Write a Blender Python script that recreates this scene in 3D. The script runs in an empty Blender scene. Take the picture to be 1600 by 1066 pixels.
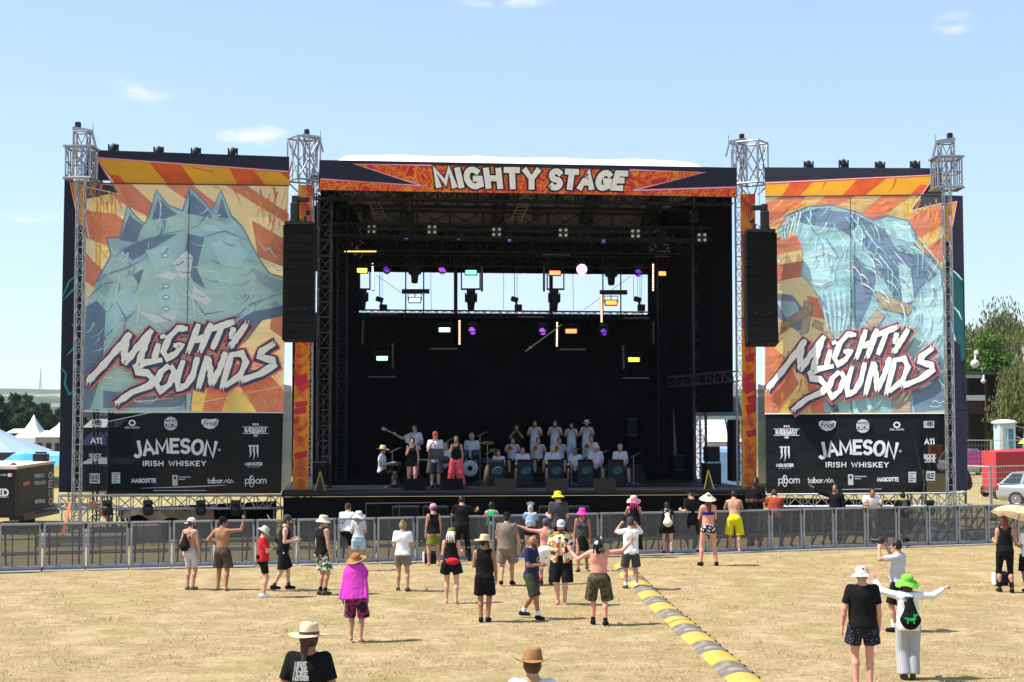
import bpy, bmesh, math, random
import numpy as np
from mathutils import Vector, Matrix, Quaternion
from mathutils.geometry import tessellate_polygon
R = math.radians
rnd = random.Random(7)
SC = bpy.context.scene
COL = SC.collection
# ------------------------------------------------------------------ camera, sky, sun, exposure
FOC = 2400.0                      # focal length in pixels of the 1600 px wide photograph
CAMZ = 3.75
PITCH = math.atan(122.0 / FOC)
cd = bpy.data.cameras.new('camera')
cd.lens = FOC / 1600 * 36.0
cd.sensor_width = 36.0
cd.clip_start = 0.5
cd.clip_end = 20000
cam = bpy.data.objects.new('camera', cd)
COL.objects.link(cam)
cam.location = (0, 0, CAMZ)
cam.rotation_euler = (math.pi / 2 + PITCH, 0, 0)
SC.camera = cam
SUN_EL, SUN_AZ = R(56), R(187)    # azimuth of the direction towards the sun, counted from +X
sun_dir = Vector((math.cos(SUN_EL) * math.cos(SUN_AZ), math.cos(SUN_EL) * math.sin(SUN_AZ), math.sin(SUN_EL)))
sd = bpy.data.lights.new('sun', 'SUN')
sd.energy = 4.8
sd.angle = R(0.5)
sd.color = (1.0, 0.95, 0.87)
sun = bpy.data.objects.new('sun', sd)
COL.objects.link(sun)
sun.rotation_euler = sun_dir.to_track_quat('Z', 'Y').to_euler()
sun.location = (-40, 0, 60)
world = bpy.data.worlds.new('World')
SC.world = world
world.use_nodes = True
wn, wl = world.node_tree.nodes, world.node_tree.links
wn.clear()
w_out = wn.new('ShaderNodeOutputWorld')
w_bg = wn.new('ShaderNodeBackground')
w_sky = wn.new('ShaderNodeTexSky')
w_sky.sky_type = 'NISHITA'
w_sky.sun_disc = False
w_sky.sun_elevation = SUN_EL
w_sky.sun_rotation = math.pi / 2 - SUN_AZ
w_sky.altitude = 300
w_sky.air_density = 1.0
w_sky.dust_density = 0.3
w_sky.ozone_density = 1.0
w_bg.inputs['Strength'].default_value = 0.125
# a few thin wisps of cloud at fixed directions in the sky
w_tc = wn.new('ShaderNodeTexCoord')
w_nz = wn.new('ShaderNodeTexNoise')
w_nz.inputs['Scale'].default_value = 26.0
w_nz.inputs['Detail'].default_value = 8.0
w_nz.inputs['Roughness'].default_value = 0.62
w_st = wn.new('ShaderNodeMapping')
w_st.inputs['Scale'].default_value = (1, 1, 2.6)
wl.new(w_tc.outputs['Generated'], w_st.inputs['Vector'])
wl.new(w_st.outputs['Vector'], w_nz.inputs['Vector'])
prev = None
def cloud_dir(px, py):
 z = -(py - 533) / FOC
 c, s = math.cos(PITCH), math.sin(PITCH)
 return Vector(((px - 800) / FOC, c - z * s, z * c + s)).normalized()
for px, py, rx, ry, amt in ((395, 212, 66, 20, 1.0), (215, 142, 70, 20, .5), (1490, 34, 34, 22, .55), (790, 2, 90, 12, .6), (60, 340, 60, 12, .45), (200, 60, 10, 8, 0)):
 d0 = cloud_dir(px, py)
 sub = wn.new('ShaderNodeVectorMath'); sub.operation = 'SUBTRACT'
 sub.inputs[1].default_value = d0
 wl.new(w_tc.outputs['Generated'], sub.inputs[0])
 dv = wn.new('ShaderNodeVectorMath'); dv.operation = 'MULTIPLY'
 dv.inputs[1].default_value = (FOC / rx, FOC / rx, FOC / ry)
 wl.new(sub.outputs[0], dv.inputs[0])
 ln = wn.new('ShaderNodeVectorMath'); ln.operation = 'LENGTH'
 wl.new(dv.outputs[0], ln.inputs[0])
 mr = wn.new('ShaderNodeMapRange')
 mr.inputs['From Min'].default_value = 1.0
 mr.inputs['From Max'].default_value = 0.0
 mr.inputs['To Min'].default_value = 0.0
 mr.inputs['To Max'].default_value = amt
 wl.new(ln.outputs['Value'], mr.inputs['Value'])
 if prev is None:
  prev = mr.outputs[0]
 else:
  ad = wn.new('ShaderNodeMath'); ad.operation = 'MAXIMUM'
  wl.new(prev, ad.inputs[0]); wl.new(mr.outputs[0], ad.inputs[1])
  prev = ad.outputs[0]
w_cr = wn.new('ShaderNodeMapRange')
w_cr.inputs['From Min'].default_value = 0.42
w_cr.inputs['From Max'].default_value = 0.72
wl.new(w_nz.outputs['Fac'], w_cr.inputs['Value'])
w_mu = wn.new('ShaderNodeMath'); w_mu.operation = 'MULTIPLY'
wl.new(w_cr.outputs[0], w_mu.inputs[0]); wl.new(prev, w_mu.inputs[1])
w_mu2 = wn.new('ShaderNodeMath'); w_mu2.operation = 'MULTIPLY'; w_mu2.use_clamp = True
w_mu2.inputs[1].default_value = 2.2
wl.new(w_mu.outputs[0], w_mu2.inputs[0])
w_mx = wn.new('ShaderNodeMixRGB')
w_mx.inputs['Color2'].default_value = (6.2, 6.1, 6.0, 1)
wl.new(w_mu2.outputs[0], w_mx.inputs['Fac'])
w_gm = wn.new('ShaderNodeGamma'); w_gm.inputs['Gamma'].default_value = 0.62       # flattens the sky towards an even brightness
w_sc = wn.new('ShaderNodeMixRGB'); w_sc.blend_type = 'MULTIPLY'; w_sc.inputs['Fac'].default_value = 1; w_sc.inputs['Color2'].default_value = (1.42, 1.62, 1.86, 1)
wl.new(w_sky.outputs['Color'], w_gm.inputs['Color']); wl.new(w_gm.outputs[0], w_sc.inputs['Color1'])
wl.new(w_sc.outputs['Color'], w_mx.inputs['Color1'])
wl.new(w_mx.outputs['Color'], w_bg.inputs['Color'])
wl.new(w_bg.outputs[0], w_out.inputs['Surface'])
SC.view_settings.view_transform = 'Standard'
SC.view_settings.look = 'None'
SC.view_settings.gamma = 1
SC.view_settings.exposure = 0.78
SC.cycles.max_bounces = 6
SC.cycles.transparent_max_bounces = 24
# ------------------------------------------------------------------ pixel -> place helpers
_c, _s = math.cos(PITCH), math.sin(PITCH)
def ray(px, py):
 z = -(py - 533) / FOC
 Y = _c - z * _s
 return Vector(((px - 800) / FOC / Y, 1.0, (z * _c + _s) / Y))
def W(px, py, D):
 r = ray(px, py)
 return Vector((r.x * D, D, CAMZ + r.z * D))
def G(px, py, z=0.0):
 r = ray(px, py)
 D = (z - CAMZ) / r.z
 return Vector((r.x * D, D, z))
class Plane:
 """upright plane through a and b (points); u runs along it, v is the height, n points to the camera"""
 def __init__(self, a, b):
  self.o = Vector((a.x, a.y, 0))
  self.u = Vector((b.x - a.x, b.y - a.y, 0)); self.len = self.u.length; self.u.normalize()
  self.n = Vector((self.u.y, -self.u.x, 0))
 def uv(self, px, py):
  r = ray(px, py)
  k = self.n.dot(self.o) / (self.n.x * r.x + self.n.y * r.y)
  p = Vector((r.x * k, r.y * k, CAMZ + r.z * k))
  return ((p - self.o).dot(self.u), p.z)
 def at(self, u, v, off=0.0):
  return self.o + self.u * u + Vector((0, 0, v)) + self.n * off
 def px(self, px, py, off=0.0):
  return self.at(*self.uv(px, py), off)
# ------------------------------------------------------------------ materials
MATS = {}
def mat(name, col, rough=0.75, metal=0.0, var=0.12, vs=6.0, bump=0.0, spec=0.3, emit=0.0, wear=None):
 """procedural principled material: the colour varied by two noises, optional bump and a second worn colour"""
 if name in MATS: return MATS[name]
 m = bpy.data.materials.new(name); m.use_nodes = True
 nt = m.node_tree; n, l = nt.nodes, nt.links
 b = n['Principled BSDF']
 b.inputs['Roughness'].default_value = rough
 b.inputs['Metallic'].default_value = metal
 b.inputs['Specular IOR Level'].default_value = spec
 c = (*col[:3], 1)
 if emit:
  b.inputs['Emission Color'].default_value = c
  b.inputs['Emission Strength'].default_value = emit
  b.inputs['Base Color'].default_value = tuple(x * .5 for x in col[:3]) + (1,)
  MATS[name] = m
  return m
 tc = n.new('ShaderNodeTexCoord')
 nz = n.new('ShaderNodeTexNoise'); nz.inputs['Scale'].default_value = vs; nz.inputs['Detail'].default_value = 5
 l.new(tc.outputs['Object'], nz.inputs['Vector'])
 mx = n.new('ShaderNodeMixRGB')
 mx.inputs['Color1'].default_value = tuple(max(0, x * (1 - var * 1.6)) for x in col[:3]) + (1,)
 mx.inputs['Color2'].default_value = tuple(min(1, x * (1 + var * 1.6)) for x in col[:3]) + (1,)
 l.new(nz.outputs['Fac'], mx.inputs['Fac'])
 out = mx.outputs['Color']
 if wear:
  n2 = n.new('ShaderNodeTexNoise'); n2.inputs['Scale'].default_value = wear[1]; n2.inputs['Detail'].default_value = 8
  l.new(tc.outputs['Object'], n2.inputs['Vector'])
  mr = n.new('ShaderNodeMapRange'); mr.inputs['From Min'].default_value = wear[2]; mr.inputs['From Max'].default_value = wear[3]
  l.new(n2.outputs['Fac'], mr.inputs['Value'])
  m2 = n.new('ShaderNodeMixRGB'); m2.inputs['Color2'].default_value = (*wear[0], 1)
  l.new(mr.outputs[0], m2.inputs['Fac']); l.new(out, m2.inputs['Color1'])
  out = m2.outputs['Color']
 l.new(out, b.inputs['Base Color'])
 if bump:
  bp = n.new('ShaderNodeBump'); bp.inputs['Strength'].default_value = bump; bp.inputs['Distance'].default_value = 0.02
  n3 = n.new('ShaderNodeTexNoise'); n3.inputs['Scale'].default_value = vs * 3; n3.inputs['Detail'].default_value = 4
  l.new(tc.outputs['Object'], n3.inputs['Vector'])
  l.new(n3.outputs['Fac'], bp.inputs['Height']); l.new(bp.outputs[0], b.inputs['Normal'])
 MATS[name] = m
 return m
def pattern(name, cols, scale=14.0, kind='voronoi', rough=0.85, stretch=(1, 1, 1), pos=None, mixnoise=0.0):
 """printed cloth: several colours laid out by a voronoi or noise texture"""
 if name in MATS: return MATS[name]
 m = bpy.data.materials.new(name); m.use_nodes = True
 n, l = m.node_tree.nodes, m.node_tree.links
 b = n['Principled BSDF']; b.inputs['Roughness'].default_value = rough; b.inputs['Specular IOR Level'].default_value = .2
 tc = n.new('ShaderNodeTexCoord')
 mp = n.new('ShaderNodeMapping'); mp.inputs['Scale'].default_value = stretch
 l.new(tc.outputs['Object'], mp.inputs['Vector'])
 if kind == 'voronoi':
  t = n.new('ShaderNodeTexVoronoi'); t.inputs['Scale'].default_value = scale
  sp = n.new('ShaderNodeSeparateColor'); l.new(t.outputs['Color'], sp.inputs[0]); fac = sp.outputs[0]
 elif kind == 'dots':
  t = n.new('ShaderNodeTexVoronoi'); t.inputs['Scale'].default_value = scale; fac = t.outputs['Distance']
 elif kind == 'wave':
  t = n.new('ShaderNodeTexWave'); t.inputs['Scale'].default_value = scale; t.inputs['Distortion'].default_value = mixnoise; fac = t.outputs['Fac']
  t.inputs['Detail'].default_value = 3
 else:
  t = n.new('ShaderNodeTexNoise'); t.inputs['Scale'].default_value = scale; t.inputs['Detail'].default_value = 3; fac = t.outputs['Fac']
  t.inputs['Distortion'].default_value = mixnoise
 l.new(mp.outputs['Vector'], t.inputs['Vector'])
 cr = n.new('ShaderNodeValToRGB'); cr.color_ramp.interpolation = 'CONSTANT'
 el = cr.color_ramp.elements
 k = len(cols)
 pos = pos or [i / k for i in range(k)]
 while len(el) < k: el.new(0.5)
 for i in range(k):
  el[i].position = pos[i]
 for i in range(k):
  el[i].color = (*cols[i], 1)
 l.new(fac, cr.inputs['Fac'])
 l.new(cr.outputs['Color'], b.inputs['Base Color'])
 MATS[name] = m
 return m
def scrim(name, col, see=0.25, trans=0.35, var=0.15, vs=1.2):
 """printed mesh cloth: part of the light goes straight through its holes, part of it glows through the weave"""
 if name in MATS: return MATS[name]
 m = bpy.data.materials.new(name); m.use_nodes = True
 n, l = m.node_tree.nodes, m.node_tree.links
 n.clear()
 o = n.new('ShaderNodeOutputMaterial')
 tp = n.new('ShaderNodeBsdfTransparent')
 df = n.new('ShaderNodeBsdfDiffuse'); tl = n.new('ShaderNodeBsdfTranslucent')
 tc = n.new('ShaderNodeTexCoord')
 nz = n.new('ShaderNodeTexNoise'); nz.inputs['Scale'].default_value = vs; nz.inputs['Detail'].default_value = 6; nz.inputs['Roughness'].default_value = .65
 l.new(tc.outputs['Object'], nz.inputs['Vector'])
 mx = n.new('ShaderNodeMixRGB')
 mx.inputs['Color1'].default_value = tuple(max(0, x * (1 - var * 2)) for x in col) + (1,)
 mx.inputs['Color2'].default_value = tuple(min(1, x * (1 + var * 2)) for x in col) + (1,)
 l.new(nz.outputs['Fac'], mx.inputs['Fac'])
 l.new(mx.outputs[0], df.inputs['Color']); l.new(mx.outputs[0], tl.inputs['Color'])
 a = n.new('ShaderNodeMixShader'); a.inputs['Fac'].default_value = trans
 l.new(df.outputs[0], a.inputs[1]); l.new(tl.outputs[0], a.inputs[2])
 b = n.new('ShaderNodeMixShader'); b.inputs['Fac'].default_value = see
 l.new(a.outputs[0], b.inputs[1]); l.new(tp.outputs[0], b.inputs[2])
 l.new(b.outputs[0], o.inputs['Surface'])
 # soft creases of hanging cloth
 bp = n.new('ShaderNodeBump'); bp.inputs['Strength'].default_value = .35; bp.inputs['Distance'].default_value = .25
 n3 = n.new('ShaderNodeTexNoise'); n3.inputs['Scale'].default_value = .9; n3.inputs['Detail'].default_value = 3
 mp = n.new('ShaderNodeMapping'); mp.inputs['Scale'].default_value = (.5, .5, 2.2); mp.inputs['Rotation'].default_value = (.3, .25, 0)
 l.new(tc.outputs['Object'], mp.inputs['Vector']); l.new(mp.outputs[0], n3.inputs['Vector'])
 l.new(n3.outputs['Fac'], bp.inputs['Height'])
 l.new(bp.outputs[0], df.inputs['Normal']); l.new(bp.outputs[0], tl.inputs['Normal'])
 MATS[name] = m
 return m
# ------------------------------------------------------------------ objects: things, parts, copies
WLOC = {}
def tag(o, label=None, cat=None, group=None, kind=None):
 if label: o['label'] = label
 if cat: o['category'] = cat
 if group: o['group'] = group
 if kind: o['kind'] = kind
 return o
def thing(name, label, cat, loc=(0, 0, 0), rz=0.0, group=None):
 o = bpy.data.objects.new(name, None)
 o.empty_display_size = 0.3
 COL.objects.link(o)
 o.location = loc; o.rotation_euler = (0, 0, rz)
 WLOC[o.name] = Vector(loc) if rz == 0 else Vector((0, 0, 0))
 return tag(o, label, cat, group)
def copy_tree(o, parent=None):
 c = o.copy(); COL.objects.link(c)
 if parent: c.parent = parent
 for ch in list(o.children): copy_tree(ch, c)
 return c
def link_mesh(name, verts, faces, mats, midx=None, parent=None, smooth=False, base=None):
 """verts in world coordinates (or the local ones of a turned parent)"""
 V = np.asarray(verts, dtype=np.float64).reshape(-1, 3)
 if parent is not None:
  loc = WLOC.get(parent.name, Vector((0, 0, 0)))
  base = loc
 elif base is None:
  base = Vector(((V[:, 0].min() + V[:, 0].max()) / 2, (V[:, 1].min() + V[:, 1].max()) / 2, V[:, 2].min()))
 V = V - np.array(base)
 me = bpy.data.meshes.new(name)
 me.from_pydata(V.tolist(), [], faces)
 if not isinstance(mats, (list, tuple)): mats = [mats]
 for m in mats: me.materials.append(m)
 if midx is not None: me.polygons.foreach_set('material_index', midx)
 if smooth: me.polygons.foreach_set('use_smooth', [True] * len(me.polygons))
 me.update()
 o = bpy.data.objects.new(name, me)
 COL.objects.link(o)
 if parent is not None:
  o.parent = parent
 else:
  o.location = base
 WLOC[o.name] = Vector(base)
 return o
class MB:
 """collects shapes into one mesh"""
 def __init__(self): self.v = []; self.f = []; self.mi = []; self.m = []; self.sm = []; self.cur = 0
 def use(self, m):
  if m not in self.m: self.m.append(m)
  self.cur = self.m.index(m); return self
 def add(self, vs, fs, smooth=False):
  k = len(self.v)
  self.v += [tuple(p) for p in vs]
  for f in fs: self.f.append(tuple(i + k for i in f)); self.mi.append(self.cur); self.sm.append(smooth)
  return self
 def box(self, c, s, rot=None, bev=0.0):
  x, y, z = s[0] / 2, s[1] / 2, s[2] / 2
  if bev:
   bm = bmesh.new(); bmesh.ops.create_cube(bm, size=1.0)
   for v in bm.verts: v.co = Vector((v.co.x * s[0], v.co.y * s[1], v.co.z * s[2]))
   bmesh.ops.bevel(bm, geom=list(bm.edges), offset=min(bev, min(s) * .45), segments=2, affect='EDGES', profile=0.5)
   vs = [v.co.copy() for v in bm.verts]; bm.verts.index_update()
   fs = [[v.index for v in f.verts] for f in bm.faces]; bm.free()
  else:
   vs = [Vector(p) for p in ((-x, -y, -z), (x, -y, -z), (x, y, -z), (-x, y, -z), (-x, -y, z), (x, -y, z), (x, y, z), (-x, y, z))]
   fs = [(0, 3, 2, 1), (4, 5, 6, 7), (0, 1, 5, 4), (1, 2, 6, 5), (2, 3, 7, 6), (3, 0, 4, 7)]
  if rot is not None: vs = [rot @ p for p in vs]
  c = Vector(c)
  return self.add([c + p for p in vs], fs)
 def beam(self, a, b, w, h, up=(0, 0, 1)):
  a, b = Vector(a), Vector(b); d = (b - a); L = d.length; d.normalize()
  up = Vector(up)
  if abs(d.dot(up)) > .98: up = Vector((0, 1, 0))
  x = d.cross(up).normalized(); y = x.cross(d)
  M = Matrix((x, d, y)).transposed()
  return self.box((a + b) / 2, (w, L, h), M)
 def tube(self, a, b, r0, r1=None, n=6, caps=True):
  a, b = Vector(a), Vector(b); r1 = r0 if r1 is None else r1
  d = (b - a)
  if d.length < 1e-6: return self
  d.normalize(); t = Vector((0, 0, 1)) if abs(d.z) < .9 else Vector((1, 0, 0))
  x = d.cross(t).normalized(); y = d.cross(x)
  vs = []
  for i in range(n):
   q = 2 * math.pi * i / n; o = x * math.cos(q) + y * math.sin(q)
   vs += [a + o * r0, b + o * r1]
  fs = [(2 * i, 2 * i + 1, (2 * i + 3) % (2 * n), (2 * i + 2) % (2 * n)) for i in range(n)]
  self.add(vs, fs, True)
  if caps: self.add(vs, [tuple(range(0, 2 * n, 2)), tuple(range(2 * n - 1, 0, -2))])
  return self
 def path(self, pts, r, n=6, caps=True):
  pts = [Vector(p) for p in pts]
  rs = r if isinstance(r, (list, tuple)) else [r] * len(pts)
  vs = []; px = None
  for i, p in enumerate(pts):
   d = (pts[min(i + 1, len(pts) - 1)] - pts[max(i - 1, 0)]).normalized()
   if px is None:
    t = Vector((0, 0, 1)) if abs(d.z) < .9 else Vector((1, 0, 0))
    px = d.cross(t).normalized()
   else:
    px = (px - d * px.dot(d)).normalized()
   y = d.cross(px)
   for k in range(n):
    q = 2 * math.pi * k / n
    vs.append(p + (px * math.cos(q) + y * math.sin(q)) * rs[i])
  fs = []
  for i in range(len(pts) - 1):
   for k in range(n):
    fs.append((i * n + k, i * n + (k + 1) % n, (i + 1) * n + (k + 1) % n, (i + 1) * n + k))
  if caps: fs += [tuple(range(n))[::-1], tuple(range((len(pts) - 1) * n, len(pts) * n))]
  return self.add(vs, fs, True)
 def lathe(self, prof, M=None, n=16, smooth=True, sy=1.0):
  """prof: (radius, height) pairs turned about Z, then moved by M"""
  vs = []
  for r, z in prof:
   for k in range(n):
    q = 2 * math.pi * k / n
    p = Vector((r * math.cos(q), r * math.sin(q) * sy, z))
    vs.append(M @ p if M is not None else p)
  fs = []
  for i in range(len(prof) - 1):
   for k in range(n):
    fs.append((i * n + k, i * n + (k + 1) % n, (i + 1) * n + (k + 1) % n, (i + 1) * n + k))
  return self.add(vs, fs, smooth)
 def poly(self, pts):
  pts = [Vector(p) for p in pts]
  tr = tessellate_polygon([pts])
  return self.add(pts, [t for t in tr])
 def quad(self, *p): return self.add(p, [(0, 1, 2, 3)])
 def ball(self, c, r, n=12, m=8, sc=(1, 1, 1)):
  c = Vector(c); vs = [c + Vector((0, 0, -r * sc[2]))]
  for i in range(1, m):
   t = math.pi * i / m - math.pi / 2
   for k in range(n):
    q = 2 * math.pi * k / n
    vs.append(c + Vector((r * sc[0] * math.cos(t) * math.cos(q), r * sc[1] * math.cos(t) * math.sin(q), r * sc[2] * math.sin(t))))
  vs.append(c + Vector((0, 0, r * sc[2])))
  fs = [(0, 1 + (k + 1) % n, 1 + k) for k in range(n)]
  for i in range(m - 2):
   for k in range(n):
    fs.append((1 + i * n + k, 1 + i * n + (k + 1) % n, 1 + (i + 1) * n + (k + 1) % n, 1 + (i + 1) * n + k))
  e = len(vs) - 1; s0 = 1 + (m - 2) * n
  fs += [(e, s0 + k, s0 + (k + 1) % n) for k in range(n)]
  return self.add(vs, fs, True)
 def truss(self, a, b, w, h=None, up=(0, 0, 1), bay=0.6, rc=0.025, rd=0.012, n=5, faces=(0, 1, 2, 3)):
  """four chords with zigzag bracing between a and b"""
  a, b = Vector(a), Vector(b); h = w if h is None else h
  d = (b - a); L = d.length; d.normalize(); up = Vector(up)
  if abs(d.dot(up)) > .95: up = Vector((0, 1, 0))
  x = d.cross(up).normalized(); y = x.cross(d)
  cs = [x * (-w / 2) + y * (-h / 2), x * (w / 2) + y * (-h / 2), x * (w / 2) + y * (h / 2), x * (-w / 2) + y * (h / 2)]
  for c in cs: self.tube(a + c, b + c, rc, n=n)
  k = max(1, round(L / bay)); st = L / k
  for fi in faces:
   p, q = cs[fi], cs[(fi + 1) % 4]
   for i in range(k):
    s, e = (p, q) if i % 2 == 0 else (q, p)
    self.tube(a + d * (st * i) + s, a + d * (st * (i + 1)) + e, rd, n=4, caps=False)
    self.tube(a + d * (st * i) + p, a + d * (st * i) + q, rd, n=4, caps=False)
  return self
 def build(self, name, m=None, parent=None, base=None):
  mats = self.m if self.m else [m]
  if m is not None and not self.m: mats = [m]
  o = link_mesh(name, self.v, self.f, mats, self.mi, parent, False, base)
  o.data.polygons.foreach_set('use_smooth', self.sm)
  return o
def xf(mb, M):
 mb.v = [tuple(M @ Vector(p)) for p in mb.v]; return mb
# ------------------------------------------------------------------ common materials
M_ALU = mat('galvanised aluminium', (.33, .33, .345), .42, .75, .18, 9, wear=((.32, .32, .33), 14, .52, .75))
M_STEEL = mat('dull steel', (.30, .31, .32), .5, .6, .2, 10)
M_BLACKM = mat('black painted steel', (.012, .012, .013), .55, 0, .3, 8, spec=.35)
M_DARKM = mat('dark weathered steel', (.06, .06, .062), .5, .4, .3, 8)
M_DRAPE = mat('black stage drape', (.005, .005, .0055), .95, 0, .4, 1.4, bump=.3, spec=.05)
M_DECK = mat('black stage deck', (.008, .008, .009), .65, 0, .35, 2.5, spec=.25)
M_BLACKP = mat('black plastic', (.014, .014, .015), .5, 0, .25, 12, spec=.35)
M_RUBBER = mat('black rubber', (.02, .02, .02), .8, 0, .3, 12)
M_NAVY = mat('navy printed vinyl', (.010, .011, .026), .55, 0, .35, .8, bump=.2, spec=.3)
M_WHITE = mat('white vinyl', (.78, .76, .74), .6, 0, .06, 1.5)
# ------------------------------------------------------------------ the setting: ground, hills, far wood
def ground_material():
 m = bpy.data.materials.new('dry trampled grass'); m.use_nodes = True
 n, l = m.node_tree.nodes, m.node_tree.links
 b = n['Principled BSDF']; b.inputs['Roughness'].default_value = .95; b.inputs['Specular IOR Level'].default_value = .08
 tc = n.new('ShaderNodeTexCoord')
 def noise(s, det=6, rough=.6, st=(1, 1, 1)):
  mp = n.new('ShaderNodeMapping'); mp.inputs['Scale'].default_value = st
  l.new(tc.outputs['Object'], mp.inputs['Vector'])
  t = n.new('ShaderNodeTexNoise'); t.inputs['Scale'].default_value = s; t.inputs['Detail'].default_value = det; t.inputs['Roughness'].default_value = rough
  l.new(mp.outputs[0], t.inputs['Vector']); return t.outputs['Fac']
 def rng(s, a, c, t0=0, t1=1):
  r = n.new('ShaderNodeMapRange'); r.inputs['From Min'].default_value = a; r.inputs['From Max'].default_value = c
  r.inputs['To Min'].default_value = t0; r.inputs['To Max'].default_value = t1
  l.new(s, r.inputs['Value']); return r.outputs[0]
 def mix(f, c1, c2):
  x = n.new('ShaderNodeMixRGB'); l.new(f, x.inputs['Fac'])
  for k, c in (('Color1', c1), ('Color2', c2)):
   if isinstance(c, tuple): x.inputs[k].default_value = (*c, 1)
   else: l.new(c, x.inputs[k])
  return x.outputs[0]
 straw = mix(rng(noise(5, 8, .72), .34, .66), (.36, .25, .12), (.64, .475, .27))
 fine = mix(rng(noise(20, 8, .85), .40, .60), (.20, .135, .055), straw)
 patch = mix(rng(noise(.42, 8, .7), .46, .64, 0, .8), fine, (.31, .255, .105))
 clump = mix(rng(noise(3.4, 8, .8), .545, .66, 0, .9), patch, (.15, .135, .045))
 bare = mix(rng(noise(.8, 5, .6), .60, .78, 0, .5), clump, (.46, .33, .20))
 bare = mix(rng(noise(1.0, 8, .75), .46, .64, 0, .42), bare, (.68, .51, .30))
 bare = mix(rng(noise(1.9, 9, .8), .53, .66, 0, .55), bare, (.26, .19, .085))
 # greener beyond the barrier and further off
 sx = n.new('ShaderNodeSeparateXYZ'); l.new(tc.outputs['Object'], sx.inputs[0])
 sl = n.new('ShaderNodeMath'); sl.operation = 'MULTIPLY_ADD'; sl.inputs[1].default_value = -.306
 l.new(sx.outputs['X'], sl.inputs[0]); l.new(sx.outputs['Y'], sl.inputs[2])
 far = rng(sl.outputs[0], 43.5, 47, 0, .75)
 far2 = rng(sx.outputs['Y'], 90, 160, 0, 1)
 g1 = mix(far, bare, mix(rng(noise(1.3), .35, .65), (.27, .23, .075), (.44, .35, .15)))
 near = rng(sx.outputs['Y'], 24, 17, 0, .55)
 nn = n.new('ShaderNodeMath'); nn.operation = 'MULTIPLY'; l.new(near, nn.inputs[0]); l.new(rng(noise(1.1, 6), .42, .6), nn.inputs[1])
 g1b = mix(nn.outputs[0], g1, (.22, .19, .06))
 g2 = mix(far2, g1b, (.10, .13, .035))
 l.new(g2, b.inputs['Base Color'])
 bp = n.new('ShaderNodeBump'); bp.inputs['Strength'].default_value = .7; bp.inputs['Distance'].default_value = .05
 l.new(noise(30, 6, .7), bp.inputs['Height']); l.new(bp.outputs[0], b.inputs['Normal'])
 return m
# one sheet, finer near the camera, with slight unevenness, reaching the horizon
xs = np.concatenate([[-9000, -3000, -900, -300, -120, -60], np.linspace(-34, 34, 90), [60, 120, 300, 900, 3000, 9000]])
ys = np.concatenate([[-60, -10, 4], np.linspace(8, 46, 96), np.linspace(48, 90, 20), [120, 200, 400, 900, 2000, 4500, 9000]])
XX, YY = np.meshgrid(xs, ys)
def hgt(x, y):
 f = np.clip((30 - np.abs(x)) / 10, 0, 1) * np.clip((46 - y) / 6, 0, 1) * np.clip((y - 6) / 6, 0, 1)
 return f * (.018 * np.sin(x * 1.9 + .7 * np.sin(y * .8)) * np.cos(y * 1.35 + x * .4) + .012 * np.sin(x * 4.3 + y * 2.1))
ZZ = hgt(XX, YY)
V = np.stack([XX.ravel(), YY.ravel(), ZZ.ravel()], 1)
nx_, ny_ = len(xs), len(ys)
F = [(j * nx_ + i, j * nx_ + i + 1, (j + 1) * nx_ + i + 1, (j + 1) * nx_ + i) for j in range(ny_ - 1) for i in range(nx_ - 1)]
tag(link_mesh('ground', V, F, ground_material(), smooth=True, base=(0, 0, 0)), kind='structure')
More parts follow.
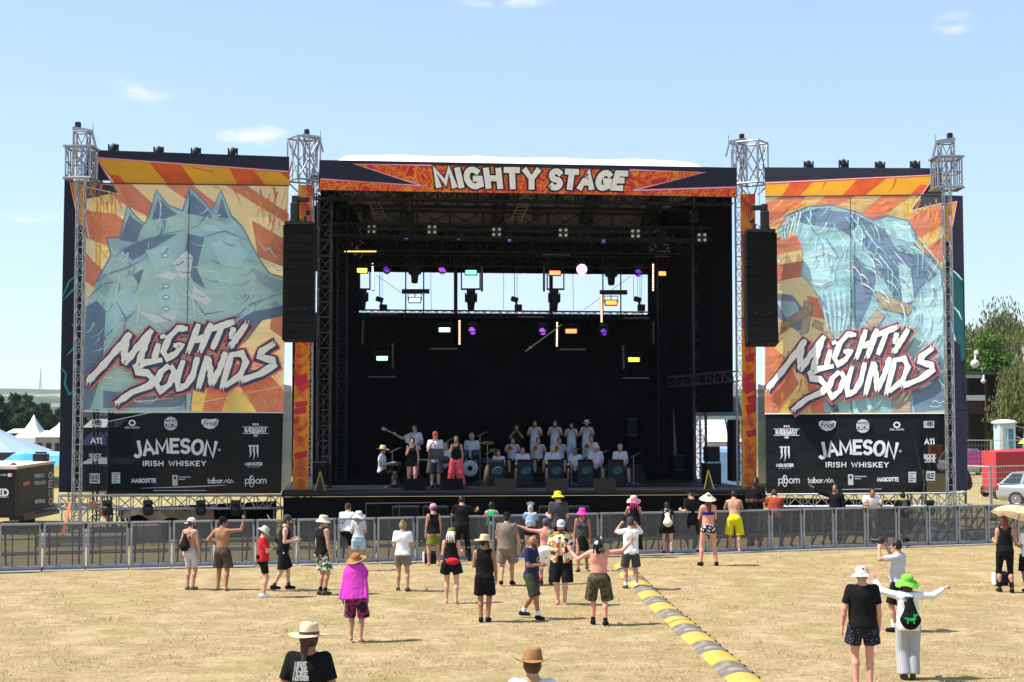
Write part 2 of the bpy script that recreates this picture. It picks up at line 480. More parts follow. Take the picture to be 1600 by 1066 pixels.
# dry blades of grass standing out of the turf in front of the barrier
def blades():
 rg = np.random.default_rng(3)
 N = 150000
 y = 13.2 + (46 - 13.2) * rg.random(N) ** 1.25
 x = (rg.random(N) * 2 - 1) * (y * .352 + .6)
 clump = np.sin(x * 2.3 + 1.3 * np.sin(y * 1.1)) * np.cos(y * 2.0 + x) + .6 * np.sin(x * 6.1) * np.cos(y * 5.3)
 keep = (rg.random(N) < .40 + .35 * clump) & (y < 40.6 + .306 * x - .9)
 x, y, clump = x[keep], y[keep], clump[keep]; N = len(x)
 a = rg.random(N) * 2 * np.pi; ln = .022 + .05 * rg.random(N) ** 2 + .016 * (clump > .5); w = .004 + .006 * rg.random(N)
 tilt = .5 + 1.3 * rg.random(N)
 z = hgt(x, y)
 P = np.stack([x, y, z - .003], 1)
 sd_ = np.stack([np.cos(a), np.sin(a), 0 * a], 1) * w[:, None]
 tp = np.stack([-np.sin(a) * np.sin(tilt), np.cos(a) * np.sin(tilt), np.abs(np.cos(tilt)) + .15], 1) * ln[:, None]
 V = np.stack([P - sd_, P + sd_, P + tp], 1).reshape(-1, 3)
 me = bpy.data.meshes.new('dry_grass')
 me.vertices.add(3 * N); me.loops.add(3 * N); me.polygons.add(N)
 me.vertices.foreach_set('co', V.ravel())
 me.loops.foreach_set('vertex_index', np.arange(3 * N)); me.polygons.foreach_set('loop_start', np.arange(0, 3 * N, 3))
 me.update(); me.validate()
 m = bpy.data.materials.new('straw coloured blades'); m.use_nodes = True
 n, l = m.node_tree.nodes, m.node_tree.links
 b = n['Principled BSDF']; b.inputs['Roughness'].default_value = .8; b.inputs['Specular IOR Level'].default_value = .15
 g = n.new('ShaderNodeNewGeometry'); cr = n.new('ShaderNodeValToRGB')
 e = cr.color_ramp.elements
 e[0].position = 0; e[0].color = (.42, .31, .15, 1); e[1].position = 1; e[1].color = (.17, .17, .05, 1)
 for p, c in ((.45, (.50, .35, .16)), (.7, (.50, .38, .20)), (.82, (.33, .27, .10))):
  k = e.new(p); k.color = (*c, 1)
 l.new(g.outputs['Random Per Island'], cr.inputs['Fac']); l.new(cr.outputs[0], b.inputs['Base Color'])
 me.materials.append(m)
 o = bpy.data.objects.new('dry_grass', me); COL.objects.link(o)
 tag(o, 'short dry straw coloured grass standing on the field', 'grass', kind='stuff')
blades()
# far hills with fields and woods
def hills(name, D, prof, m, depth):
 mb = MB(); vs = []
 for i, (px, py) in enumerate(prof):
  p = W(px, py, D)
  vs += [(p.x, D - depth, 0), (p.x, D - depth * .35, p.z * .55), (p.x, D, p.z), (p.x, D + depth * .5, p.z * .6), (p.x, D + depth, 0)]
 fs = []
 for i in range(len(prof) - 1):
  for k in range(4):
   fs.append((i * 5 + k, i * 5 + k + 1, (i + 1) * 5 + k + 1, (i + 1) * 5 + k))
 mb.add(vs, fs, True)
 return tag(mb.build(name, m), kind='structure')
M_HILL = mat('wooded hillside', (.035, .06, .03), .95, 0, .35, .012, wear=((.20, .19, .09), .006, .62, .66))
M_FIELD = mat('pale field on the ridge', (.27, .25, .12), .95, 0, .25, .01, wear=((.07, .10, .045), .008, .52, .56))
rp = random.Random(4)
hills('hills', 2600, [(x, 618 + 5 * math.sin(x * .011) + rp.uniform(-1, 1)) for x in range(-900, 2700, 60)], M_HILL, 700)
hills('far_hills', 3400, [(x, 606.5 + 2.5 * math.sin(x * .006 + .4) + rp.uniform(-.6, .6)) for x in range(-1000, 2800, 50)], M_FIELD, 600)
def leaf_mat(name, a, b_, c):
 if name in MATS: return MATS[name]
 m = bpy.data.materials.new(name); m.use_nodes = True
 n, l = m.node_tree.nodes, m.node_tree.links
 b = n['Principled BSDF']; b.inputs['Roughness'].default_value = .6; b.inputs['Specular IOR Level'].default_value = .25
 g = n.new('ShaderNodeNewGeometry'); cr = n.new('ShaderNodeValToRGB'); e = cr.color_ramp.elements
 e[0].color = (*a, 1); e[1].color = (*c, 1); k = e.new(.5); k.color = (*b_, 1)
 l.new(g.outputs['Random Per Island'], cr.inputs['Fac']); l.new(cr.outputs[0], b.inputs['Base Color'])
 tl = n.new('ShaderNodeBsdfTranslucent'); l.new(cr.outputs[0], tl.inputs['Color'])
 mx = n.new('ShaderNodeMixShader'); mx.inputs['Fac'].default_value = .3
 o = n['Material Output']
 l.new(b.outputs[0], mx.inputs[1]); l.new(tl.outputs[0], mx.inputs[2]); l.new(mx.outputs[0], o.inputs['Surface'])
 MATS[name] = m
 return m
M_BARK = mat('tree bark', (.10, .085, .065), .9, 0, .35, 5, bump=.5)
M_BIRCH = mat('pale birch bark', (.42, .40, .36), .85, 0, .25, 4, wear=((.05, .045, .04), 3, .58, .66))
def tree(label, base, h, wd, lm, bark, seed, nl=5200, leaf=.2, kind='round', group=None, crown0=.22, cat='tree'):
 rg = np.random.default_rng(seed); rr = random.Random(seed)
 root = thing('broadleaf_tree', label, cat, base, group=group)
 base = Vector(base)
 mb = MB(); r0 = h * .022
 top = base + Vector((rr.uniform(-.3, .3), rr.uniform(-.3, .3), h * .86))
 pts = [base + (top - base) * t + Vector((rr.uniform(-1, 1), rr.uniform(-1, 1), 0)) * .012 * h for t in (0, .2, .4, .6, .8, 1)]
 mb.path(pts, [r0, r0 * .8, r0 * .62, r0 * .45, r0 * .3, r0 * .12], 8)
 blobs = []
 nb = 16 if kind != 'weeping' else 20
 for i in range(nb):
  t = crown0 + (1 - crown0) * (i + .5) / nb * .9
  a = i * 2.4 + rr.uniform(-.4, .4)
  prof = math.sin(math.pi * min(1, .22 + .86 * (t - crown0) / (1 - crown0))) ** .7
  ln = wd * prof * rr.uniform(.55, 1.0)
  s = base + (top - base) * min(.95, t * .92)
  rise = rr.uniform(.15, .45) * ln
  e = s + Vector((math.cos(a) * ln, math.sin(a) * ln, rise))
  mid = (s + e) / 2 + Vector((0, 0, rise * .3))
  mb.path([s, mid, e], [r0 * .3, r0 * .18, r0 * .06], 5)
  for q in (.5, .78, 1.0):
   c = s + (e - s) * q + Vector((rr.uniform(-.2, .2), rr.uniform(-.2, .2), rr.uniform(-.1, .2))) * wd * .4
   blobs.append((c, wd * rr.uniform(.17, .30), q))
 blobs.append((top, wd * .24, 1)); blobs.append((base + (top - base) * .85, wd * .34, 1)); blobs.append((base + (top - base) * .68, wd * .42, 1))
 mb.build('trunk', bark, root)
 nper = nl // len(blobs); P = []
 for c, r, q in blobs:
  d = rg.normal(size=(nper, 3)); d /= np.linalg.norm(d, axis=1)[:, None]
  rad = r * rg.random(nper) ** .42
  p = np.array(c) + d * rad[:, None] * np.array([1.15, 1.15, .8])
  if kind == 'weeping':
   p[:, 2] -= rg.random(nper) ** 1.2 * h * .26 * (q ** 1.2)
   p[:, :2] = np.round(p[:, :2] / (wd * .055)) * wd * .055 + rg.normal(size=(nper, 2)) * wd * .012
  P.append(p)
 P = np.concatenate(P); P = P[P[:, 2] > base.z + h * (.36 if kind == 'weeping' else .08)]
 N = len(P)
 u = rg.normal(size=(N, 3)); u /= np.linalg.norm(u, axis=1)[:, None]
 t = rg.normal(size=(N, 3))
 if kind == 'weeping': u = u * .3 + np.array([0, 0, -1.0]); u /= np.linalg.norm(u, axis=1)[:, None]
 w_ = np.cross(u, t); w_ /= np.linalg.norm(w_, axis=1)[:, None]
 L = leaf * (.6 + .8 * rg.random(N))[:, None]
 asp = .5 if kind != 'weeping' else .28
 q = np.stack([P - u * L, P + w_ * L * asp, P + u * L, P - w_ * L * asp], 1).reshape(-1, 3) - np.array(base)
 me = bpy.data.meshes.new('crown')
 me.vertices.add(4 * N); me.loops.add(4 * N); me.polygons.add(N)
 me.vertices.foreach_set('co', q.ravel()); me.loops.foreach_set('vertex_index', np.arange(4 * N)); me.polygons.foreach_set('loop_start', np.arange(0, 4 * N, 4))
 me.materials.append(lm); me.update(); me.validate()
 o = bpy.data.objects.new('crown', me); COL.objects.link(o); o.parent = root
 return root
# thin summer haze that turns the far hills blue
hz = MB(); hz.box((0, 1500, 245), (8600, 5600, 492)); hz_o = hz.build('haze', bpy.data.materials.new('summer haze'))
hz_m = hz_o.data.materials[0]; hz_m.use_nodes = True; hz_n = hz_m.node_tree.nodes; hz_n.clear()
hz_v = hz_n.new('ShaderNodeVolumePrincipled'); hz_v.inputs['Color'].default_value = (.80, .88, 1, 1); hz_v.inputs['Density'].default_value = .00008; hz_v.inputs['Anisotropy'].default_value = .2
hz_m.node_tree.links.new(hz_v.outputs[0], hz_n.new('ShaderNodeOutputMaterial').inputs['Volume']); tag(hz_o, kind='stuff')
L_DARK = leaf_mat('dark distant leaves', (.024, .045, .016), (.045, .078, .024), (.075, .11, .04))
L_GREEN = leaf_mat('fresh green leaves', (.05, .11, .014), (.10, .20, .025), (.16, .27, .045))
L_BIRCH = leaf_mat('pale birch leaves', (.10, .12, .04), (.17, .19, .065), (.26, .27, .11))
L_THUJA = leaf_mat('dark conifer sprays', (.03, .06, .015), (.055, .10, .025), (.09, .14, .035))
# the row of trees on the left horizon
for i, (px, top, wpx, how) in enumerate(((-34, 620, 34, 'at the picture edge'), (-2, 618, 30, 'second from the left edge'), (24, 616, 30, 'tallest, above the white pagoda tent'), (45, 617, 26, 'right of the tallest one'), (70, 630, 24, 'lower, beside the dark banner edge'), (94, 641, 22, 'lowest, half behind the dark banner edge'))):
 D = 250 + 7 * (i % 3)
 p = W(px, top, D)
 tree('dark tree in the far row, ' + how, (p.x, D, 0), p.z / .94, wpx * D / FOC * .95, L_DARK, M_BARK, 40 + i, 5200, .62, group='far tree row behind the tents', crown0=.08)
tree('low dark tree beyond the far row, seen left of the stage wing', (W(112, 650, 270).x, 270, 0), 5.5, 3.4, L_DARK, M_BARK, 50, 3000, .6, crown0=.08)
# the trees on the right
tree('tall pale birch with drooping twigs behind the dark pavilion, its top against the sky', (W(1566, 700, 128).x, 128, 0), 15.2, 6.2, L_BIRCH, M_BIRCH, 61, 48000, .2, 'weeping', crown0=.3)
tree('pale birch at the right picture edge, behind the pavilion', (W(1618, 700, 124).x, 124, 0), 14.4, 4.4, L_BIRCH, M_BIRCH, 62, 30000, .2, 'weeping', crown0=.25)
tree('bright green dense tree behind the dark pavilion beside the stage wing', (W(1535, 700, 121).x, 119, 0), 11.4, 4.3, L_GREEN, M_BARK, 63, 24000, .17, crown0=.25)
tree('pale weeping birch hanging over the right end of the pavilion', (W(1604, 700, 99).x, 99, 0), 9.9, 3.0, L_BIRCH, M_BIRCH, 64, 22000, .13, 'weeping', crown0=.25)
tree('pale birch just right of the stage wing, half behind the green tree', (W(1500, 700, 132).x, 132, 0), 13.2, 4.4, L_BIRCH, M_BIRCH, 65, 26000, .2, 'weeping', crown0=.3)
# conifer bush in front of the pavilion
def conifer(label, base, h, w, seed):
 rg = np.random.default_rng(seed); base = Vector(base)
 root = thing('conifer_bush', label, 'bush', base)
 mb = MB(); mb.path([base, base + Vector((0, 0, h * .95))], [.07, .02], 6); mb.build('trunk', M_BARK, root)
 N = 4200; t = rg.random(N) ** .8; a = rg.random(N) * 6.283
 lump = 1 + .35 * np.sin(a * 3 + t * 9) * np.cos(t * 17)
 r = w * (1 - t) ** .75 * lump * rg.random(N) ** .35 + .05
 P = np.stack([np.cos(a) * r, np.sin(a) * r, .12 * h + t * h * .88], 1)
 u = np.stack([np.cos(a) * .6, np.sin(a) * .6, 1 + 0 * a], 1) + rg.normal(size=(N, 3)) * .35; u /= np.linalg.norm(u, axis=1)[:, None]
 w_ = np.cross(u, rg.normal(size=(N, 3))); w_ /= np.linalg.norm(w_, axis=1)[:, None]; L = .14 * (.5 + rg.random(N))[:, None]
 q = np.stack([P - u * L, P + w_ * L * .4, P + u * L, P - w_ * L * .4], 1).reshape(-1, 3)
 me = bpy.data.meshes.new('crown'); me.from_pydata(q.tolist(), [], [tuple(range(4 * i, 4 * i + 4)) for i in range(N)])
 me.materials.append(L_THUJA); o = bpy.data.objects.new('crown', me); COL.objects.link(o); o.parent = root
b0 = G(1566, 690)
conifer('pointed green conifer bush behind the portable toilet', (W(1563, 690, 100).x, 100, 0), 4.7, .95, 71)
conifer('smaller green conifer bush right of the portable toilet', (W(1581, 690, 101).x, 101, 0), 3.7, .7, 72)
conifer('low conifer bush beside the stage wing, left of the toilet', (W(1550, 690, 100).x, 100, 0), 2.9, .6, 73)
# ------------------------------------------------------------------ lettering: a stroke alphabet (height 1)
def _arc(cx, cy, rx, ry, a0, a1, n=9):
 return [(cx + rx * math.cos(R(a0 + (a1 - a0) * i / n)), cy + ry * math.sin(R(a0 + (a1 - a0) * i / n))) for i in range(n + 1)]
GL = {
 'A': (.74, [[(0, 0), (.37, 1), (.74, 0)], [(.15, .34), (.59, .34)]]),
 'B': (.60, [[(0, 0), (0, 1)], [(0, 1)] + _arc(.32, .76, .24, .24, 90, -90) + [(0, .52)], [(0, .48)] + _arc(.34, .25, .26, .25, 90, -90) + [(0, 0)]]),
 'C': (.66, [_arc(.36, .5, .36, .5, 48, 312, 14)]),
 'D': (.66, [[(0, 0), (0, 1)], [(0, 1)] + _arc(.26, .5, .40, .5, 90, -90, 12) + [(0, 0)]]),
 'E': (.52, [[(.52, 1), (0, 1), (0, 0), (.52, 0)], [(0, .52), (.44, .52)]]),
 'F': (.50, [[(.50, 1), (0, 1), (0, 0)], [(0, .52), (.42, .52)]]),
 'G': (.70, [_arc(.36, .5, .36, .5, 48, 300, 13) + [(.68, .12), (.68, .46), (.42, .46)]]),
 'H': (.64, [[(0, 0), (0, 1)], [(.64, 0), (.64, 1)], [(0, .5), (.64, .5)]]),
 'I': (.02, [[(0, 0), (0, 1)]]),
 'J': (.42, [[(.42, 1), (.42, .25)] + _arc(.18, .22, .22, .24, 0, -150, 8)]),
 'K': (.60, [[(0, 0), (0, 1)], [(.58, 1), (.06, .46)], [(.20, .58), (.62, 0)]]),
 'L': (.48, [[(0, 1), (0, 0), (.48, 0)]]),
 'M': (.86, [[(0, 0), (.06, 1), (.43, .18), (.80, 1), (.86, 0)]]),
 'N': (.66, [[(0, 0), (0, 1), (.66, 0), (.66, 1)]]),
 'O': (.74, [_arc(.37, .5, .37, .5, 90, 450, 20)]),
 'P': (.58, [[(0, 0), (0, 1)], [(0, 1)] + _arc(.30, .73, .27, .27, 90, -90) + [(0, .46)]]),
 'R': (.60, [[(0, 0), (0, 1)], [(0, 1)] + _arc(.30, .74, .27, .26, 90, -90) + [(0, .48)], [(.28, .46), (.62, 0)]]),
 'S': (.58, [_arc(.29, .745, .27, .255, 35, 270, 9) + _arc(.29, .25, .29, .25, 90, -145, 9)[1:]]),
 'T': (.62, [[(0, 1), (.62, 1)], [(.31, 1), (.31, 0)]]),
 'U': (.64, [[(0, 1), (0, .32)] + _arc(.32, .32, .32, .32, 180, 360, 10) + [(.64, 1)]]),
 'V': (.70, [[(0, 1), (.35, 0), (.70, 1)]]),
 'W': (.98, [[(0, 1), (.25, 0), (.49, .85), (.73, 0), (.98, 1)]]),
 'Y': (.66, [[(0, 1), (.33, .5), (.66, 1)], [(.33, .5), (.33, 0)]]),
 'Z': (.60, [[(0, 1), (.60, 1), (0, 0), (.60, 0)]]),
 '1': (.26, [[(0, .78), (.22, 1), (.22, 0)]]),
 '0': (.60, [_arc(.30, .5, .30, .5, 90, 450, 18)]),
 '2': (.56, [_arc(.28, .72, .27, .28, 160, -30, 8) + [(0, 0), (.56, 0)]]),
 '6': (.56, [[(.46, 1), (.06, .42)] + _arc(.28, .28, .28, .28, 150, 510, 14)]),
 '7': (.54, [[(0, 1), (.54, 1), (.16, 0)]]),
 '8': (.54, [_arc(.27, .76, .23, .24, 90, 450, 14), _arc(.27, .26, .27, .26, 90, 450, 14)]),
 '&': (.7, [[(.7, 0), (.12, .72)] + _arc(.30, .80, .19, .2, 200, -20, 8) + [(.06, .30)] + _arc(.28, .22, .26, .22, 160, 340, 8) + [(.66, .46)]]),
 '.': (.02, [[(0, 0), (0, .06)]]),
 'a': (.5, [_arc(.25, .28, .25, .28, 0, 360, 14), [(.5, .56), (.5, 0)]]),
 'b': (.5, [_arc(.25, .28, .25, .28, 0, 360, 14), [(0, 1), (0, 0)]]),
 'i': (.02, [[(0, .56), (0, 0)], [(0, .78), (0, .84)]]),
 'l': (.02, [[(0, 1), (0, 0)]]),
 'm': (.76, [[(0, 0), (0, .56)], [(0, .34)] + _arc(.19, .36, .19, .2, 180, 0, 8) + [(.38, 0)], [(.38, .34)] + _arc(.57, .36, .19, .2, 180, 0, 8) + [(.76, 0)]]),
 'o': (.54, [_arc(.27, .28, .27, .28, 90, 450, 16)]),
 'p': (.5, [_arc(.25, .28, .25, .28, 0, 360, 14), [(0, .56), (0, -.34)]]),
 'r': (.30, [[(0, 0), (0, .56)], [(0, .30)] + _arc(.22, .32, .22, .22, 170, 60, 6)]),
 't': (.34, [[(.14, .86), (.14, .1)] + _arc(.26, .12, .12, .12, 180, 300, 5), [(0, .56), (.32, .56)]]),
 ' ': (.30, []),
}
def strip(pts, th, taper=None, closed=False):
 """2D polyline -> mitred ribbon (list of left/right pairs)"""
 out = []; n = len(pts)
 for i in range(n):
  p = pts[i]
  a = pts[i - 1] if i > 0 else (pts[-2] if closed else None)
  b = pts[i + 1] if i < n - 1 else (pts[1] if closed else None)
  def nrm(s, e):
   dx, dy = e[0] - s[0], e[1] - s[1]; L = math.hypot(dx, dy) or 1e-9
   return (-dy / L, dx / L)
  if a is None: m = nrm(p, b)
  elif b is None: m = nrm(a, p)
  else:
   n0, n1 = nrm(a, p), nrm(p, b)
   m = (n0[0] + n1[0], n0[1] + n1[1]); L = math.hypot(*m)
   if L < .25: m = n1
   else:
    m = (m[0] / L, m[1] / L); k = max(.74, m[0] * n1[0] + m[1] * n1[1]); m = (m[0] / k, m[1] / k)
  t = th / 2 * (taper(i / (n - 1)) if taper else 1)
  out.append(((p[0] + m[0] * t, p[1] + m[1] * t), (p[0] - m[0] * t, p[1] - m[1] * t)))
 return out
class Sheet:
 """flat print on a Plane: every shape is laid a hair in front of the one before"""
 def __init__(self, pl, off=.006, step=.001): self.pl = pl; self.off = off; self.step = step; self.mb = MB()
 def layer(self, k=1): self.off += self.step * k
 def P(self, q): return self.pl.px(q[0], q[1], self.off)
 def poly(self, pts, m, r=0, step=True):
  self.mb.use(m); self.mb.poly([self.P(q) for q in pts])
  if step: self.layer()
 def stroke(self, pts, th, m, taper=None, closed=False, ext=0):
  pts = list(pts)
  if ext and not closed:
   def sh(a, b):
    dx, dy = a[0] - b[0], a[1] - b[1]; L = math.hypot(dx, dy) or 1; return (a[0] + dx / L * ext, a[1] + dy / L * ext)
   pts[0], pts[-1] = sh(pts[0], pts[1]), sh(pts[-1], pts[-2])
  s = strip(pts, th, taper, closed); self.mb.use(m)
  vs = []
  for l, r in s: vs += [self.P(l), self.P(r)]
  self.mb.add(vs, [(2 * i, 2 * i + 1, 2 * i + 3, 2 * i + 2) for i in range(len(s) - 1)])
  self.layer(.5)
 def disc(self, c, rx, ry, m, n=20): self.poly([(c[0] + rx * math.cos(6.2832 * i / n), c[1] + ry * math.sin(6.2832 * i / n)) for i in range(n)], m)
 def ring(self, c, rx, ry, th, m, a0=0, a1=360, n=22): self.stroke(_arc(c[0], c[1], rx, ry, a0, a1, n), th, m, closed=(a1 - a0 == 360))
 def text(self, s, x, y, h, th, m, w=None, slant=0.0, gap=.22, fn=None, wscale=1.0, rise=0.0, serif=0.0, boxes=None):
  """x, y: pixel of the baseline start; h: height in pixels; w: fitted width"""
  adv = []; cx = 0
  for ch in s:
   g = GL.get(ch, GL[' ']); adv.append(cx); cx += g[0] * wscale + gap
  tot = cx - gap; k = (w / h / tot) if w else 1.0
  for ch, a in zip(s, adv):
   for st in GL.get(ch, GL[' '])[1]:
    def T(p):
     gx, gy = (a + p[0] * wscale) * k, p[1]
     if fn: return fn(gx * h / (w or tot * h), gy)
     return (x + (gx + gy * slant) * h, y - gy * h - rise * gx * h)
    q = [T(p) for p in st]
    closed = len(st) > 3 and math.hypot(st[0][0] - st[-1][0], st[0][1] - st[-1][1]) < 1e-6
    self.stroke(q, th, m, closed=closed, ext=0 if closed else th * .35)
    if serif and not closed:
     for e in ((0, 1), (-1, -2)):
      p = st[e[0]]
      if p[1] in (0, 1):
       l, r_ = T((p[0] - .13, p[1])), T((p[0] + .13, p[1]))
       self.stroke([l, r_], serif, m)
 def build(self, name, parent):
  o = self.mb.build(name, None, parent); self.mb = MB(); return o
# ------------------------------------------------------------------ the stage
TL, TR = W(475, 600, 49.5), W(1162, 600, 51.0)
F0 = Plane(TL, TR)
def SP(sy): return Plane(TL - F0.n * sy, TR - F0.n * sy)
def S(u, sy, z): return F0.at(u, z, -sy)
DZ = 1.5
UL = F0.len
stage = thing('stage_platform', 'black stage platform carrying the band, fronted by a black skirt', 'stage', S(UL / 2, 4, 0))
def sbox(mb, u0, u1, s0, s1, z0, z1):
 P = [S(u, s, z) for z in (z0, z1) for u, s in ((u0, s0), (u1, s0), (u1, s1), (u0, s1))]
 mb.add(P, [(0, 3, 2, 1), (4, 5, 6, 7), (0, 1, 5, 4), (1, 2, 6, 5), (2, 3, 7, 6), (3, 0, 4, 7)])
mb = MB(); sbox(mb, -.6, UL + .1, -2.0, 11.2, DZ - .14, DZ); mb.build('deck', M_DECK, stage)
mb = MB(); vs = []
for i in range(121):
 u = -.55 + (UL + .6) * i / 120; w_ = .025 * math.sin(i * 1.3) + .015 * math.sin(i * 3.1)
 vs += [S(u, -1.96 + w_, 0.0), S(u, -1.96, DZ - .15)]
mb.add(vs, [(2 * i, 2 * i + 1, 2 * i + 3, 2 * i + 2) for i in range(120)], True); mb.build('skirt', M_DRAPE, stage)
mb = MB(); sbox(mb, -.5, UL, -2.03, -2.005, DZ - .06, DZ - .02); mb.build('edge_strip', M_BLACKM, stage)
# risers of the big band
mb = MB(); sbox(mb, 6.6, 12.0, 4.4, 6.0, DZ, DZ + .28); tag(mb.build('band_riser', M_DECK), 'low black riser carrying the seated trombone row', 'riser')
mb = MB(); sbox(mb, 6.4, 12.2, 6.0, 8.2, DZ, DZ + .55); tag(mb.build('band_riser', M_DECK), 'higher black riser carrying the standing trumpet row', 'riser')
mb = MB(); sbox(mb, 4.2, 6.1, 4.6, 6.6, DZ, DZ + .25); tag(mb.build('drum_riser', M_DECK), 'black riser under the drum kit', 'riser')
def drape(name, label, pts, z0, z1, fold=.07, parent=None, per=.35, m=None):
 """hanging cloth along points (world xy), z0/z1 numbers or functions of t"""
 pts = [Vector(p) for p in pts]; L = [0]
 for a, b in zip(pts, pts[1:]): L.append(L[-1] + (b - a).length)
 n = max(8, int(L[-1] / per * 4)); vs = []
 for i in range(n + 1):
  d = L[-1] * i / n; k = 0
  while k < len(L) - 2 and d > L[k + 1]: k += 1
  a, b = pts[k], pts[k + 1]; t = (d - L[k]) / (L[k + 1] - L[k]); p = a.lerp(b, t)
  nn = Vector((b.y - a.y, a.x - b.x, 0)).normalized()
  q = p + nn * fold * (math.sin(d / per * 6.283) + .4 * math.sin(d / per * 2.9 + 1))
  za = z0(i / n) if callable(z0) else z0; zb = z1(i / n) if callable(z1) else z1
  vs += [(q.x, q.y, za), (p.x + nn.x * fold * .3 * math.sin(d / per * 6.283), p.y + nn.y * fold * .3 * math.sin(d / per * 6.283), zb)]
 mb = MB(); mb.add(vs, [(2 * i, 2 * i + 1, 2 * i + 3, 2 * i + 2) for i in range(n)], True)
 o = mb.build(name, m or M_DRAPE, parent)
 if parent is None: tag(o, label, 'stage curtain')
 return o
B11 = SP(11)
ub0, ub1 = B11.uv(561, 600)[0], B11.uv(1012, 600)[0]
zopen0, zopen1 = B11.uv(780, 490)[1], B11.uv(780, 427)[1]
drape('back_curtain', 'black curtain closing the back of the stage below the open strip of sky', [S(-.8, 11, 0), S(UL + .5, 11, 0)], DZ, zopen0, .05)
drape('back_curtain', 'black valance hanging at the back above the open strip of sky', [S(-.8, 11.05, 0), S(UL + .5, 11.05, 0)], zopen1, 12.2, .03)
drape('side_curtain', 'black curtain along the left side of the stage', [S(.45, 1.6, 0), S(ub0 - .5, 8.5, 0), S(ub0, 10.9, 0)], lambda t: DZ if t > .12 else 5.2, 12.0, .06)
drape('side_curtain', 'black curtain at the right rear corner of the stage down to the deck', [S(ub1, 10.9, 0), S(ub1 + .5, 8.6, 0), SP(5.5).px(1086, 600)], DZ, 12.0, .05)
drape('side_curtain', 'black curtain high on the right side of the stage above the side exit', [SP(5.2).px(1078, 600), SP(2.0).px(1146, 600)], 4.0, 12.0, .05)
# left-behind cloth column and the gathered pale tail of cloth near the right rear corner
mb = MB(); q = SP(7.0)
mb.path([q.px(1052, 640), q.px(1054, 680), q.px(1056, 712)], [.015, .04, .09], 8); tag(mb.build('gathered_cloth', mat('pale canvas', (.22, .19, .14), .9), ), 'pale gathered cloth tail hanging at the right rear of the stage', 'cloth')
# roof: white vinyl skin over black girders
roof = thing('stage_roof', 'arched white stage roof on black girders above the band', 'stage roof', S(UL / 2, 5.5, 11))
def rz(s): return 11.88 + 1.36 * math.sin(math.pi * min(1, max(0, (s + .2) / 12.2))) - .12 * max(0, s - 6)
mb = MB(); vs = []; ns, nu = 14, 30
for j in range(ns + 1):
 s = -.1 + 11.9 * j / ns
 for i in range(nu + 1):
  u = .35 + (UL - .4) * i / nu; e = min(i, nu - i) / nu
  vs.append(S(u, s, rz(s) - .75 * max(0, 1 - e / .08) ** 1.6 - .05 * abs(math.sin(i * math.pi / 6))))
mb.add(vs, [(j * (nu + 1) + i, j * (nu + 1) + i + 1, (j + 1) * (nu + 1) + i + 1, (j + 1) * (nu + 1) + i) for j in range(ns) for i in range(nu)], True)
mb.build('roof_skin', M_WHITE, roof)
M_LINER = mat('grey roof lining', (.27, .28, .31), .9, 0, .2, 1.0, bump=.2)
mb = MB(); mb.add([v - Vector((0, 0, .12)) for v in vs], [(j * (nu + 1) + i, (j + 1) * (nu + 1) + i, (j + 1) * (nu + 1) + i + 1, j * (nu + 1) + i + 1) for j in range(ns) for i in range(nu)], True)
mb.build('lining', M_LINER, roof)
def girder(pts, name='girder', w=.4, m=M_BLACKM, rc=.035, rd=.02, bay=.75):
 mb = MB()
 for a, b in zip(pts, pts[1:]): mb.truss(a, b, w, w * 1.4, bay=bay, rc=rc, rd=rd, n=5)
 return mb.build(name, m, roof)
for u in (1.2, 3.6, 7.2, 10.7, 13.2):
 girder([S(u, s, rz(s) - .55) for s in (0.2, 3, 6, 9, 11)], 'rafter', .34)
girder([S(.2, 9.6, rz(9.6) - .75), S(UL - .2, 9.6, rz(9.6) - .75)], 'girder', .5, M_DARKM, .04, .028, 1.3)
girder([S(.2, .7, 11.35), S(UL - .2, .7, 11.35)], 'girder', .5)
for s_ in (6.5,):
 girder([S(.2, s_, 11.9), S(UL - .2, s_, 11.9)], 'girder', .45)
# two ladder-like cable bridges and hoist chains below the roof
for px0, py0, px1, py1, sy in ((578, 300, 595, 342, 3.0), (825, 302, 806, 346, 3.0)):
 q = SP(sy); mb = MB(); a, b = q.px(px0, py0), q.px(px1, py1)
 for dx in (-.18, .18): mb.tube(a + F0.u * dx, b + F0.u * dx, .022, n=5)
 for k in range(9):
  p = a.lerp(b, (k + .5) / 9); mb.tube(p - F0.u * .18, p + F0.u * .18, .014, n=4)
 mb.build('ladder', M_STEEL, roof)
# lighting trusses inside
def xtruss(label, sy, py, w=.42, u0=.4, u1=None, m=M_BLACKM):
 q = SP(sy); z = q.uv(780, py)[1]; mb = MB()
 mb.truss(S(u0, sy, z), S(u1 or UL - .4, sy, z), w, w, bay=.55, rc=.028, rd=.014)
 return tag(mb.build('lighting_truss', m), label, 'truss'), z
_, zt1 = xtruss('black lighting truss across the front of the stage carrying the white four-lamp blinders', 2.6, 362)
_, zt2 = xtruss('black lighting truss across the middle of the stage, behind the four-lamp blinders', 5.6, 385)
_, zt3 = xtruss('black lighting truss at the back just above the open strip of sky', 9.6, 408)
q = SP(10.6); mb = MB(); mb.truss(q.px(556, 489.5), q.px(1015, 493), .3, .26, bay=.32, rc=.022, rd=.014)
tag(mb.build('lighting_truss', M_BLACKM), 'low lattice truss along the bottom of the open strip of sky', 'truss')
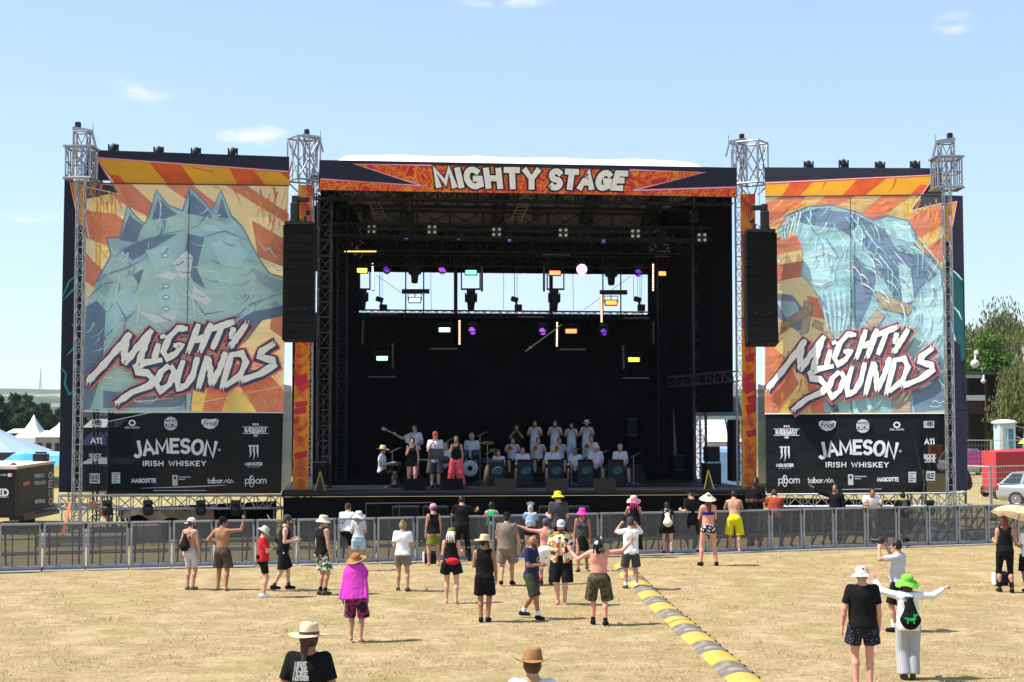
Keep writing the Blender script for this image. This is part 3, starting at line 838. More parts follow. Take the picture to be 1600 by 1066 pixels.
# the inner black support legs (dark trusses) on both sides of the stage
for lab, px0, sy, w in (('dark lattice leg standing left inside the stage behind the speaker array', 506, 1.2, .42), ('second dark lattice leg left inside the stage, further back', 533, 5.0, .34),
      ('dark lattice leg right inside the stage, in front of the side exit', 1094, 4.6, .42), ('dark lattice leg at the right rear of the stage by the back curtain', 1036, 9.3, .34)):
 q = SP(sy); p = q.px(px0, 700); mb = MB()
 mb.truss((p.x, p.y, DZ), (p.x, p.y, 11.2), w, w, bay=.5, rc=.027, rd=.013); tag(mb.build('support_leg', M_DARKM if 'right inside' in lab else M_BLACKM), lab, 'truss leg')
mb = MB(); mb.truss(SP(4.6).px(1050, 597), SP(.8).px(1148, 588), .3, .35, bay=.5, rc=.025, rd=.014)
tag(mb.build('cross_truss', M_DARKM), 'dark cross truss over the side exit on the right of the stage', 'truss')
# ------------------------------------------------------------------ the four towers
def tower(label, px, D, topz, kind, turn=0.0, w=.22):
 p = W(px, 700, D); base = Vector((p.x, D, 0))
 t = thing('stage_tower', label, 'truss tower', base, group='towers of the stage')
 mb = MB(); mb.truss(base + Vector((0, 0, .05)), base + Vector((0, 0, topz - 1.15)), w, w, bay=.42, rc=.021, rd=.010, n=6); mb.build('mast', M_ALU, t)
 mb = MB(); mb.box(base + Vector((0, 0, .05)), (w + .5, w + .5, .1), bev=.02)
 for sx in (-1, 1):
  for sy in (-1, 1):
   mb.beam(base + Vector((sx * .2, sy * .2, .06)), base + Vector((sx * .85, sy * .6, .06)), .08, .08)
   mb.tube(base + Vector((sx * .8, sy * .55, .0)), base + Vector((sx * .8, sy * .55, .12)), .07)
 mb.build('base', M_STEEL, t)
 # sleeve block
 if kind == 'outer': s, z0, z1 = .74, topz - 1.62, topz - .72
 else: s, z0, z1 = .80, topz - 1.62, topz - .22
 mb = MB(); Rm = Matrix.Rotation(turn, 4, 'Z'); c = base + Vector(((0 if kind == 'outer' else -.2 if px < 800 else .45), -.1 if kind != 'outer' else 0, 0))
 cs = [Rm @ Vector((a * s / 2, b * s / 2, 0)) for a, b in ((-1, -1), (1, -1), (1, 1), (-1, 1))]
 for i in range(4):
  a, b = cs[i], cs[(i + 1) % 4]
  mb.tube(c + a + Vector((0, 0, z0)), c + a + Vector((0, 0, z1)), .028, n=6)
  for z in (z0, z1): mb.tube(c + a + Vector((0, 0, z)), c + b + Vector((0, 0, z)), .032, n=6)
  if kind == 'outer':
   for k in (.33, .66):
    q_ = a.lerp(b, k); mb.tube(c + q_ + Vector((0, 0, z0)), c + q_ + Vector((0, 0, z1)), .022, n=5)
   mb.tube(c + a + Vector((0, 0, (z0 + z1) / 2)), c + b + Vector((0, 0, (z0 + z1) / 2)), .016, n=4)
   mb.tube(c + a + Vector((0, 0, z0)), c + b + Vector((0, 0, z1)), .018, n=4)
   mb.beam(c + a * 1.12 + Vector((0, 0, z1 + .03)), c + b * 1.12 + Vector((0, 0, z1 + .03)), .07, .05)
   mb.beam(c + a * 1.12 + Vector((0, 0, z0 - .03)), c + b * 1.12 + Vector((0, 0, z0 - .03)), .07, .05)
  else:
   mb.tube(c + a + Vector((0, 0, z0)), c + b + Vector((0, 0, z1)), .026, n=5)
   mb.tube(c + a + Vector((0, 0, z1)), c + b + Vector((0, 0, z0)), .026, n=5)
   mb.tube(c + (a + b) / 2 + Vector((0, 0, z0)), c + (a + b) / 2 + Vector((0, 0, z1)), .018, n=4)
   mb.tube(c + a + Vector((0, 0, z0)), c + a * .35 + Vector((0, 0, z0 - .35)), .026, n=5)
 mb.build('sleeve_block', M_ALU, t)
 # head with pulley
 mb = MB(); h0, h1 = topz - 1.15, topz - .22; w2 = .40
 for sx in (-1, 1):
  for sy in (-1, 1): mb.tube(base + Vector((sx * w2 / 2, sy * w2 / 2, h0)), base + Vector((sx * w2 / 2, sy * w2 / 2, h1)), .024)
 for sx, sy, ex, ey in ((-1, -1, 1, -1), (1, -1, 1, 1), (1, 1, -1, 1), (-1, 1, -1, -1)):
  a = base + Vector((sx * w2 / 2, sy * w2 / 2, 0)); b = base + Vector((ex * w2 / 2, ey * w2 / 2, 0))
  mb.tube(a + Vector((0, 0, h1)), b + Vector((0, 0, h1)), .026); mb.tube(a + Vector((0, 0, h0)), b + Vector((0, 0, h1)), .015, n=4)
  mb.tube(a + Vector((0, 0, h1)), b + Vector((0, 0, h0)), .015, n=4)
 mb.build('head_frame', M_ALU, t)
 mb = MB(); sgn = 1 if px < 800 else -1
 mb.beam(base + Vector((-.26 * sgn, 0, h1 + .12)), base + Vector((.30 * sgn, 0, h1 + .03)), .22, .1)
 mb.beam(base + Vector((.30 * sgn, 0, h1 + .03)), base + Vector((.42 * sgn, 0, h1 - .45)), .16, .05)
 mb.build('head_sheave', M_ALU, t)
 mb = MB(); mb.box(base + Vector((-.12 * sgn, 0, h1 + .22)), (.16, .18, .2), bev=.03)
 mb.build('pulley', M_BLACKM, t); mb = MB(); mb.tube(base + Vector((.32 * sgn, .05, h1)), base + Vector((.32 * sgn, .05, h1 + .3)), .008); mb.build('antenna', M_BLACKM, t)
 return t
LA, LB = W(100, 500, 46.3), W(452, 500, 49.2)
RA, RB = W(1192, 500, 50.6), W(1506, 500, 47.9)
tower('silver lattice tower at the left outer end of the stage, before the left banner', 121, 45.75, W(118, 196, 45.75).z, 'outer')
tower('silver lattice tower between the left banner and the stage opening', 482, 49.95, W(475, 207, 49.95).z, 'inner', R(33), .22)
tower('silver lattice tower between the stage opening and the right banner', 1157, 51.4, W(1163, 214, 51.4).z, 'inner', R(-33), .22)
tower('silver lattice tower at the right outer end of the stage, before the right banner', 1485, 47.3, W(1485, 213, 47.3).z, 'outer')
# ------------------------------------------------------------------ header banner with the stage name
M_CREAM = mat('cream print', (.86, .79, .68), .6, 0, .10, 3, wear=((.05, .05, .06), 2.6, .66, .70))
M_INK = mat('black print', (.012, .012, .016), .6)
M_PINKW = mat('pale pink print', (.80, .50, .50), .6)
M_MAG = mat('magenta print', (.50, .03, .12), .6)
M_COMIC = pattern('red and orange comic print', [(.60, .025, .03), (.74, .20, .015), (.64, .05, .02), (.80, .27, .02), (.55, .02, .035)], 1.35, 'noise', .55, (1, 1, 1.2), [0, .42, .46, .52, .59], 3.0)
HB = Plane(F0.at(0, 0, .55), F0.at(UL, 0, .55))
hdr = thing('header_banner', 'long navy banner over the stage opening lettered MIGHTY STAGE between red orange flashes', 'banner', HB.at(UL / 2, 11.1))
sh = Sheet(HB, 0)
mb = MB(); P = [HB.px(*p) for p in ((499, 250), (1151, 262), (1151.5, 308.5), (497.5, 297.5))]; B_ = [p - HB.n * .06 for p in P]
mb.add(P + B_, [(0, 3, 2, 1), (4, 5, 6, 7), (0, 1, 5, 4), (1, 2, 6, 5), (2, 3, 7, 6), (3, 0, 4, 7)]); mb.build('banner_sheet', M_NAVY, hdr)
sh.off = .006
sh.poly([(498, 296.8), (500.5, 280), (660, 290.6), (553, 256.4), (680, 258.6), (982, 265.6), (1102, 269.6), (988, 297.6), (1150, 292.6), (1150.5, 307.8)], M_COMIC)
for ln in ([(500.5, 280), (660, 290.6), (553, 256.4), (676, 258.6)], [(980, 265.6), (1102, 269.6), (988, 297.8), (1150, 292.6)]):
 sh.stroke(ln, 3.4, M_MAG); sh.stroke(ln, 1.6, M_PINKW)
sh.build('artwork', hdr)
sh2 = Sheet(HB, .03)
def hdrfn(x0, x1):
 def fn(t, g):
  x = x0 + (x1 - x0) * t; t = (x - 681) / 293; e = abs(t - .5) * 2
  yb = 290.5 + 3.8 * t + 1.0 * (1 - e); yt = 264.6 + 7.2 * t - 1.6 * (1 - e)
  return (x + (g - .5) * (16 * t - 8), yb + (yt - yb) * g)
 return fn
for wd_, w_, gp, x0, x1 in (('MIGHTY', 178, .38, 681, 840), ('STAGE', 120, .36, 861, 974)):
 sh2.off = .03
 for m_, th in ((M_INK, 14.5), (M_CREAM, 9.2)):
  sh2.text(wd_, 0, 0, 34, th, m_, w=w_, gap=gp, fn=hdrfn(x0, x1)); sh2.layer(6)
 sh2.build('lettering', hdr)
# ------------------------------------------------------------------ the two wings: frame banner, mesh print, sponsor banner
M_OCHRE = mat('ochre yellow print', (.70, .33, .015), .6, 0, .16, 1.6)
M_FLAME = mat('flame red print', (.62, .09, .015), .6, 0, .3, 2.2)
S_YEL = scrim('pale yellow mesh print', (.97, .58, .10), .15, .45, .10)
S_PINK = scrim('salmon pink mesh print', (.93, .28, .18), .10, .3, .22, 2.0)
S_FLM = scrim('orange red mesh print', (.90, .24, .10), .08, .3, .2)
S_TEAL = scrim('teal mesh print', (.36, .66, .74), .16, .2, .14, 1.6)
S_LTEAL = scrim('light teal mesh print', (.58, .84, .88), .14, .2, .08, 1.6)
S_SLATE = scrim('slate blue mesh print', (.22, .31, .44), .15, .2, .12, 1.4)
S_PALE = scrim('pale grey mesh print', (.76, .80, .80), .03, .1, .06)
S_TAN = scrim('tan mesh print', (.62, .50, .36), .03, .35, .08)
S_NAVY = scrim('navy mesh print', (.05, .06, .11), .14, .25, .2)
S_CREAM = scrim('cream lettering print', (.95, .90, .80), .0, .05, .05, 3)
S_RED = scrim('coral red print', (.90, .18, .18), .06, .1, .08)
S_INK = scrim('dark blue grey print', (.09, .11, .18), .06, .2, .1)
S_BLACK = scrim('black mesh banner', (.011, .014, .0165), .012, .02, .25)
S_THIN = scrim('thin black mesh', (.010, .014, .015), .30, .05, .2)
S_WHITE = scrim('white logo print', (.78, .78, .84), .02, .2, .04, 3)
S_GREY = scrim('light grey logo print', (.55, .58, .64), .05, .2, .05, 3)
M_TEALP = mat('bright teal print', (.02, .30, .32), .6, 0, .2, 2)
WL_, WR_ = Plane(LA, LB), Plane(RA, RB)
def sheetbox(pl, pts, m, name, parent, th=.03, off=0.0):
 mb = MB(); mb.use(m); P = [pl.px(p[0], p[1], off) for p in pts]; n = len(P)
 mb.poly(P)
 if th:
  Q = [p - pl.n * th for p in P]
  mb.add(P + Q, [(i, i + n, (i + 1) % n + n, (i + 1) % n) for i in range(n)])
 return mb.build(name, None, parent)
def logo(sh, T, mI, mR, mC):
 """brush lettering MIGHTY SOUNDS; strokes traced in the left banner's own layout, T moves them"""
 Z = lambda pts: [T((80 + x / 3.807, 440 + y / 3.807)) for x, y in pts]
 L = [
  ('c', [(205, 600), (300, 500), (400, 385), (462, 310)], 40), ('c', [(440, 335), (425, 420), (430, 490)], 42), ('c', [(425, 495), (500, 395), (590, 290)], 40), ('c', [(575, 300), (540, 400), (505, 500)], 40),
  ('c', [(628, 370), (600, 470)], 38), ('c', [(650, 318), (658, 340)], 40),
  ('c', [(800, 285), (745, 280), (690, 335), (655, 420), (680, 458), (730, 430), (762, 385), (715, 382)], 36),
  ('c', [(865, 255), (800, 430)], 38), ('c', [(940, 250), (872, 425)], 38), ('c', [(840, 358), (905, 328)], 34),
  ('c', [(930, 290), (1080, 240)], 38), ('c', [(1005, 270), (945, 405)], 38),
  ('c', [(1072, 275), (1058, 330), (1100, 322)], 34), ('c', [(1150, 252), (1090, 340), (1048, 395)], 38),
  ('c', [(372, 728), (470, 660), (575, 620), (600, 585), (560, 545), (505, 540), (495, 510), (540, 485), (650, 468)], 40),
  ('c', [(690, 500), (640, 540), (612, 610), (640, 650), (690, 615), (722, 545), (700, 500)], 36),
  ('c', [(775, 470), (735, 580), (745, 635), (790, 620), (830, 560), (858, 450)], 38),
  ('c', [(915, 445), (862, 640)], 38), ('c', [(918, 450), (935, 540), (940, 620)], 38), ('c', [(940, 620), (990, 520), (1025, 420)], 36),
  ('c', [(1060, 430), (1000, 640)], 38), ('c', [(1045, 440), (1120, 430), (1145, 480), (1110, 560), (1020, 625)], 36),
  ('c', [(1315, 368), (1240, 415), (1225, 450), (1300, 470), (1310, 500), (1230, 550), (1110, 592)], 40)]
 sc = abs(T((180, 500))[0] - T((80, 500))[0]) / 100
 def rag(q):                                             # ragged brush end
  return lambda t: .86 + .14 * math.sin(t * 23 + q) if .04 < t < .96 else .62
 for th, m_, dx in ((78, mR, 5), (62, mI, 3), (40, mC, 0)):
  for i, (k, pts, w) in enumerate(L):
   q = Z([(x + dx, y + dx) for x, y in pts])
   # resample for a lively edge
   rs = []
   for a, b in zip(q, q[1:]):
    for s in range(4): rs.append((a[0] + (b[0] - a[0]) * s / 4, a[1] + (b[1] - a[1]) * s / 4))
   rs.append(q[-1])
   sh.stroke(rs, (w * 1.14 + th - 40) / 3.807 * sc, m_, taper=rag(i) if th == 40 else None, ext=(th - 40) / 3.807 * .35 * sc)
  sh.layer(3)
 # scraped brush hairs at the stroke ends
 for x, y in ((215, 610), (430, 480), (515, 495), (800, 425), (870, 420), (1050, 390), (385, 735), (865, 640), (945, 620), (1005, 640), (1115, 600), (1310, 360), (1150, 245), (1080, 235)):
  for k in range(3):
   q = Z([(x + k * 9 - 9, y - 8), (x + k * 9 - 9 - 6, y + 10 + 6 * k % 9)])
   sh.stroke(q, 1.6 * sc, mI if k % 2 else mC, taper=lambda t: 1.2 - t)
def inside(p, poly):
 r = False
 for (x0, y0), (x1, y1) in zip(poly, poly[1:] + poly[:1]):
  if (y0 > p[1]) != (y1 > p[1]) and p[0] < (x1 - x0) * (p[1] - y0) / (y1 - y0) + x0: r = not r
 return r
def hatch(sh, poly, n, ang, L, mats, seed, th=1.5, bend=.5):
 """lively inked strokes strewn inside a printed shape"""
 base_ = sh.off; rr = random.Random(seed); xs = [p[0] for p in poly]; ys = [p[1] for p in poly]; k = 0
 while k < n:
  x, y = rr.uniform(min(xs), max(xs)), rr.uniform(min(ys), max(ys)); a = ang + .5 * math.sin(x * .021 + y * .017) * 1.6 + rr.uniform(-.25, .25); l = L * rr.uniform(.5, 1.4)
  q = [(x + math.cos(a + bend * t) * l * t, y + math.sin(a + bend * t) * l * t) for t in (0, .25, .5, .75, 1)]
  if not all(inside(p, poly) for p in q): k += .05; continue
  sh.off = base_ + .0009 * (int(k * 7) % 24); sh.stroke(q, th * rr.uniform(.6, 1.6), mats[int(rr.random() * len(mats))], taper=lambda t: 1.2 - t); k += 1
 sh.off = base_ + .022
def arch_text(sh, s, cx, yb, w, h0, h1, sag, th, m, serif=2.2):
 def fn(t, g):
  e = (t - .5) * 2
  base = yb + sag * e * e; h = h0 + (h1 - h0) * e * e
  return (cx + w * (t - .5) + (g - .5) * e * 5.0 * (1 if True else 0), base - h * g)
 sh.text(s, 0, 0, 20, th, m, w=w, gap=.26, fn=fn, serif=serif)
def sponsors(sh, X, Y, flip=False):
 """sponsor marks; X, Y place the layout of the left banner (photo pixels there)"""
 Wt, Gr = S_WHITE, S_GREY
 P = lambda x, y: (X(x), Y(y))
 arch_text(sh, 'JAMESON', X(271), Y(706.5), abs(X(334) - X(209)), 19.5, 22.5, 7.2, 5.0, Wt)
 sh.ring(P(341, 703), 1.6, 1.6, .8, Wt)
 sh.text('IRISH WHISKEY', X(271) - 48.5, Y(727.6), 7.0, 1.8, Wt, w=97, gap=.34)
 return P, Wt, Gr
def m_disc(sh, c):          # round badge with a dark word band
 sh.disc(c, 11, 10.6, S_GREY); sh.stroke([(c[0] - 11, c[1] - .3), (c[0] + 11, c[1] - .3)], 7, S_BLACK)
 sh.stroke([(c[0] - 9.5, c[1] - 5), (c[0] + 4, c[1] - 5.4), (c[0] + 9, c[1] - 6.2)], 1, S_BLACK); sh.stroke([(c[0] - 9.5, c[1] + 5), (c[0] + 9.5, c[1] + 4.6)], 1, S_BLACK)
 sh.text('PEPSI', c[0] - 9.2, c[1] + 2.2, 4.8, 1.5, S_WHITE, w=18.4, gap=.34)
def m_friall(sh, c):
 sh.poly([(c[0] - 13.5, c[1] - 5.5), (c[0] - 9, c[1] - 7.5), (c[0], c[1] - 6.6), (c[0] + 9, c[1] - 7.8), (c[0] + 13.8, c[1] - 5.5), (c[0] + 12, c[1] + 2), (c[0] + 6, c[1] + 7.4), (c[0] - 2, c[1] + 8.6), (c[0] - 9, c[1] + 5), (c[0] - 13, c[1])], S_WHITE)
 sh.text('F', c[0] - 9.6, c[1] + 3, 7.6, 1.2, S_BLACK, slant=.25); sh.text('riall', c[0] - 4.6, c[1] + 3, 7.6, 1.05, S_BLACK, w=14, slant=.25, gap=.2)
def m_radegast(sh, c):
 sh.ring((c[0], c[1] - 2), 10, 11, 1.2, S_WHITE, 0, 180, 14); sh.ring((c[0], c[1] - 2), 6.6, 7.4, 1.6, S_GREY, 0, 180, 10)
 for k in (-3.4, 0, 3.4): sh.disc((c[0] + k, c[1] - 4.8), 1.3, 2.0, S_WHITE, 8)
 for y in (-.6, 9.4): sh.stroke([(c[0] - 20, c[1] + y), (c[0] + 20, c[1] + y)], .9, S_WHITE)
 sh.text('RADEGAST', c[0] - 16.5, c[1] + 7.6, 6.2, 1.5, S_WHITE, w=33, gap=.2)
 sh.disc((c[0], c[1] + 12.4), 4, 2, S_GREY, 10)
def m_claw(sh, c):
 for k, (dx, ln) in enumerate(((-5.5, 18), (0, 22), (5.5, 18))):
  sh.stroke([(c[0] + dx - 3, c[1] - 11), (c[0] + dx + .6, c[1] - 11.6), (c[0] + dx + .2, c[1] - 4), (c[0] + dx + 1.0, c[1] + 2), (c[0] + dx - .6 + (k - 1) * 1.2, c[1] - 11 + ln)], 2.6, S_WHITE, taper=lambda t: .8 + .5 * math.sin(3.1 * t) - .7 * t * t)
 sh.text('MONSTER', c[0] - 13, c[1] + 19, 4.2, 1.3, S_WHITE, w=26, gap=.3); sh.text('ENERGY', c[0] - 9, c[1] + 22.4, 1.7, .5, S_GREY, w=18, gap=1.2)
def m_ploom(sh, x, y):      # x: left edge, y: baseline
 sh.text('pl', x, y, 11.5, 1.3, S_WHITE, gap=.22); sh.ring((x + 9.5, y - 3.2), 3.6, 8.8, 1.1, S_WHITE)
 sh.text('oom', x + 8.6, y, 11.5, 1.4, S_WHITE, w=23.5, gap=.16)
def m_tabor(sh, x, y):
 sh.text('tabor', x, y, 8.2, 1.35, S_WHITE, w=23, gap=.2); sh.stroke([(x + 10.6, y - 8.6), (x + 7.8, y - 7)], .9, S_WHITE)
 for k in range(3): sh.stroke([(x + 25.5 + 4.6 * k - 1, y), (x + 29.8 + 4.2 * k - 1, y - 7 + abs(k - 1) * 1.5), (x + 34 + 3.6 * k - 1, y)], 1.0, S_WHITE)
def m_card(sh, x0, y0, x1, y1, txt=None):
 sh.poly([(x0, y0), (x1, y0), (x1, y1), (x0, y1)], S_GREY)
 if txt: sh.text(txt, x0 + 1.6, y0 + 8.6, 5.6, 1.3, S_BLACK, w=x1 - x0 - 3.2, gap=.25); sh.poly([(x0 + 2, y1 - 5), (x1 - 2, y1 - 4), (x1 - 4, y1 - 2.2), (x0 + 2, y1 - 3)], S_BLACK)
 else:
  for k in range(4): sh.stroke([(x0 + 1.6, y0 + 3 + k * 3.6), (x1 - 1.8 - (k % 2) * 3, y0 + 3 + k * 3.6)], 1.1, S_BLACK)
def m_flagtext(sh, x, y):
 sh.poly([(x, y), (x + 8.2, y), (x + 8.2, y + 16.6), (x, y + 16.6)], S_GREY); sh.disc((x + 4.1, y + 4.6), 2.0, 2.6, S_BLACK, 10)
 for k in range(2): sh.stroke([(x + 10, y + 3.2 + 3.4 * k), (x + (28.5 if k == 0 else 20), y + 3.2 + 3.4 * k)], 1.4, S_GREY)
def m_tv(sh, c):
 sh.ring(c, 4.6, 4.0, 2.4, S_WHITE, 0, 360, 8); sh.text('CESKA TELEVIZE', c[0] - 11, c[1] + 8.3, 2.2, .7, S_GREY, w=22, gap=.3)
def m_small(sh, x, y):
 sh.poly([(x, y), (x + 16, y), (x + 16, y + 10.6), (x, y + 10.6)], S_GREY)
 sh.text('N8B', x + 2, y + 7.6, 6.2, 1.3, S_BLACK, w=12, gap=.2)
# ---- left wing
wl = thing('wing_banner', 'left wing banner, navy framed teal and salmon mesh print with spiky crags, lettered MIGHTY SOUNDS', 'banner', WL_.px(280, 600), group='wing banners beside the stage')
nav = MB(); nav.use(M_NAVY)
fr = [[(139, 234), (452, 245), (452, 291), (131, 281)], [(101, 281), (133, 281.2), (131, 640), (127.5, 770), (92, 769), (96.5, 500)]]
for q in fr:
 P = [WL_.px(x, y, .0) for x, y in q]; nav.poly(P); Q = [p - WL_.n * .05 for p in P]; k = len(P); nav.add(P + Q, [(i, i + k, (i + 1) % k + k, (i + 1) % k) for i in range(k)])
nav.build('frame_banner', None, wl)
sa = Sheet(WL_, .006)
sa.poly([(153, 247.5), (452, 269.5), (452, 290.5), (175, 287)], M_OCHRE)
for q in ([(233, 254.5), (282, 258), (306, 289), (262, 288)], [(358, 263.5), (396, 266.5), (416, 290), (372, 289.6)], [(438, 269), (452, 270), (452, 282)], [(170, 272), (186, 275), (196, 286.5), (178, 286.5)]): sa.poly(q, M_FLAME)
for q in ([(240, 258), (252, 262), (266, 276)], [(262, 262), (280, 268), (292, 282)], [(372, 268), (384, 276), (392, 286)], [(388, 272), (404, 285)], [(300, 262), (330, 268), (342, 280)]): sa.stroke(q, 1.6, M_FLAME, taper=lambda t: 1.2 - t)
sa.build('frame_artwork', wl); sa.poly([(112, 287), (133, 291), (131.5, 352), (124, 352)], M_OCHRE)
for m_, th in ((M_MAG, 3.2), (M_PINKW, 1.4)):
 sa.stroke([(452, 268.5), (151, 246.5), (168, 275), (190, 305)], th, m_); sa.stroke([(123, 350), (109.5, 285.5), (132, 291)], th, m_)
sa.build('frame_artwork', wl)
for q in ([(97, 465), (108, 440), (125, 425)], [(96, 575), (103, 585), (101, 600), (108, 617), (116, 610), (131, 626)], [(98, 470), (112, 455), (128, 440)], [(104, 556), (114, 545), (128, 530)], [(112, 506), (116, 511), (124, 508)]): sa.stroke(q, 1.9, M_TEALP, taper=lambda t: .5 + math.sin(3.1 * t))
sa.build('frame_artwork', wl)
OFF = .10
sheetbox(WL_, [(133, 287), (450, 291), (441, 644), (126, 640)], S_YEL, 'mesh_print', wl, 0, OFF)
s = Sheet(WL_, OFF + .006)
for q in ([(150, 287), (205, 289), (250, 330), (240, 345), (190, 318)], [(133, 330), (180, 335), (235, 380), (230, 410), (133, 372)], [(255, 289), (300, 290), (370, 345), (350, 352)],
   [(350, 290), (385, 291), (450, 335), (450, 352)], [(392, 345), (450, 378), (447, 420), (402, 402)], [(133, 395), (133, 440), (165, 465), (175, 440)], [(345, 560), (425, 590), (441, 610), (441, 644), (400, 644)],
   [(330, 575), (360, 600), (345, 644), (315, 644)], [(425, 470), (444, 480), (443, 530), (420, 515)], [(395, 420), (447, 445), (447, 470), (400, 440)]): s.poly(q, S_PINK)
s.poly([(133, 312), (182, 302), (175, 291), (133, 287.5)], S_NAVY); s.stroke([(133, 293), (190, 305), (168, 275)], 1.4, S_PALE)
s.stroke([(133, 345), (145, 410)], 1.3, S_PALE)
# abstract teal crags and surf (generic stand-in for the figure)
body = [(126, 640), (128, 575), (133, 480), (150, 440), (172, 400), (166, 372), (186, 372), (198, 322), (214, 342), (225, 350), (232, 336), (243, 298), (262, 322), (284, 330), (296, 293), (318, 316), (330, 330), (344, 298), (360, 338),
  (378, 356), (392, 384), (408, 412), (420, 428), (446, 436), (444, 492), (408, 500), (385, 530), (300, 600), (296, 644), (126, 640)]
s.poly(body, S_TEAL); s.stroke(body[3:29], 2.4, S_SLATE)
for q in ([(133, 480), (150, 470), (176, 500), (165, 560), (140, 640), (127, 640)], [(186, 376), (200, 338), (222, 352), (212, 380)], [(236, 344), (246, 310), (268, 330), (276, 336), (258, 342)], [(290, 334), (298, 304), (322, 326), (330, 342)], [(337, 340), (345, 310), (356, 342)],
   [(190, 392), (232, 372), (276, 366), (250, 382), (206, 408)], [(292, 366), (318, 372), (306, 420), (320, 452), (300, 440), (286, 400)], [(206, 430), (224, 420), (216, 446)], [(240, 500), (262, 520), (300, 524), (272, 532)], [(330, 540), (352, 500), (400, 486), (442, 478), (442, 492), (405, 502), (384, 528)], [(160, 610), (230, 620), (288, 612), (290, 636), (160, 638)]): s.poly(q, S_SLATE)
for q in ([(165, 470), (200, 445), (215, 470), (180, 520), (160, 560)], [(330, 380), (362, 370), (386, 398), (372, 420), (340, 412)], [(226, 392), (262, 384), (272, 410), (240, 420)], [(240, 452), (268, 446), (280, 490), (258, 500)], [(345, 520), (380, 490), (436, 456), (438, 468), (396, 484)], [(200, 540), (240, 520), (250, 560), (212, 585)], [(300, 350), (330, 352), (345, 362), (320, 362)]): s.poly(q, S_LTEAL)
for q in ([(268, 412), (290, 392), (300, 402), (296, 432), (282, 436)], [(214, 486), (246, 494), (270, 486), (276, 500), (240, 506)], [(300, 446), (330, 470), (322, 478), (298, 466)], [(262, 424), (276, 430), (268, 438), (240, 432)]): s.poly(q, S_PALE)
for q in ([(176, 404), (190, 392), (215, 380), (250, 368), (290, 360)], [(204, 360), (206, 346), (201, 334)], [(248, 338), (250, 322), (246, 308)], [(300, 330), (302, 316), (298, 304)], [(140, 448), (165, 430), (200, 418), (226, 404)], [(132, 470), (160, 445), (182, 440)], [(310, 372), (350, 362), (384, 376)], [(300, 466), (318, 492), (350, 486)],
   [(268, 440), (276, 470), (270, 510)], [(282, 436), (300, 470), (306, 520)], [(352, 508), (390, 476), (444, 456)], [(180, 470), (196, 500), (186, 540)], [(206, 460), (216, 480), (210, 520)], [(135, 520), (150, 505)], [(140, 540), (165, 520)], [(180, 616), (215, 628), (270, 622)], [(233, 470), (240, 492)]): s.stroke(q, 1.8, S_PALE if hash(q[0]) % 2 else S_SLATE, taper=lambda t: .35 + math.sin(3.14 * t))
for q in ([(258, 448), (264, 446)], [(258, 465), (264, 463)], [(258, 483), (264, 481)], [(256, 400), (262, 398)]): s.disc(q[0], 5.5, 3.6, S_SLATE, 12); s.disc(q[0], 4, 2.2, S_CREAM, 12)
for q in ([(404, 380), (412, 392), (418, 388), (428, 402), (440, 398)], [(408, 412), (424, 414), (432, 424), (446, 420)]): s.stroke(q, 1.5, S_PALE)
hatch(s, body, 150, 2.2, 22, (S_SLATE, S_LTEAL, S_LTEAL, S_SLATE, S_PALE), 5)
hatch(s, [(135, 290), (450, 293), (448, 420), (430, 410), (390, 330), (300, 292), (240, 296), (180, 350), (135, 420)], 70, .75, 26, (S_PINK, S_FLM, S_YEL), 6, 2.2, .2); hatch(s, [(300, 640), (345, 575), (440, 520), (440, 640)], 40, .9, 24, (S_PINK, S_FLM, S_YEL), 7, 2.4, .2)
s.build('mesh_artwork', wl)
s = Sheet(WL_, OFF + .15); logo(s, lambda p: p, S_INK, S_RED, S_CREAM); s.build('lettering', wl)
# seams, eyelets and a guy line over the print
mb = MB()
mb.tube(WL_.px(294, 300, OFF + .09), WL_.px(288, 640, OFF + .09), .012, n=4)
mb.tube(WL_.px(133, 287, OFF + .02), WL_.px(450, 291, OFF + .02), .02, n=5); mb.build('hem_rope', M_DARKM, wl)
sb = thing('sponsor_banner', 'black sponsor banner under the left wing print, white lettering and a thin see-through left strip', 'banner', WL_.px(280, 770), group='sponsor banners under the wing prints')
sheetbox(WL_, [(169, 646), (441, 644.5), (437.5, 771), (166, 772)], S_BLACK, 'banner_cloth', sb, 0, OFF + .02)
sheetbox(WL_, [(124, 641), (168.6, 646), (165.6, 772), (119.5, 769)], S_THIN, 'side_strip', sb, 0, OFF + .02)
s = Sheet(WL_, OFF + .03)
idn = lambda v: v
K = lambda: s.build('sponsor_mark', sb)
sponsors(s, idn, idn); s.build('lettering', sb)
m_tv(s, (205, 661)); K(); m_disc(s, (265, 662)); K(); m_friall(s, (326, 662)); K(); m_radegast(s, (397, 668)); K(); m_claw(s, (394, 708)); K(); m_ploom(s, 381, 755); K(); m_tabor(s, 322, 754.5); K()
s.text('MASCOTTE', 204, 753.5, 5.6, 1.5, S_WHITE, w=37, gap=.28); K(); m_flagtext(s, 267, 742); K(); m_card(s, 172.6, 738, 185.6, 755); K()
m_small(s, 141, 656); K(); s.text('A11', 140.5, 692, 8, 2.4, S_WHITE, w=16, gap=.3); K(); s.text('ROCK', 138, 714, 5, 1.4, S_GREY, w=18, gap=.25); s.text('ZONE', 140, 720, 4.6, 1.3, S_GREY, w=17, gap=.25); K(); m_card(s, 138, 739.5, 154, 755, 'UNO'); K()
s.stroke([(237, 766), (319, 766)], 1.0, S_GREY); s.stroke([(218, 762.5), (300, 760), (350, 757.5)], 1.3, S_GREY, taper=lambda t: .4 + math.sin(3.1 * t))
s.build('small_print', sb)
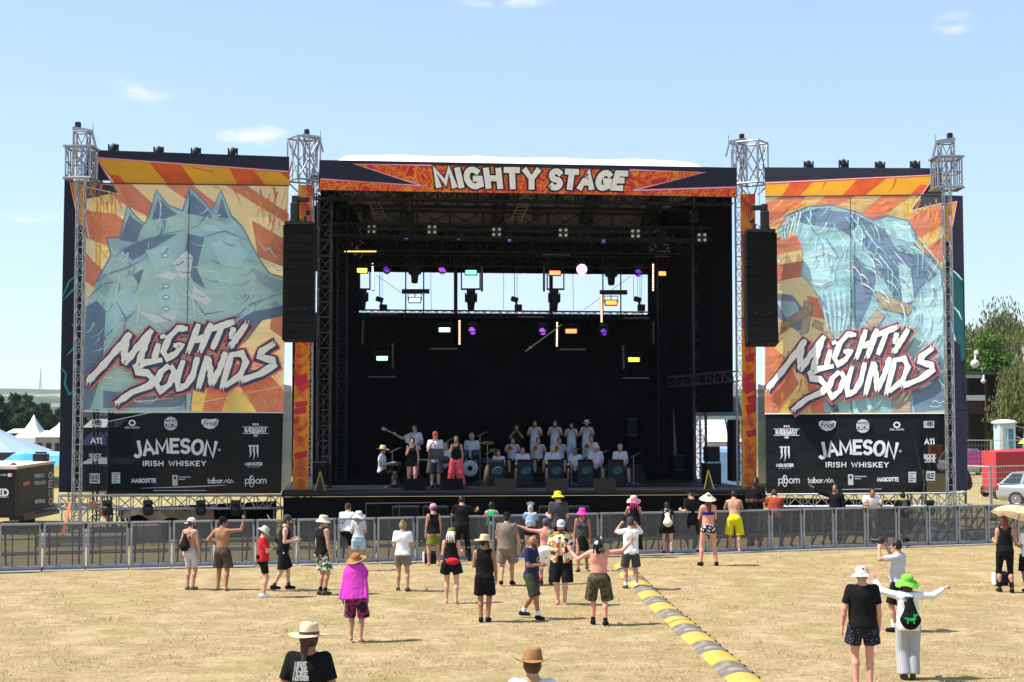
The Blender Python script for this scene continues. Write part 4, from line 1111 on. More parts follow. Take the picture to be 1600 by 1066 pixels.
mb = MB(); mb.tube(WL_.px(133, 666, OFF + .12), WL_.px(256, 640, OFF + .12), .009, n=4); mb.tube(WL_.px(256, 640, OFF + .12), WL_.px(438, 604, OFF + .12), .009, n=4)
mb.tube(WL_.px(124, 643, OFF + .05), WL_.px(441, 645, OFF + .05), .018, n=5); mb.build('tie_rope', M_WHITE, sb)
# ---- right wing
wr = thing('wing_banner', 'right wing banner, navy framed teal and salmon mesh print with shaggy waves, lettered MIGHTY SOUNDS', 'banner', WR_.px(1340, 600), group='wing banners beside the stage')
nav = MB(); nav.use(M_NAVY)
for q in ([(1194, 261.5), (1471, 263), (1474, 304), (1196, 307)], [(1473, 305), (1504, 306), (1507.5, 500), (1512, 766), (1481, 768), (1478, 600)]):
 P = [WR_.px(x, y, .0) for x, y in q]; nav.poly(P); Q = [p - WR_.n * .05 for p in P]; k = len(P); nav.add(P + Q, [(i, i + k, (i + 1) % k + k, (i + 1) % k) for i in range(k)])
nav.build('frame_banner', None, wr)
sa = Sheet(WR_, .006)
sa.poly([(1196, 286), (1461, 274.5), (1442, 304.5), (1196, 306.5)], M_OCHRE)
for q in ([(1236, 284.4), (1272, 283), (1250, 306), (1222, 306)], [(1340, 280), (1386, 278.4), (1352, 305.2), (1316, 305.5)], [(1438, 288), (1450, 290), (1442, 304), (1422, 304.6)]): sa.poly(q, M_FLAME)
for q in ([(1246, 285), (1240, 294), (1232, 305)], [(1350, 281), (1344, 294), (1330, 304)], [(1372, 280), (1362, 292), (1350, 303)], [(1290, 284), (1284, 296)], [(1400, 279), (1396, 292), (1386, 302)]): sa.stroke(q, 1.7, M_FLAME, taper=lambda t: 1.2 - t)
sa.build('frame_artwork', wr); sa.poly([(1474, 320), (1493, 317), (1484, 378), (1476, 378)], M_OCHRE)
for m_, th in ((M_MAG, 3.2), (M_PINKW, 1.4)):
 sa.stroke([(1196, 286), (1462, 273.5), (1441, 303)], th, m_); sa.stroke([(1474, 319.5), (1495, 315.5), (1483, 380)], th, m_)
sa.build('frame_artwork', wr); sa.poly([(1477, 420), (1504, 436), (1508, 560), (1480, 590)], mat('dark teal print', (.006, .085, .10), .6, 0, .45, .8))
for q in ([(1486, 420), (1497, 430), (1504, 438)], [(1489, 478), (1498, 488), (1503, 500)], [(1484, 500), (1492, 530), (1494, 560)]): sa.stroke(q, 2, S_LTEAL, taper=lambda t: .5 + math.sin(3.1 * t))
sa.poly([(1479, 520), (1500, 540), (1508, 640), (1481, 640)], M_NAVY)
sa.build('frame_artwork', wr)
sheetbox(WR_, [(1197, 308), (1475, 305), (1480, 645), (1196, 646)], S_YEL, 'mesh_print', wr, 0, OFF)
s = Sheet(WR_, OFF + .006)
for q in ([(1196, 318), (1222, 308), (1262, 307.5), (1205, 352), (1197, 352)], [(1292, 307), (1340, 306.5), (1268, 340), (1235, 350)], [(1380, 306), (1426, 305.6), (1360, 352), (1340, 338)], [(1440, 330), (1474, 322), (1474, 352), (1402, 390), (1390, 368)], [(1197, 372), (1255, 368), (1262, 388), (1197, 402)], [(1197, 418), (1256, 408), (1258, 432), (1197, 444)],
   [(1424, 400), (1474, 372), (1476, 405), (1446, 428)], [(1197, 532), (1230, 560), (1250, 600), (1215, 646), (1197, 646)], [(1262, 600), (1290, 610), (1300, 646), (1270, 646)], [(1262, 462), (1290, 470), (1296, 500), (1268, 495)]): s.poly(q, S_PINK)
s.poly([(1443, 305.5), (1475, 305), (1475, 318), (1424, 329)], S_NAVY); s.stroke([(1442, 303), (1424, 330), (1475, 318)], 1.4, S_PALE)
shag = [(1216, 360), (1230, 338), (1262, 324), (1300, 321), (1338, 332), (1366, 345), (1388, 338), (1420, 346), (1432, 366), (1430, 384), (1452, 402), (1472, 424), (1478, 520), (1479, 644), (1290, 644), (1284, 600), (1320, 540), (1296, 510), (1282, 470), (1270, 450), (1252, 430), (1256, 406), (1252, 380), (1240, 356), (1226, 378)]
s.poly(shag, S_TEAL); s.stroke(shag[:13], 2.4, S_SLATE)
for q in ([(1236, 340), (1280, 326), (1340, 336), (1384, 360), (1420, 420), (1400, 470), (1372, 420), (1350, 380), (1310, 358), (1262, 352)], [(1400, 392), (1440, 400), (1466, 430), (1440, 450), (1412, 500), (1396, 470)], [(1336, 400), (1372, 430), (1362, 470), (1340, 520), (1330, 470)], [(1446, 560), (1478, 600), (1478, 640), (1430, 644), (1424, 600)], [(1300, 520), (1330, 560), (1320, 600), (1296, 590)], [(1196, 455), (1240, 462), (1262, 490), (1250, 520), (1222, 500), (1196, 480)]): s.poly(q, S_SLATE)
for q in ([(1258, 396), (1290, 382), (1312, 400), (1304, 440), (1276, 446), (1256, 430)], [(1330, 362), (1346, 352), (1354, 372), (1340, 380)], [(1280, 470), (1324, 460), (1330, 500), (1316, 540), (1296, 512)], [(1396, 350), (1424, 354), (1428, 380), (1404, 374)], [(1440, 470), (1474, 450), (1476, 520), (1452, 540), (1438, 510)], [(1214, 470), (1244, 472), (1256, 498), (1236, 508)], [(1404, 410), (1424, 420), (1430, 470), (1412, 476)]): s.poly(q, S_LTEAL)
for q in ([(1368, 456), (1386, 462), (1430, 480), (1420, 492), (1376, 482)], [(1342, 520), (1372, 484), (1384, 494), (1360, 530), (1346, 560), (1336, 556)], [(1258, 470), (1272, 476), (1264, 520), (1252, 524)], [(1210, 512), (1262, 480), (1268, 490), (1216, 526)], [(1396, 600), (1424, 606), (1424, 644), (1396, 644)], [(1274, 500), (1300, 512), (1292, 520), (1270, 510)]): s.poly(q, S_TAN); s.stroke(q + q[:1], 1.3, S_SLATE)
for k in range(26):
 x = 1262 + k * 7.6; y = 340 + 26 * math.sin(k * .5) + k * 2.4
 s.stroke([(x, y), (x + 16 + k * .3, y + 26), (x + 12 + 10 * math.sin(k), y + 60)], 2.0, (S_LTEAL, S_SLATE, S_TEAL)[k % 3], taper=lambda t: 1.25 - t)
for k in range(11): s.stroke([(1284 + k * 4.4, 450 + 3 * (k % 3)), (1290 + k * 4, 490), (1298 + k * 2.2, 540 - 3 * abs(k - 5))], 1.5, (S_LTEAL, S_SLATE)[k % 2], taper=lambda t: .4 + math.sin(3.14 * t))
for k in range(6): s.stroke([(1228 + k * 5, 348 - k * 3), (1222 + k * 5, 362), (1226 + k * 3, 380 - 2 * k)], 2, (S_LTEAL, S_PALE)[k % 2], taper=lambda t: 1.2 - t)
for q in ([(1270, 400), (1290, 392), (1308, 402)], [(1262, 440), (1284, 446), (1306, 436)], [(1350, 395), (1366, 410), (1372, 440)], [(1448, 480), (1456, 500), (1450, 526)], [(1197, 412), (1210, 405), (1222, 410), (1232, 398)], [(1197, 440), (1216, 444), (1236, 438)]): s.stroke(q, 1.6, S_PALE, taper=lambda t: .35 + math.sin(3.14 * t))
for q in ((1330, 612), (1352, 606)): s.stroke([q, (q[0] + 10, q[1] + 34)], 6, S_LTEAL, taper=lambda t: .4 + t)
s.stroke([(1300, 625), (1308, 644)], 10, S_INK)
hatch(s, shag, 170, .95, 26, (S_SLATE, S_LTEAL, S_LTEAL, S_SLATE, S_PALE), 8)
hatch(s, [(1198, 310), (1474, 307), (1474, 420), (1440, 360), (1330, 325), (1260, 322), (1215, 370), (1198, 440)], 60, 2.4, 26, (S_PINK, S_FLM, S_YEL), 9, 2.2, .2); hatch(s, [(1198, 520), (1240, 480), (1280, 560), (1290, 644), (1198, 644)], 40, 2.3, 24, (S_PINK, S_FLM, S_YEL), 10, 2.4, .2)
s.build('mesh_artwork', wr)
s = Sheet(WR_, OFF + .15); logo(s, lambda p: (1204 + (p[0] - 136) * .887, p[1] + 11 - (p[0] - 136) * .012), S_INK, S_RED, S_CREAM)
s.stroke([(1458, 630), (1464, 626), (1470, 631), (1478, 627)], .9, S_PALE); s.stroke([(1456, 635), (1466, 636), (1474, 633)], .8, S_PALE)
s.build('lettering', wr)
mb = MB(); mb.tube(WR_.px(1331, 310, OFF + .09), WR_.px(1332, 645, OFF + .09), .012, n=4); mb.tube(WR_.px(1197, 308, OFF + .02), WR_.px(1475, 305, OFF + .02), .02, n=5); mb.build('hem_rope', M_DARKM, wr)
sb = thing('sponsor_banner', 'black sponsor banner under the right wing print, white lettering, its marks running mirror-wise outwards', 'banner', WR_.px(1340, 768), group='sponsor banners under the wing prints')
sheetbox(WR_, [(1198, 647.5), (1440, 646.5), (1442, 771), (1199, 772)], S_BLACK, 'banner_cloth', sb, 0, OFF + .02)
sheetbox(WR_, [(1440.4, 646.5), (1481, 646), (1483, 768), (1442.4, 771)], scrim('thin mesh end of the banner', (.007, .010, .011), .12, .04, .2), 'side_strip', sb, 0, OFF + .02)
s = Sheet(WR_, OFF + .03)
sponsors(s, lambda v: 1341 + (v - 271) * .955, lambda v: v + 2); s.build('lettering', sb)
m_radegast(s, (1231, 671)); K(); m_friall(s, (1294.5, 665)); K(); m_disc(s, (1350, 666)); K(); m_tv(s, (1403, 664)); K(); m_small(s, 1445, 658); K()
s.text('A11', 1447, 693.5, 8, 2.3, S_WHITE, w=14, gap=.3); K(); s.text('ROCK', 1446, 716, 6, 1.6, S_GREY, w=17, gap=.25); s.text('ZONE', 1447, 722, 5.4, 1.5, S_GREY, w=16, gap=.25); K()
m_claw(s, (1229, 710)); K(); m_ploom(s, 1219.5, 754.5); K(); m_tabor(s, 1265, 754); K(); m_flagtext(s, 1327.5, 741); K(); s.text('MASCOTTE', 1373.5, 751.5, 5.4, 1.5, S_WHITE, w=32.5, gap=.28); K(); m_card(s, 1421.5, 737, 1433.5, 753.5); K(); m_card(s, 1449, 736, 1463, 750.5, 'UNO'); K()
s.stroke([(1318, 764.5), (1380, 763.5)], .9, S_GREY)
s.stroke([(1426, 672), (1434, 700), (1442, 740), (1450, 764)], 1.4, scrim('painted crease sheen', (.03, .036, .036), .1, .05), taper=lambda t: .3 + math.sin(3.1 * t))  # paler stroke painted as light catching a crease in the cloth
s.build('lettering', sb)
mb = MB(); mb.tube(WR_.px(1197, 647, OFF + .05), WR_.px(1481, 646, OFF + .05), .018, n=5); mb.build('tie_rope', M_WHITE, sb)
# ---- lattice towers and top truss holding the wings up from behind
def rear(label, pl, px, back, z1, w=.5):
 p = pl.px(px, 700, -back); mb = MB(); mb.truss((p.x, p.y, 0), (p.x, p.y, z1), w, w, bay=.75, rc=.03, rd=.016, n=5)
 tag(mb.build('rear_tower', M_DARKM), label, 'truss tower')
rear('dark lattice tower behind the left wing banner, showing through its mesh', WL_, 172, 1.3, WL_.uv(172, 262)[1], .46)
rear('dark lattice tower behind the right wing banner, showing through its mesh', WR_, 1420, 1.3, WR_.uv(1420, 292)[1], .46)
for lab, pl, a, b in (('truss along the top edge behind the left wing banner carrying four lights', WL_, (137, 240), (450, 250)), ('truss along the top edge behind the right wing banner carrying four lights', WR_, (1196, 267), (1472, 268))):
 mb = MB(); mb.truss(pl.px(*a, -.32) + Vector((0, 0, -.25)), pl.px(*b, -.32) + Vector((0, 0, -.25)), .3, .3, bay=.4, rc=.025, rd=.013); tag(mb.build('top_truss', M_DARKM), lab, 'truss')
# grey net beside the stage between sponsor banner and column
for lab, pts in (('grey scaffold net between the left sponsor banner and the orange column banner', [(441, 600), (457, 603), (457, 768), (438, 768)]), ('dark scaffold net between the right sponsor banner and the orange column banner', [(1183, 600), (1197, 604), (1198, 768), (1183, 768)])):
 pl = WL_ if pts[0][0] < 800 else WR_
 o = sheetbox(pl, pts, scrim('grey scaffold net', (.22, .22, .23), .12, .3, .15), 'scaffold_net', None, 0, -.1) if pts[0][0] < 800 else sheetbox(pl, pts, scrim('dark scaffold net', (.05, .055, .065), .15, .2, .2), 'scaffold_net', None, 0, -.1)
 tag(o, lab, 'net')
# ---- orange column banners at the stage corners
for lab, pl, pts, seed in (('narrow orange red comic print banner hanging left of the stage opening', Plane(TL - F0.u * .9, TL + F0.u * .3), [(466, 289), (488, 289), (481.5, 773), (456.5, 772)], 0), ('narrow orange red comic print banner hanging right of the stage opening', Plane(TR - F0.u * .1, TR + F0.u * 1.1), [(1157, 303), (1180, 303), (1182.5, 765), (1161, 766)], 1)):
 c = thing('column_banner', lab, 'banner', pl.px(sum(p[0] for p in pts) / 4, 770), group='column banners at the stage corners')
 M_OR = mat('orange print', (.72, .24, .012), .6, 0, .2, 1.4, wear=((.56, .05, .03), 1.0, .53, .57)); M_CR = mat('crimson print', (.48, .02, .04), .6)
 sheetbox(pl, pts, M_OR, 'banner_sheet', c, .02)
 s = Sheet(pl, .006); x0 = pts[3][0] + 1.5; x1 = pts[2][0] - 1.5; rr = random.Random(11 + seed)
 y = 540
 while y < 756:
  k = rr.random(); h = rr.uniform(12, 26); a, b = x0 + rr.uniform(0, 4), x1 - rr.uniform(0, 4)
  if k < .35: s.poly([(a, y), (b, y - h * .3), (b, y + h * .35), (a + 3, y + h * .6)], M_CR)
  elif k < .7:
   for q in range(3): s.stroke(_arc((a + b) / 2, y + h * .4, (b - a) / 2 - q * 3.4, h * .5 - q * 2.4, 20 * q, 250 + 30 * q, 12), 1.2, M_CR)
  else:
   for q in range(4): s.stroke([(a, y + q * 4), ((a + b) / 2, y + q * 4 - 5), (b, y + q * 4 + 2)], 1.3, M_CR, taper=lambda t: .4 + math.sin(3.1 * t))
  y += h * .8
 for q in range(5): s.stroke([(pts[0][0] + 3 + q * 3.5, 306 + 4 * q), (pts[0][0] + 1 + q * 3.4, 330 + 5 * q)], 2.6, M_CR, taper=lambda t: 1.2 - t)
 s.build('artwork', c)
ORDS = 'first second third fourth fifth sixth seventh eighth ninth tenth eleventh twelfth thirteenth fourteenth fifteenth sixteenth seventeenth eighteenth nineteenth twentieth'.split()
def ORD(i): return ORDS[i] if i < 20 else 'twenty-' + ORDS[i - 20]
# ------------------------------------------------------------------ speaker arrays
M_CAB = mat('black speaker cabinet', (.010, .010, .011), .7, 0, .2, 5, spec=.2)
M_GRILL = mat('black speaker grille', (.006, .006, .0065), .85, 0, .3, 30, spec=.1, bump=.2)
def array(label, pxc, D, ytop, ybot, wpx, curl):
 pl = Plane(W(pxc - 50, 600, D), W(pxc + 50, 600, D)); u0, zt = pl.uv(pxc, ytop); zb = pl.uv(pxc, ybot)[1]; w = wpx * D / FOC
 t = thing('speaker_array', label, 'speakers', pl.at(u0, zb), group='hanging speaker arrays')
 n = 13; h = (zt - zb) / n; off = 0; tilt = 0; p = Vector(pl.at(u0, zt)) + Vector((0, .35, 0))
 for i in range(n):
  tilt = curl * max(0, (i - 4) / n) ** 1.5
  c = p + Vector((0, 0, -h / 2)); Rm = Matrix.Rotation(tilt, 3, 'X')
  mb = MB(); mb.use(M_CAB); mb.box(c, (w, .62, h * .97), Rm, bev=.015)
  mb.use(M_GRILL); mb.box(c + Rm @ Vector((0, -.315, 0)), (w * .96, .02, h * .86), Rm)
  mb.use(M_BLACKM)
  for s in (-1, 1): mb.box(c + Rm @ Vector((s * (w / 2 + .008), -.1, 0)), (.02, .1, h * .9), Rm)
  if i == 9: mb.use(M_STEEL); [mb.box(c + Rm @ Vector((s * w * .23, -.33, 0)), (.03, .01, .02), Rm) for s in (-1, 1)]
  mb.build('cabinet', None, t); p = p + Rm @ Vector((0, 0, -h))
 mb = MB(); c = pl.at(u0, zt) + Vector((0, .35, 0)); mb.use(M_BLACKM)
 mb.box(c + Vector((0, 0, .06)), (w * .9, .7, .1)); mb.truss(c + Vector((0, 0, .1)), c + Vector((0, 0, .3)), .34, .3, bay=.2, rc=.03)
 mb.build('flying_frame', None, t)
 mb = MB(); mb.use(M_BLACKM); s = 1 if pxc > 800 else -1
 mb.box(c + Vector((.16 * s, 0, .42)), (.26, .3, .66), bev=.05); mb.box(c + Vector((-.02 * s, 0, .84)), (.52, .2, .15), bev=.03); mb.box(c + Vector((.14 * s, 0, .84)), (.22, .26, .24), bev=.04)
 mb.ball(c + Vector((-.26 * s, 0, .42)), .085); mb.tube(c + Vector((.3 * s, 0, .1)), c + Vector((.12 * s, 0, .8)), .05)
 mb.use(M_STEEL); mb.tube(c + Vector((0, 0, .9)), c + Vector((0, 0, 1.6)), .012)
 mb.build('chain_hoist', None, t)
 return t
array('tall black line of speaker cabinets hanging left of the stage opening', 466, 48.0, 351, 533, 48, -.16)
array('tall black line of speaker cabinets hanging right of the stage opening, its foot curving back', 1190, 49.4, 363, 539, 49, -.42)
# ------------------------------------------------------------------ stage lighting inside
def led(col, s, n): return mat(n, col, emit=s)
E_YEL, E_GRN, E_MNT, E_WGR = led((1, .86, .10), 2.0, 'lit yellow panel'), led((.30, 1, .42), 2.6, 'lit green panel'), led((.16, .95, .52), 2.0, 'lit mint panel'), led((.62, 1, .78), 2.2, 'lit pale green panel')
E_ORG, E_ORY, E_RED = led((1, .23, .035), 2.4, 'lit orange panel'), led((1, .40, .03), 2.8, 'lit amber panel'), led((1, .17, .06), 2.4, 'lit red orange panel')
E_PUR, E_MAG, E_WARM = led((.26, .05, .80), .7, 'lit violet lens'), led((.95, .20, 1), 5.0, 'lit magenta lens'), led((1, .62, .42), 3.2, 'lit warm lamp')
E_YBAR = led((1, .75, .12), 1.6, 'lit yellow bar lamp'); E_BLU = led((.08, .15, .55), .3, 'dim blue lens')
M_LENS = mat('unlit lamp glass', (.80, .78, .70), .2, 0, .1, 20, spec=.6)  # pale colour stands in for daylight reflected in the glass
M_DOT = mat('unlit pixel lens', (.34, .34, .34), .3, 0, .2, 20)
def hang(mb, p, z): mb.tube(p, (p.x, p.y, z), .012, n=4)
def panel(label, px, py, D, m):
 p = W(px, py, D); t = thing('wash_light', label, 'stage light', p + Vector((0, 0, -.1)), group='lit wash light panels')
 mb = MB(); mb.box(p + Vector((0, .08, 0)), (.50, .12, .24), bev=.015); mb.tube(p + Vector((0, .08, .1)), p + Vector((0, .08, .3)), .02)
 for s in (-1, 1): mb.tube(p + Vector((s * .27, .08, 0)), p + Vector((s * .27, .08, .26)), .014, n=4)
 mb.tube(p + Vector((-.27, .08, .26)), p + Vector((.27, .08, .26)), .014, n=4)
 mb.build('housing', M_BLACKM, t)
 mb = MB(); mb.box(p, (.42, .02, .155), bev=.008); mb.build('lamp_face', m, t)
for lab, px, py, D, m in (('lit yellow wash light panel at the upper left of the strip of sky', 565, 422.5, 60, E_YEL), ('lit mint green wash light panel at the top centre of the strip of sky', 736, 425.5, 60, E_MNT), ('lit red orange wash light panel above the sky strip, left of the glaring magenta lamp', 867, 426.5, 60, E_RED),
       ('lit orange wash light panel right of the strip of sky, beside a lit pixel strip', 1038, 427.5, 60, E_ORG), ('pale green lit wash light panel low in the left of the strip of sky', 648, 469, 60.4, E_WGR), ('orange lit wash light panel low in the right of the strip of sky', 955, 473, 60.4, E_ORG),
       ('lit green white wash light panel on black, beside the lit vertical strip', 694.5, 515.5, 59.4, E_WGR), ('lit green wash light panel lowest on the left', 597, 560, 59.4, E_GRN), ('lit red orange wash light panel on black right of the diagonal pole', 892.5, 517.5, 59.4, E_RED), ('lit amber wash light panel lowest on the right', 990.5, 562, 59.4, E_ORY)): panel(lab, px, py, D, m)
def spot(label, px, py, D, m, r=.125):
 p = W(px, py, D); t = thing('spot_light', label, 'stage light', p + Vector((0, 0, -.12)), group='violet spot lights')
 mb = MB(); mb.lathe([(.02, .34), (.12, .33), (.15, .2), (.155, .02), (r * 1.06, 0)], Matrix.Translation(p) @ Matrix.Rotation(R(90), 4, 'X').inverted() , 14)
 mb.box(p + Vector((0, .15, .28)), (.28, .2, .12), bev=.02)
 for s in (-1, 1): mb.box(p + Vector((s * .17, .15, .12)), (.03, .1, .3))
 mb.build('housing', M_BLACKM, t)
 mb = MB(); mb.use(m)
 if m is E_MAG: mb.lathe([(.002, .0), (r * .5, .005), (r, .02)], Matrix.Translation(p) @ Matrix.Rotation(R(90), 4, 'X'), 16)
 else: [mb.ball(p + Vector((r * .36 * (a + b_ / 2), -.005, r * .31 * b_)), r * .16, 8, 6, (1, .5, 1)) for a in range(-3, 4) for b_ in range(-3, 4) if abs(a + b_) < 3 and (a * 5 + b_ * 3 + int(px)) % 5]
 mb.build('lens', None, t)
for lab, px, py, m, r in (('violet spot light left at the top edge of the strip of sky', 604, 422, E_PUR, .115), ('patchy pink violet spot light left of the mint panel', 691, 422.5, led((.50, .10, .85), .9, 'lit pink violet lens'), .135), ('glaring magenta spot light in the top right of the strip of sky', 909, 421, E_MAG, .20), ('violet spot light at the right end of the strip of sky', 998, 426, E_PUR, .12),
       ('violet spot light on black right of the green white panel', 738, 517, MATS['lit pink violet lens'], .13), ('violet spot light on black left of the diagonal pole', 848, 518, MATS['lit pink violet lens'], .125), ('violet spot light on black right of the red orange panel', 943.5, 519, E_PUR, .12)): spot(lab, px, py, 59.6, m, r)
def moving(label, px, ytop, ybot, D=60.2):
 a, b = W(px, ytop, D), W(px, ybot, D); h = a.z - b.z; t = thing('moving_head', label, 'stage light', b, group='dark moving heads hanging in the strip of sky')
 mb = MB(); mb.box(a + Vector((0, 0, -h * .1)), (.34, .3, h * .2), bev=.03); mb.build('base', M_BLACKM, t)
 mb = MB()
 for s in (-1, 1): mb.box(a + Vector((s * .21, 0, -h * .38)), (.07, .16, h * .44), bev=.02)
 mb.build('yoke', M_BLACKM, t)
 mb = MB(); mb.lathe([(.02, -.16), (.14, -.15), (.185, -.28), (.19, -.6), (.15, -.66), (.13, -.96), (.09, -1.0)], Matrix.Translation(a) @ Matrix.Scale(h, 4, (0, 0, 1)), 14); mb.build('head', M_BLACKM, t)
for lab, px, y0, y1 in (('dark moving head hanging high in the left of the strip of sky', 648, 408, 443), ('dark moving head hanging below the mint panel', 736, 453, 485), ('dark moving head hanging below the red orange panel', 866, 453, 486), ('dark moving head hanging high in the right of the strip of sky', 955, 412, 446), ('dark moving head at the left end of the strip of sky', 566, 452, 484)): moving(lab, px, y0, y1)
# small profile spots standing on the low truss
for lab, px in (('small dark fixture standing on the low truss at the left', 595), ('small dark fixture standing on the low truss at the centre right', 806), ('small dark fixture standing on the low truss at the right end', 998)):
 a = W(px, 470, 60.6); t = thing('small_fixture', lab, 'stage light', W(px, 488, 60.6), group='small fixtures on the low truss')
 mb = MB(); mb.box(a + Vector((-.05, 0, .05)), (.3, .2, .2), Matrix.Rotation(.3, 3, 'Y'), bev=.04); mb.box(a + Vector((.1, 0, -.28)), (.3, .25, .26), bev=.03); mb.tube(a, a + Vector((.06, 0, -.3)), .05); mb.build('body', M_BLACKM, t)
 mb = MB(); [mb.tube(a + Vector((x, 0, .1)), (a.x + x, a.y, zt3), .008, n=4) for x in (-.04, .05)]; mb.build('cable', M_BLACKM, t)
def pixels(label, a, b, D, n, m, r=.032, group='pixel light strips'):
 A, B = W(*a, D), W(*b, D); t = thing('pixel_strip', label, 'stage light', (A + B) / 2 if False else B, group=group)
 mb = MB(); d = (B - A).normalized(); mb.beam(A - d * .04 + Vector((0, .05, 0)), B + d * .04 + Vector((0, .05, 0)), .09, .07, up=(0, 1, 0)); mb.build('housing', M_BLACKM, t)
 mb = MB(); mb.use(m)
 for i in range(n):
  c = A.lerp(B, (i + .5) / n); mb.ball(c, r, 8, 6, (1, .35, 1))
 mb.build('lamps', None, t)
for lab, a, b, n, m in (('lit vertical pixel strip right of the yellow panel', (582, 411), (583, 453), 12, E_WARM), ('lit vertical pixel strip below the right black bar', (939.5, 460), (940, 504), 12, E_WARM), ('lit vertical pixel strip left of the orange panel beside the sky', (1020.5, 412), (1020.5, 455), 11, E_WARM),
      ('half lit vertical pixel strip right of the green white panel', (718, 500), (718, 539), 9, E_WARM), ('brightest vertical pixel strip, under the diagonal pole', (870.5, 503), (870, 542), 10, E_WARM), ('unlit vertical pixel strip right of the mint panel', (753, 414), (753, 454), 12, M_DOT), ('unlit vertical pixel strip left of the red orange panel', (850, 410), (850, 454), 12, M_DOT),
      ('unlit vertical pixel strip at the far left on black', (567, 500), (566, 538), 9, M_DOT), ('unlit vertical pixel strip right of the lowest green panel', (613.5, 537), (613.5, 575), 9, M_DOT), ('unlit vertical pixel strip left of the lowest amber panel', (974, 540), (974.5, 576), 8, M_DOT), ('unlit vertical pixel strip at the far right on black', (1021, 503), (1021, 537), 8, M_DOT)): pixels(lab, a, b, 59.8, n, m)
for lab, a, b, m in (('lit yellow pixel bar near the upper left of the stage', (538, 393), (588, 393), E_YBAR), ('unlit pixel bar at the left on top of the low truss', (578, 490.6), (619, 490.6), M_DOT), ('unlit pixel bar low on black below the green white panel', (673, 545), (714, 545), M_DOT), ('unlit pixel bar low on black below the lowest green panel', (576, 589), (618, 589), M_DOT),
      ('unlit pixel bar below the red orange panel on black', (875, 546), (915, 546), M_DOT), ('unlit pixel bar below the lowest amber panel', (973, 591), (1014, 591), M_DOT), ('unlit pixel bar at the right below the strip of sky', (974, 497), (1014, 497), M_DOT), ('unlit pixel bar at the centre below the strip of sky', (810, 495), (850, 495.5), M_DOT),
      ('unlit pixel bar near the upper right of the stage', (1024, 400.5), (1066, 401), M_DOT), ('unlit pixel bar in the dark above the red orange panel', (847, 398), (891, 398.5), M_DOT)): pixels(lab, a, b, 59.6 if m is not E_YBAR else 54.5, 22, m, .02 if m is not E_YBAR else .024, 'horizontal pixel bars')
# black bars and pipe frames hanging in the strip of sky
for lab, x0, x1, y, z0, z1, xs_ in (('black lamp bar on a hanging pipe frame in the left of the strip of sky', 628, 671, 456, 452, 459, (634, 662)), ('black lamp bar on a hanging pipe frame in the right of the strip of sky', 937, 980, 457, 453.5, 460.5, (942, 970))):
 t = thing('lamp_bar', lab, 'stage light', W((x0 + x1) / 2, 490, 60.3), group='black lamp bars on pipe frames'); D = 60.3
 mb = MB(); a, b = W(x0, z0, D), W(x1, z1, D); mb.box((a + b) / 2, (b.x - a.x, .16, a.z - b.z), bev=.01); mb.build('bar', M_BLACKM, t)
 mb = MB(); [mb.tube(W(x, 405, D + .15), W(x, 492, D + .15), .03, n=6) for x in xs_]; mb.build('pipe_frame', M_BLACKM, t)
 mb = MB(); mb.use(M_DOT); [mb.ball(W(x0 + 3 + (x1 - x0 - 6) * k / 21, z1 - .4, D - .09), .018, 6, 4) for k in range(22)]; mb.build('lamps', None, t)
for lab, xa, xb in (('hanging pipe frame with crossbar under the mint panel', 721, 750), ('hanging pipe frame with crossbar under the red orange panel', 855, 881), ('hanging pipe frame with crossbar at the left end of the strip of sky', 562, 578)):
 mb = MB(); D = 60.25; [mb.tube(W(x, 404, D), W(x, 453, D), .03) for x in (xa, xb)]; mb.beam(W(xa - 1, 452, D), W(xb + 1, 452, D), .07, .07); mb.tube(W(xa, 413, D), W(xb, 413, D), .02)
 tag(mb.build('pipe_frame', M_BLACKM), lab, 'pipe frame', 'hanging pipe frames')
for px in (712, 861):
 mb = MB(); mb.tube(W(px, 405, 60.8), W(px, 492, 60.8), .075, n=8); tag(mb.build('vertical_post', M_BLACKM), 'black post crossing the strip of sky ' + ('left of the mint panel' if px == 712 else 'beside the red orange panel'), 'post')
mb = MB(); mb.tube(W(821, 549, 58.5), W(878, 507, 58.5), .022); mb.box(W(829, 543, 58.5), (.1, .06, .08)); tag(mb.build('diagonal_pole', mat('pale pole', (.5, .5, .48), .4)), 'thin pale pole slanting across the black curtain below the strip of sky', 'pole')
for a, b in (((588, 430), (628, 458)), ((985, 432), (912, 484)), ((895, 427), (896, 484)), ((787, 408), (787, 483)), ((673, 425), (674, 484)), ((593, 430), (593, 464)), ((804, 410), (804, 464)), ((990, 430), (990, 466)), ((1003, 430), (1002, 476))):
 mb = MB(); mb.tube(W(*a, 60.7), W(*b, 60.7), .009, n=4); tag(mb.build('cable', M_BLACKM), 'thin cable hanging across the strip of sky', 'cable', 'thin cables across the strip of sky')
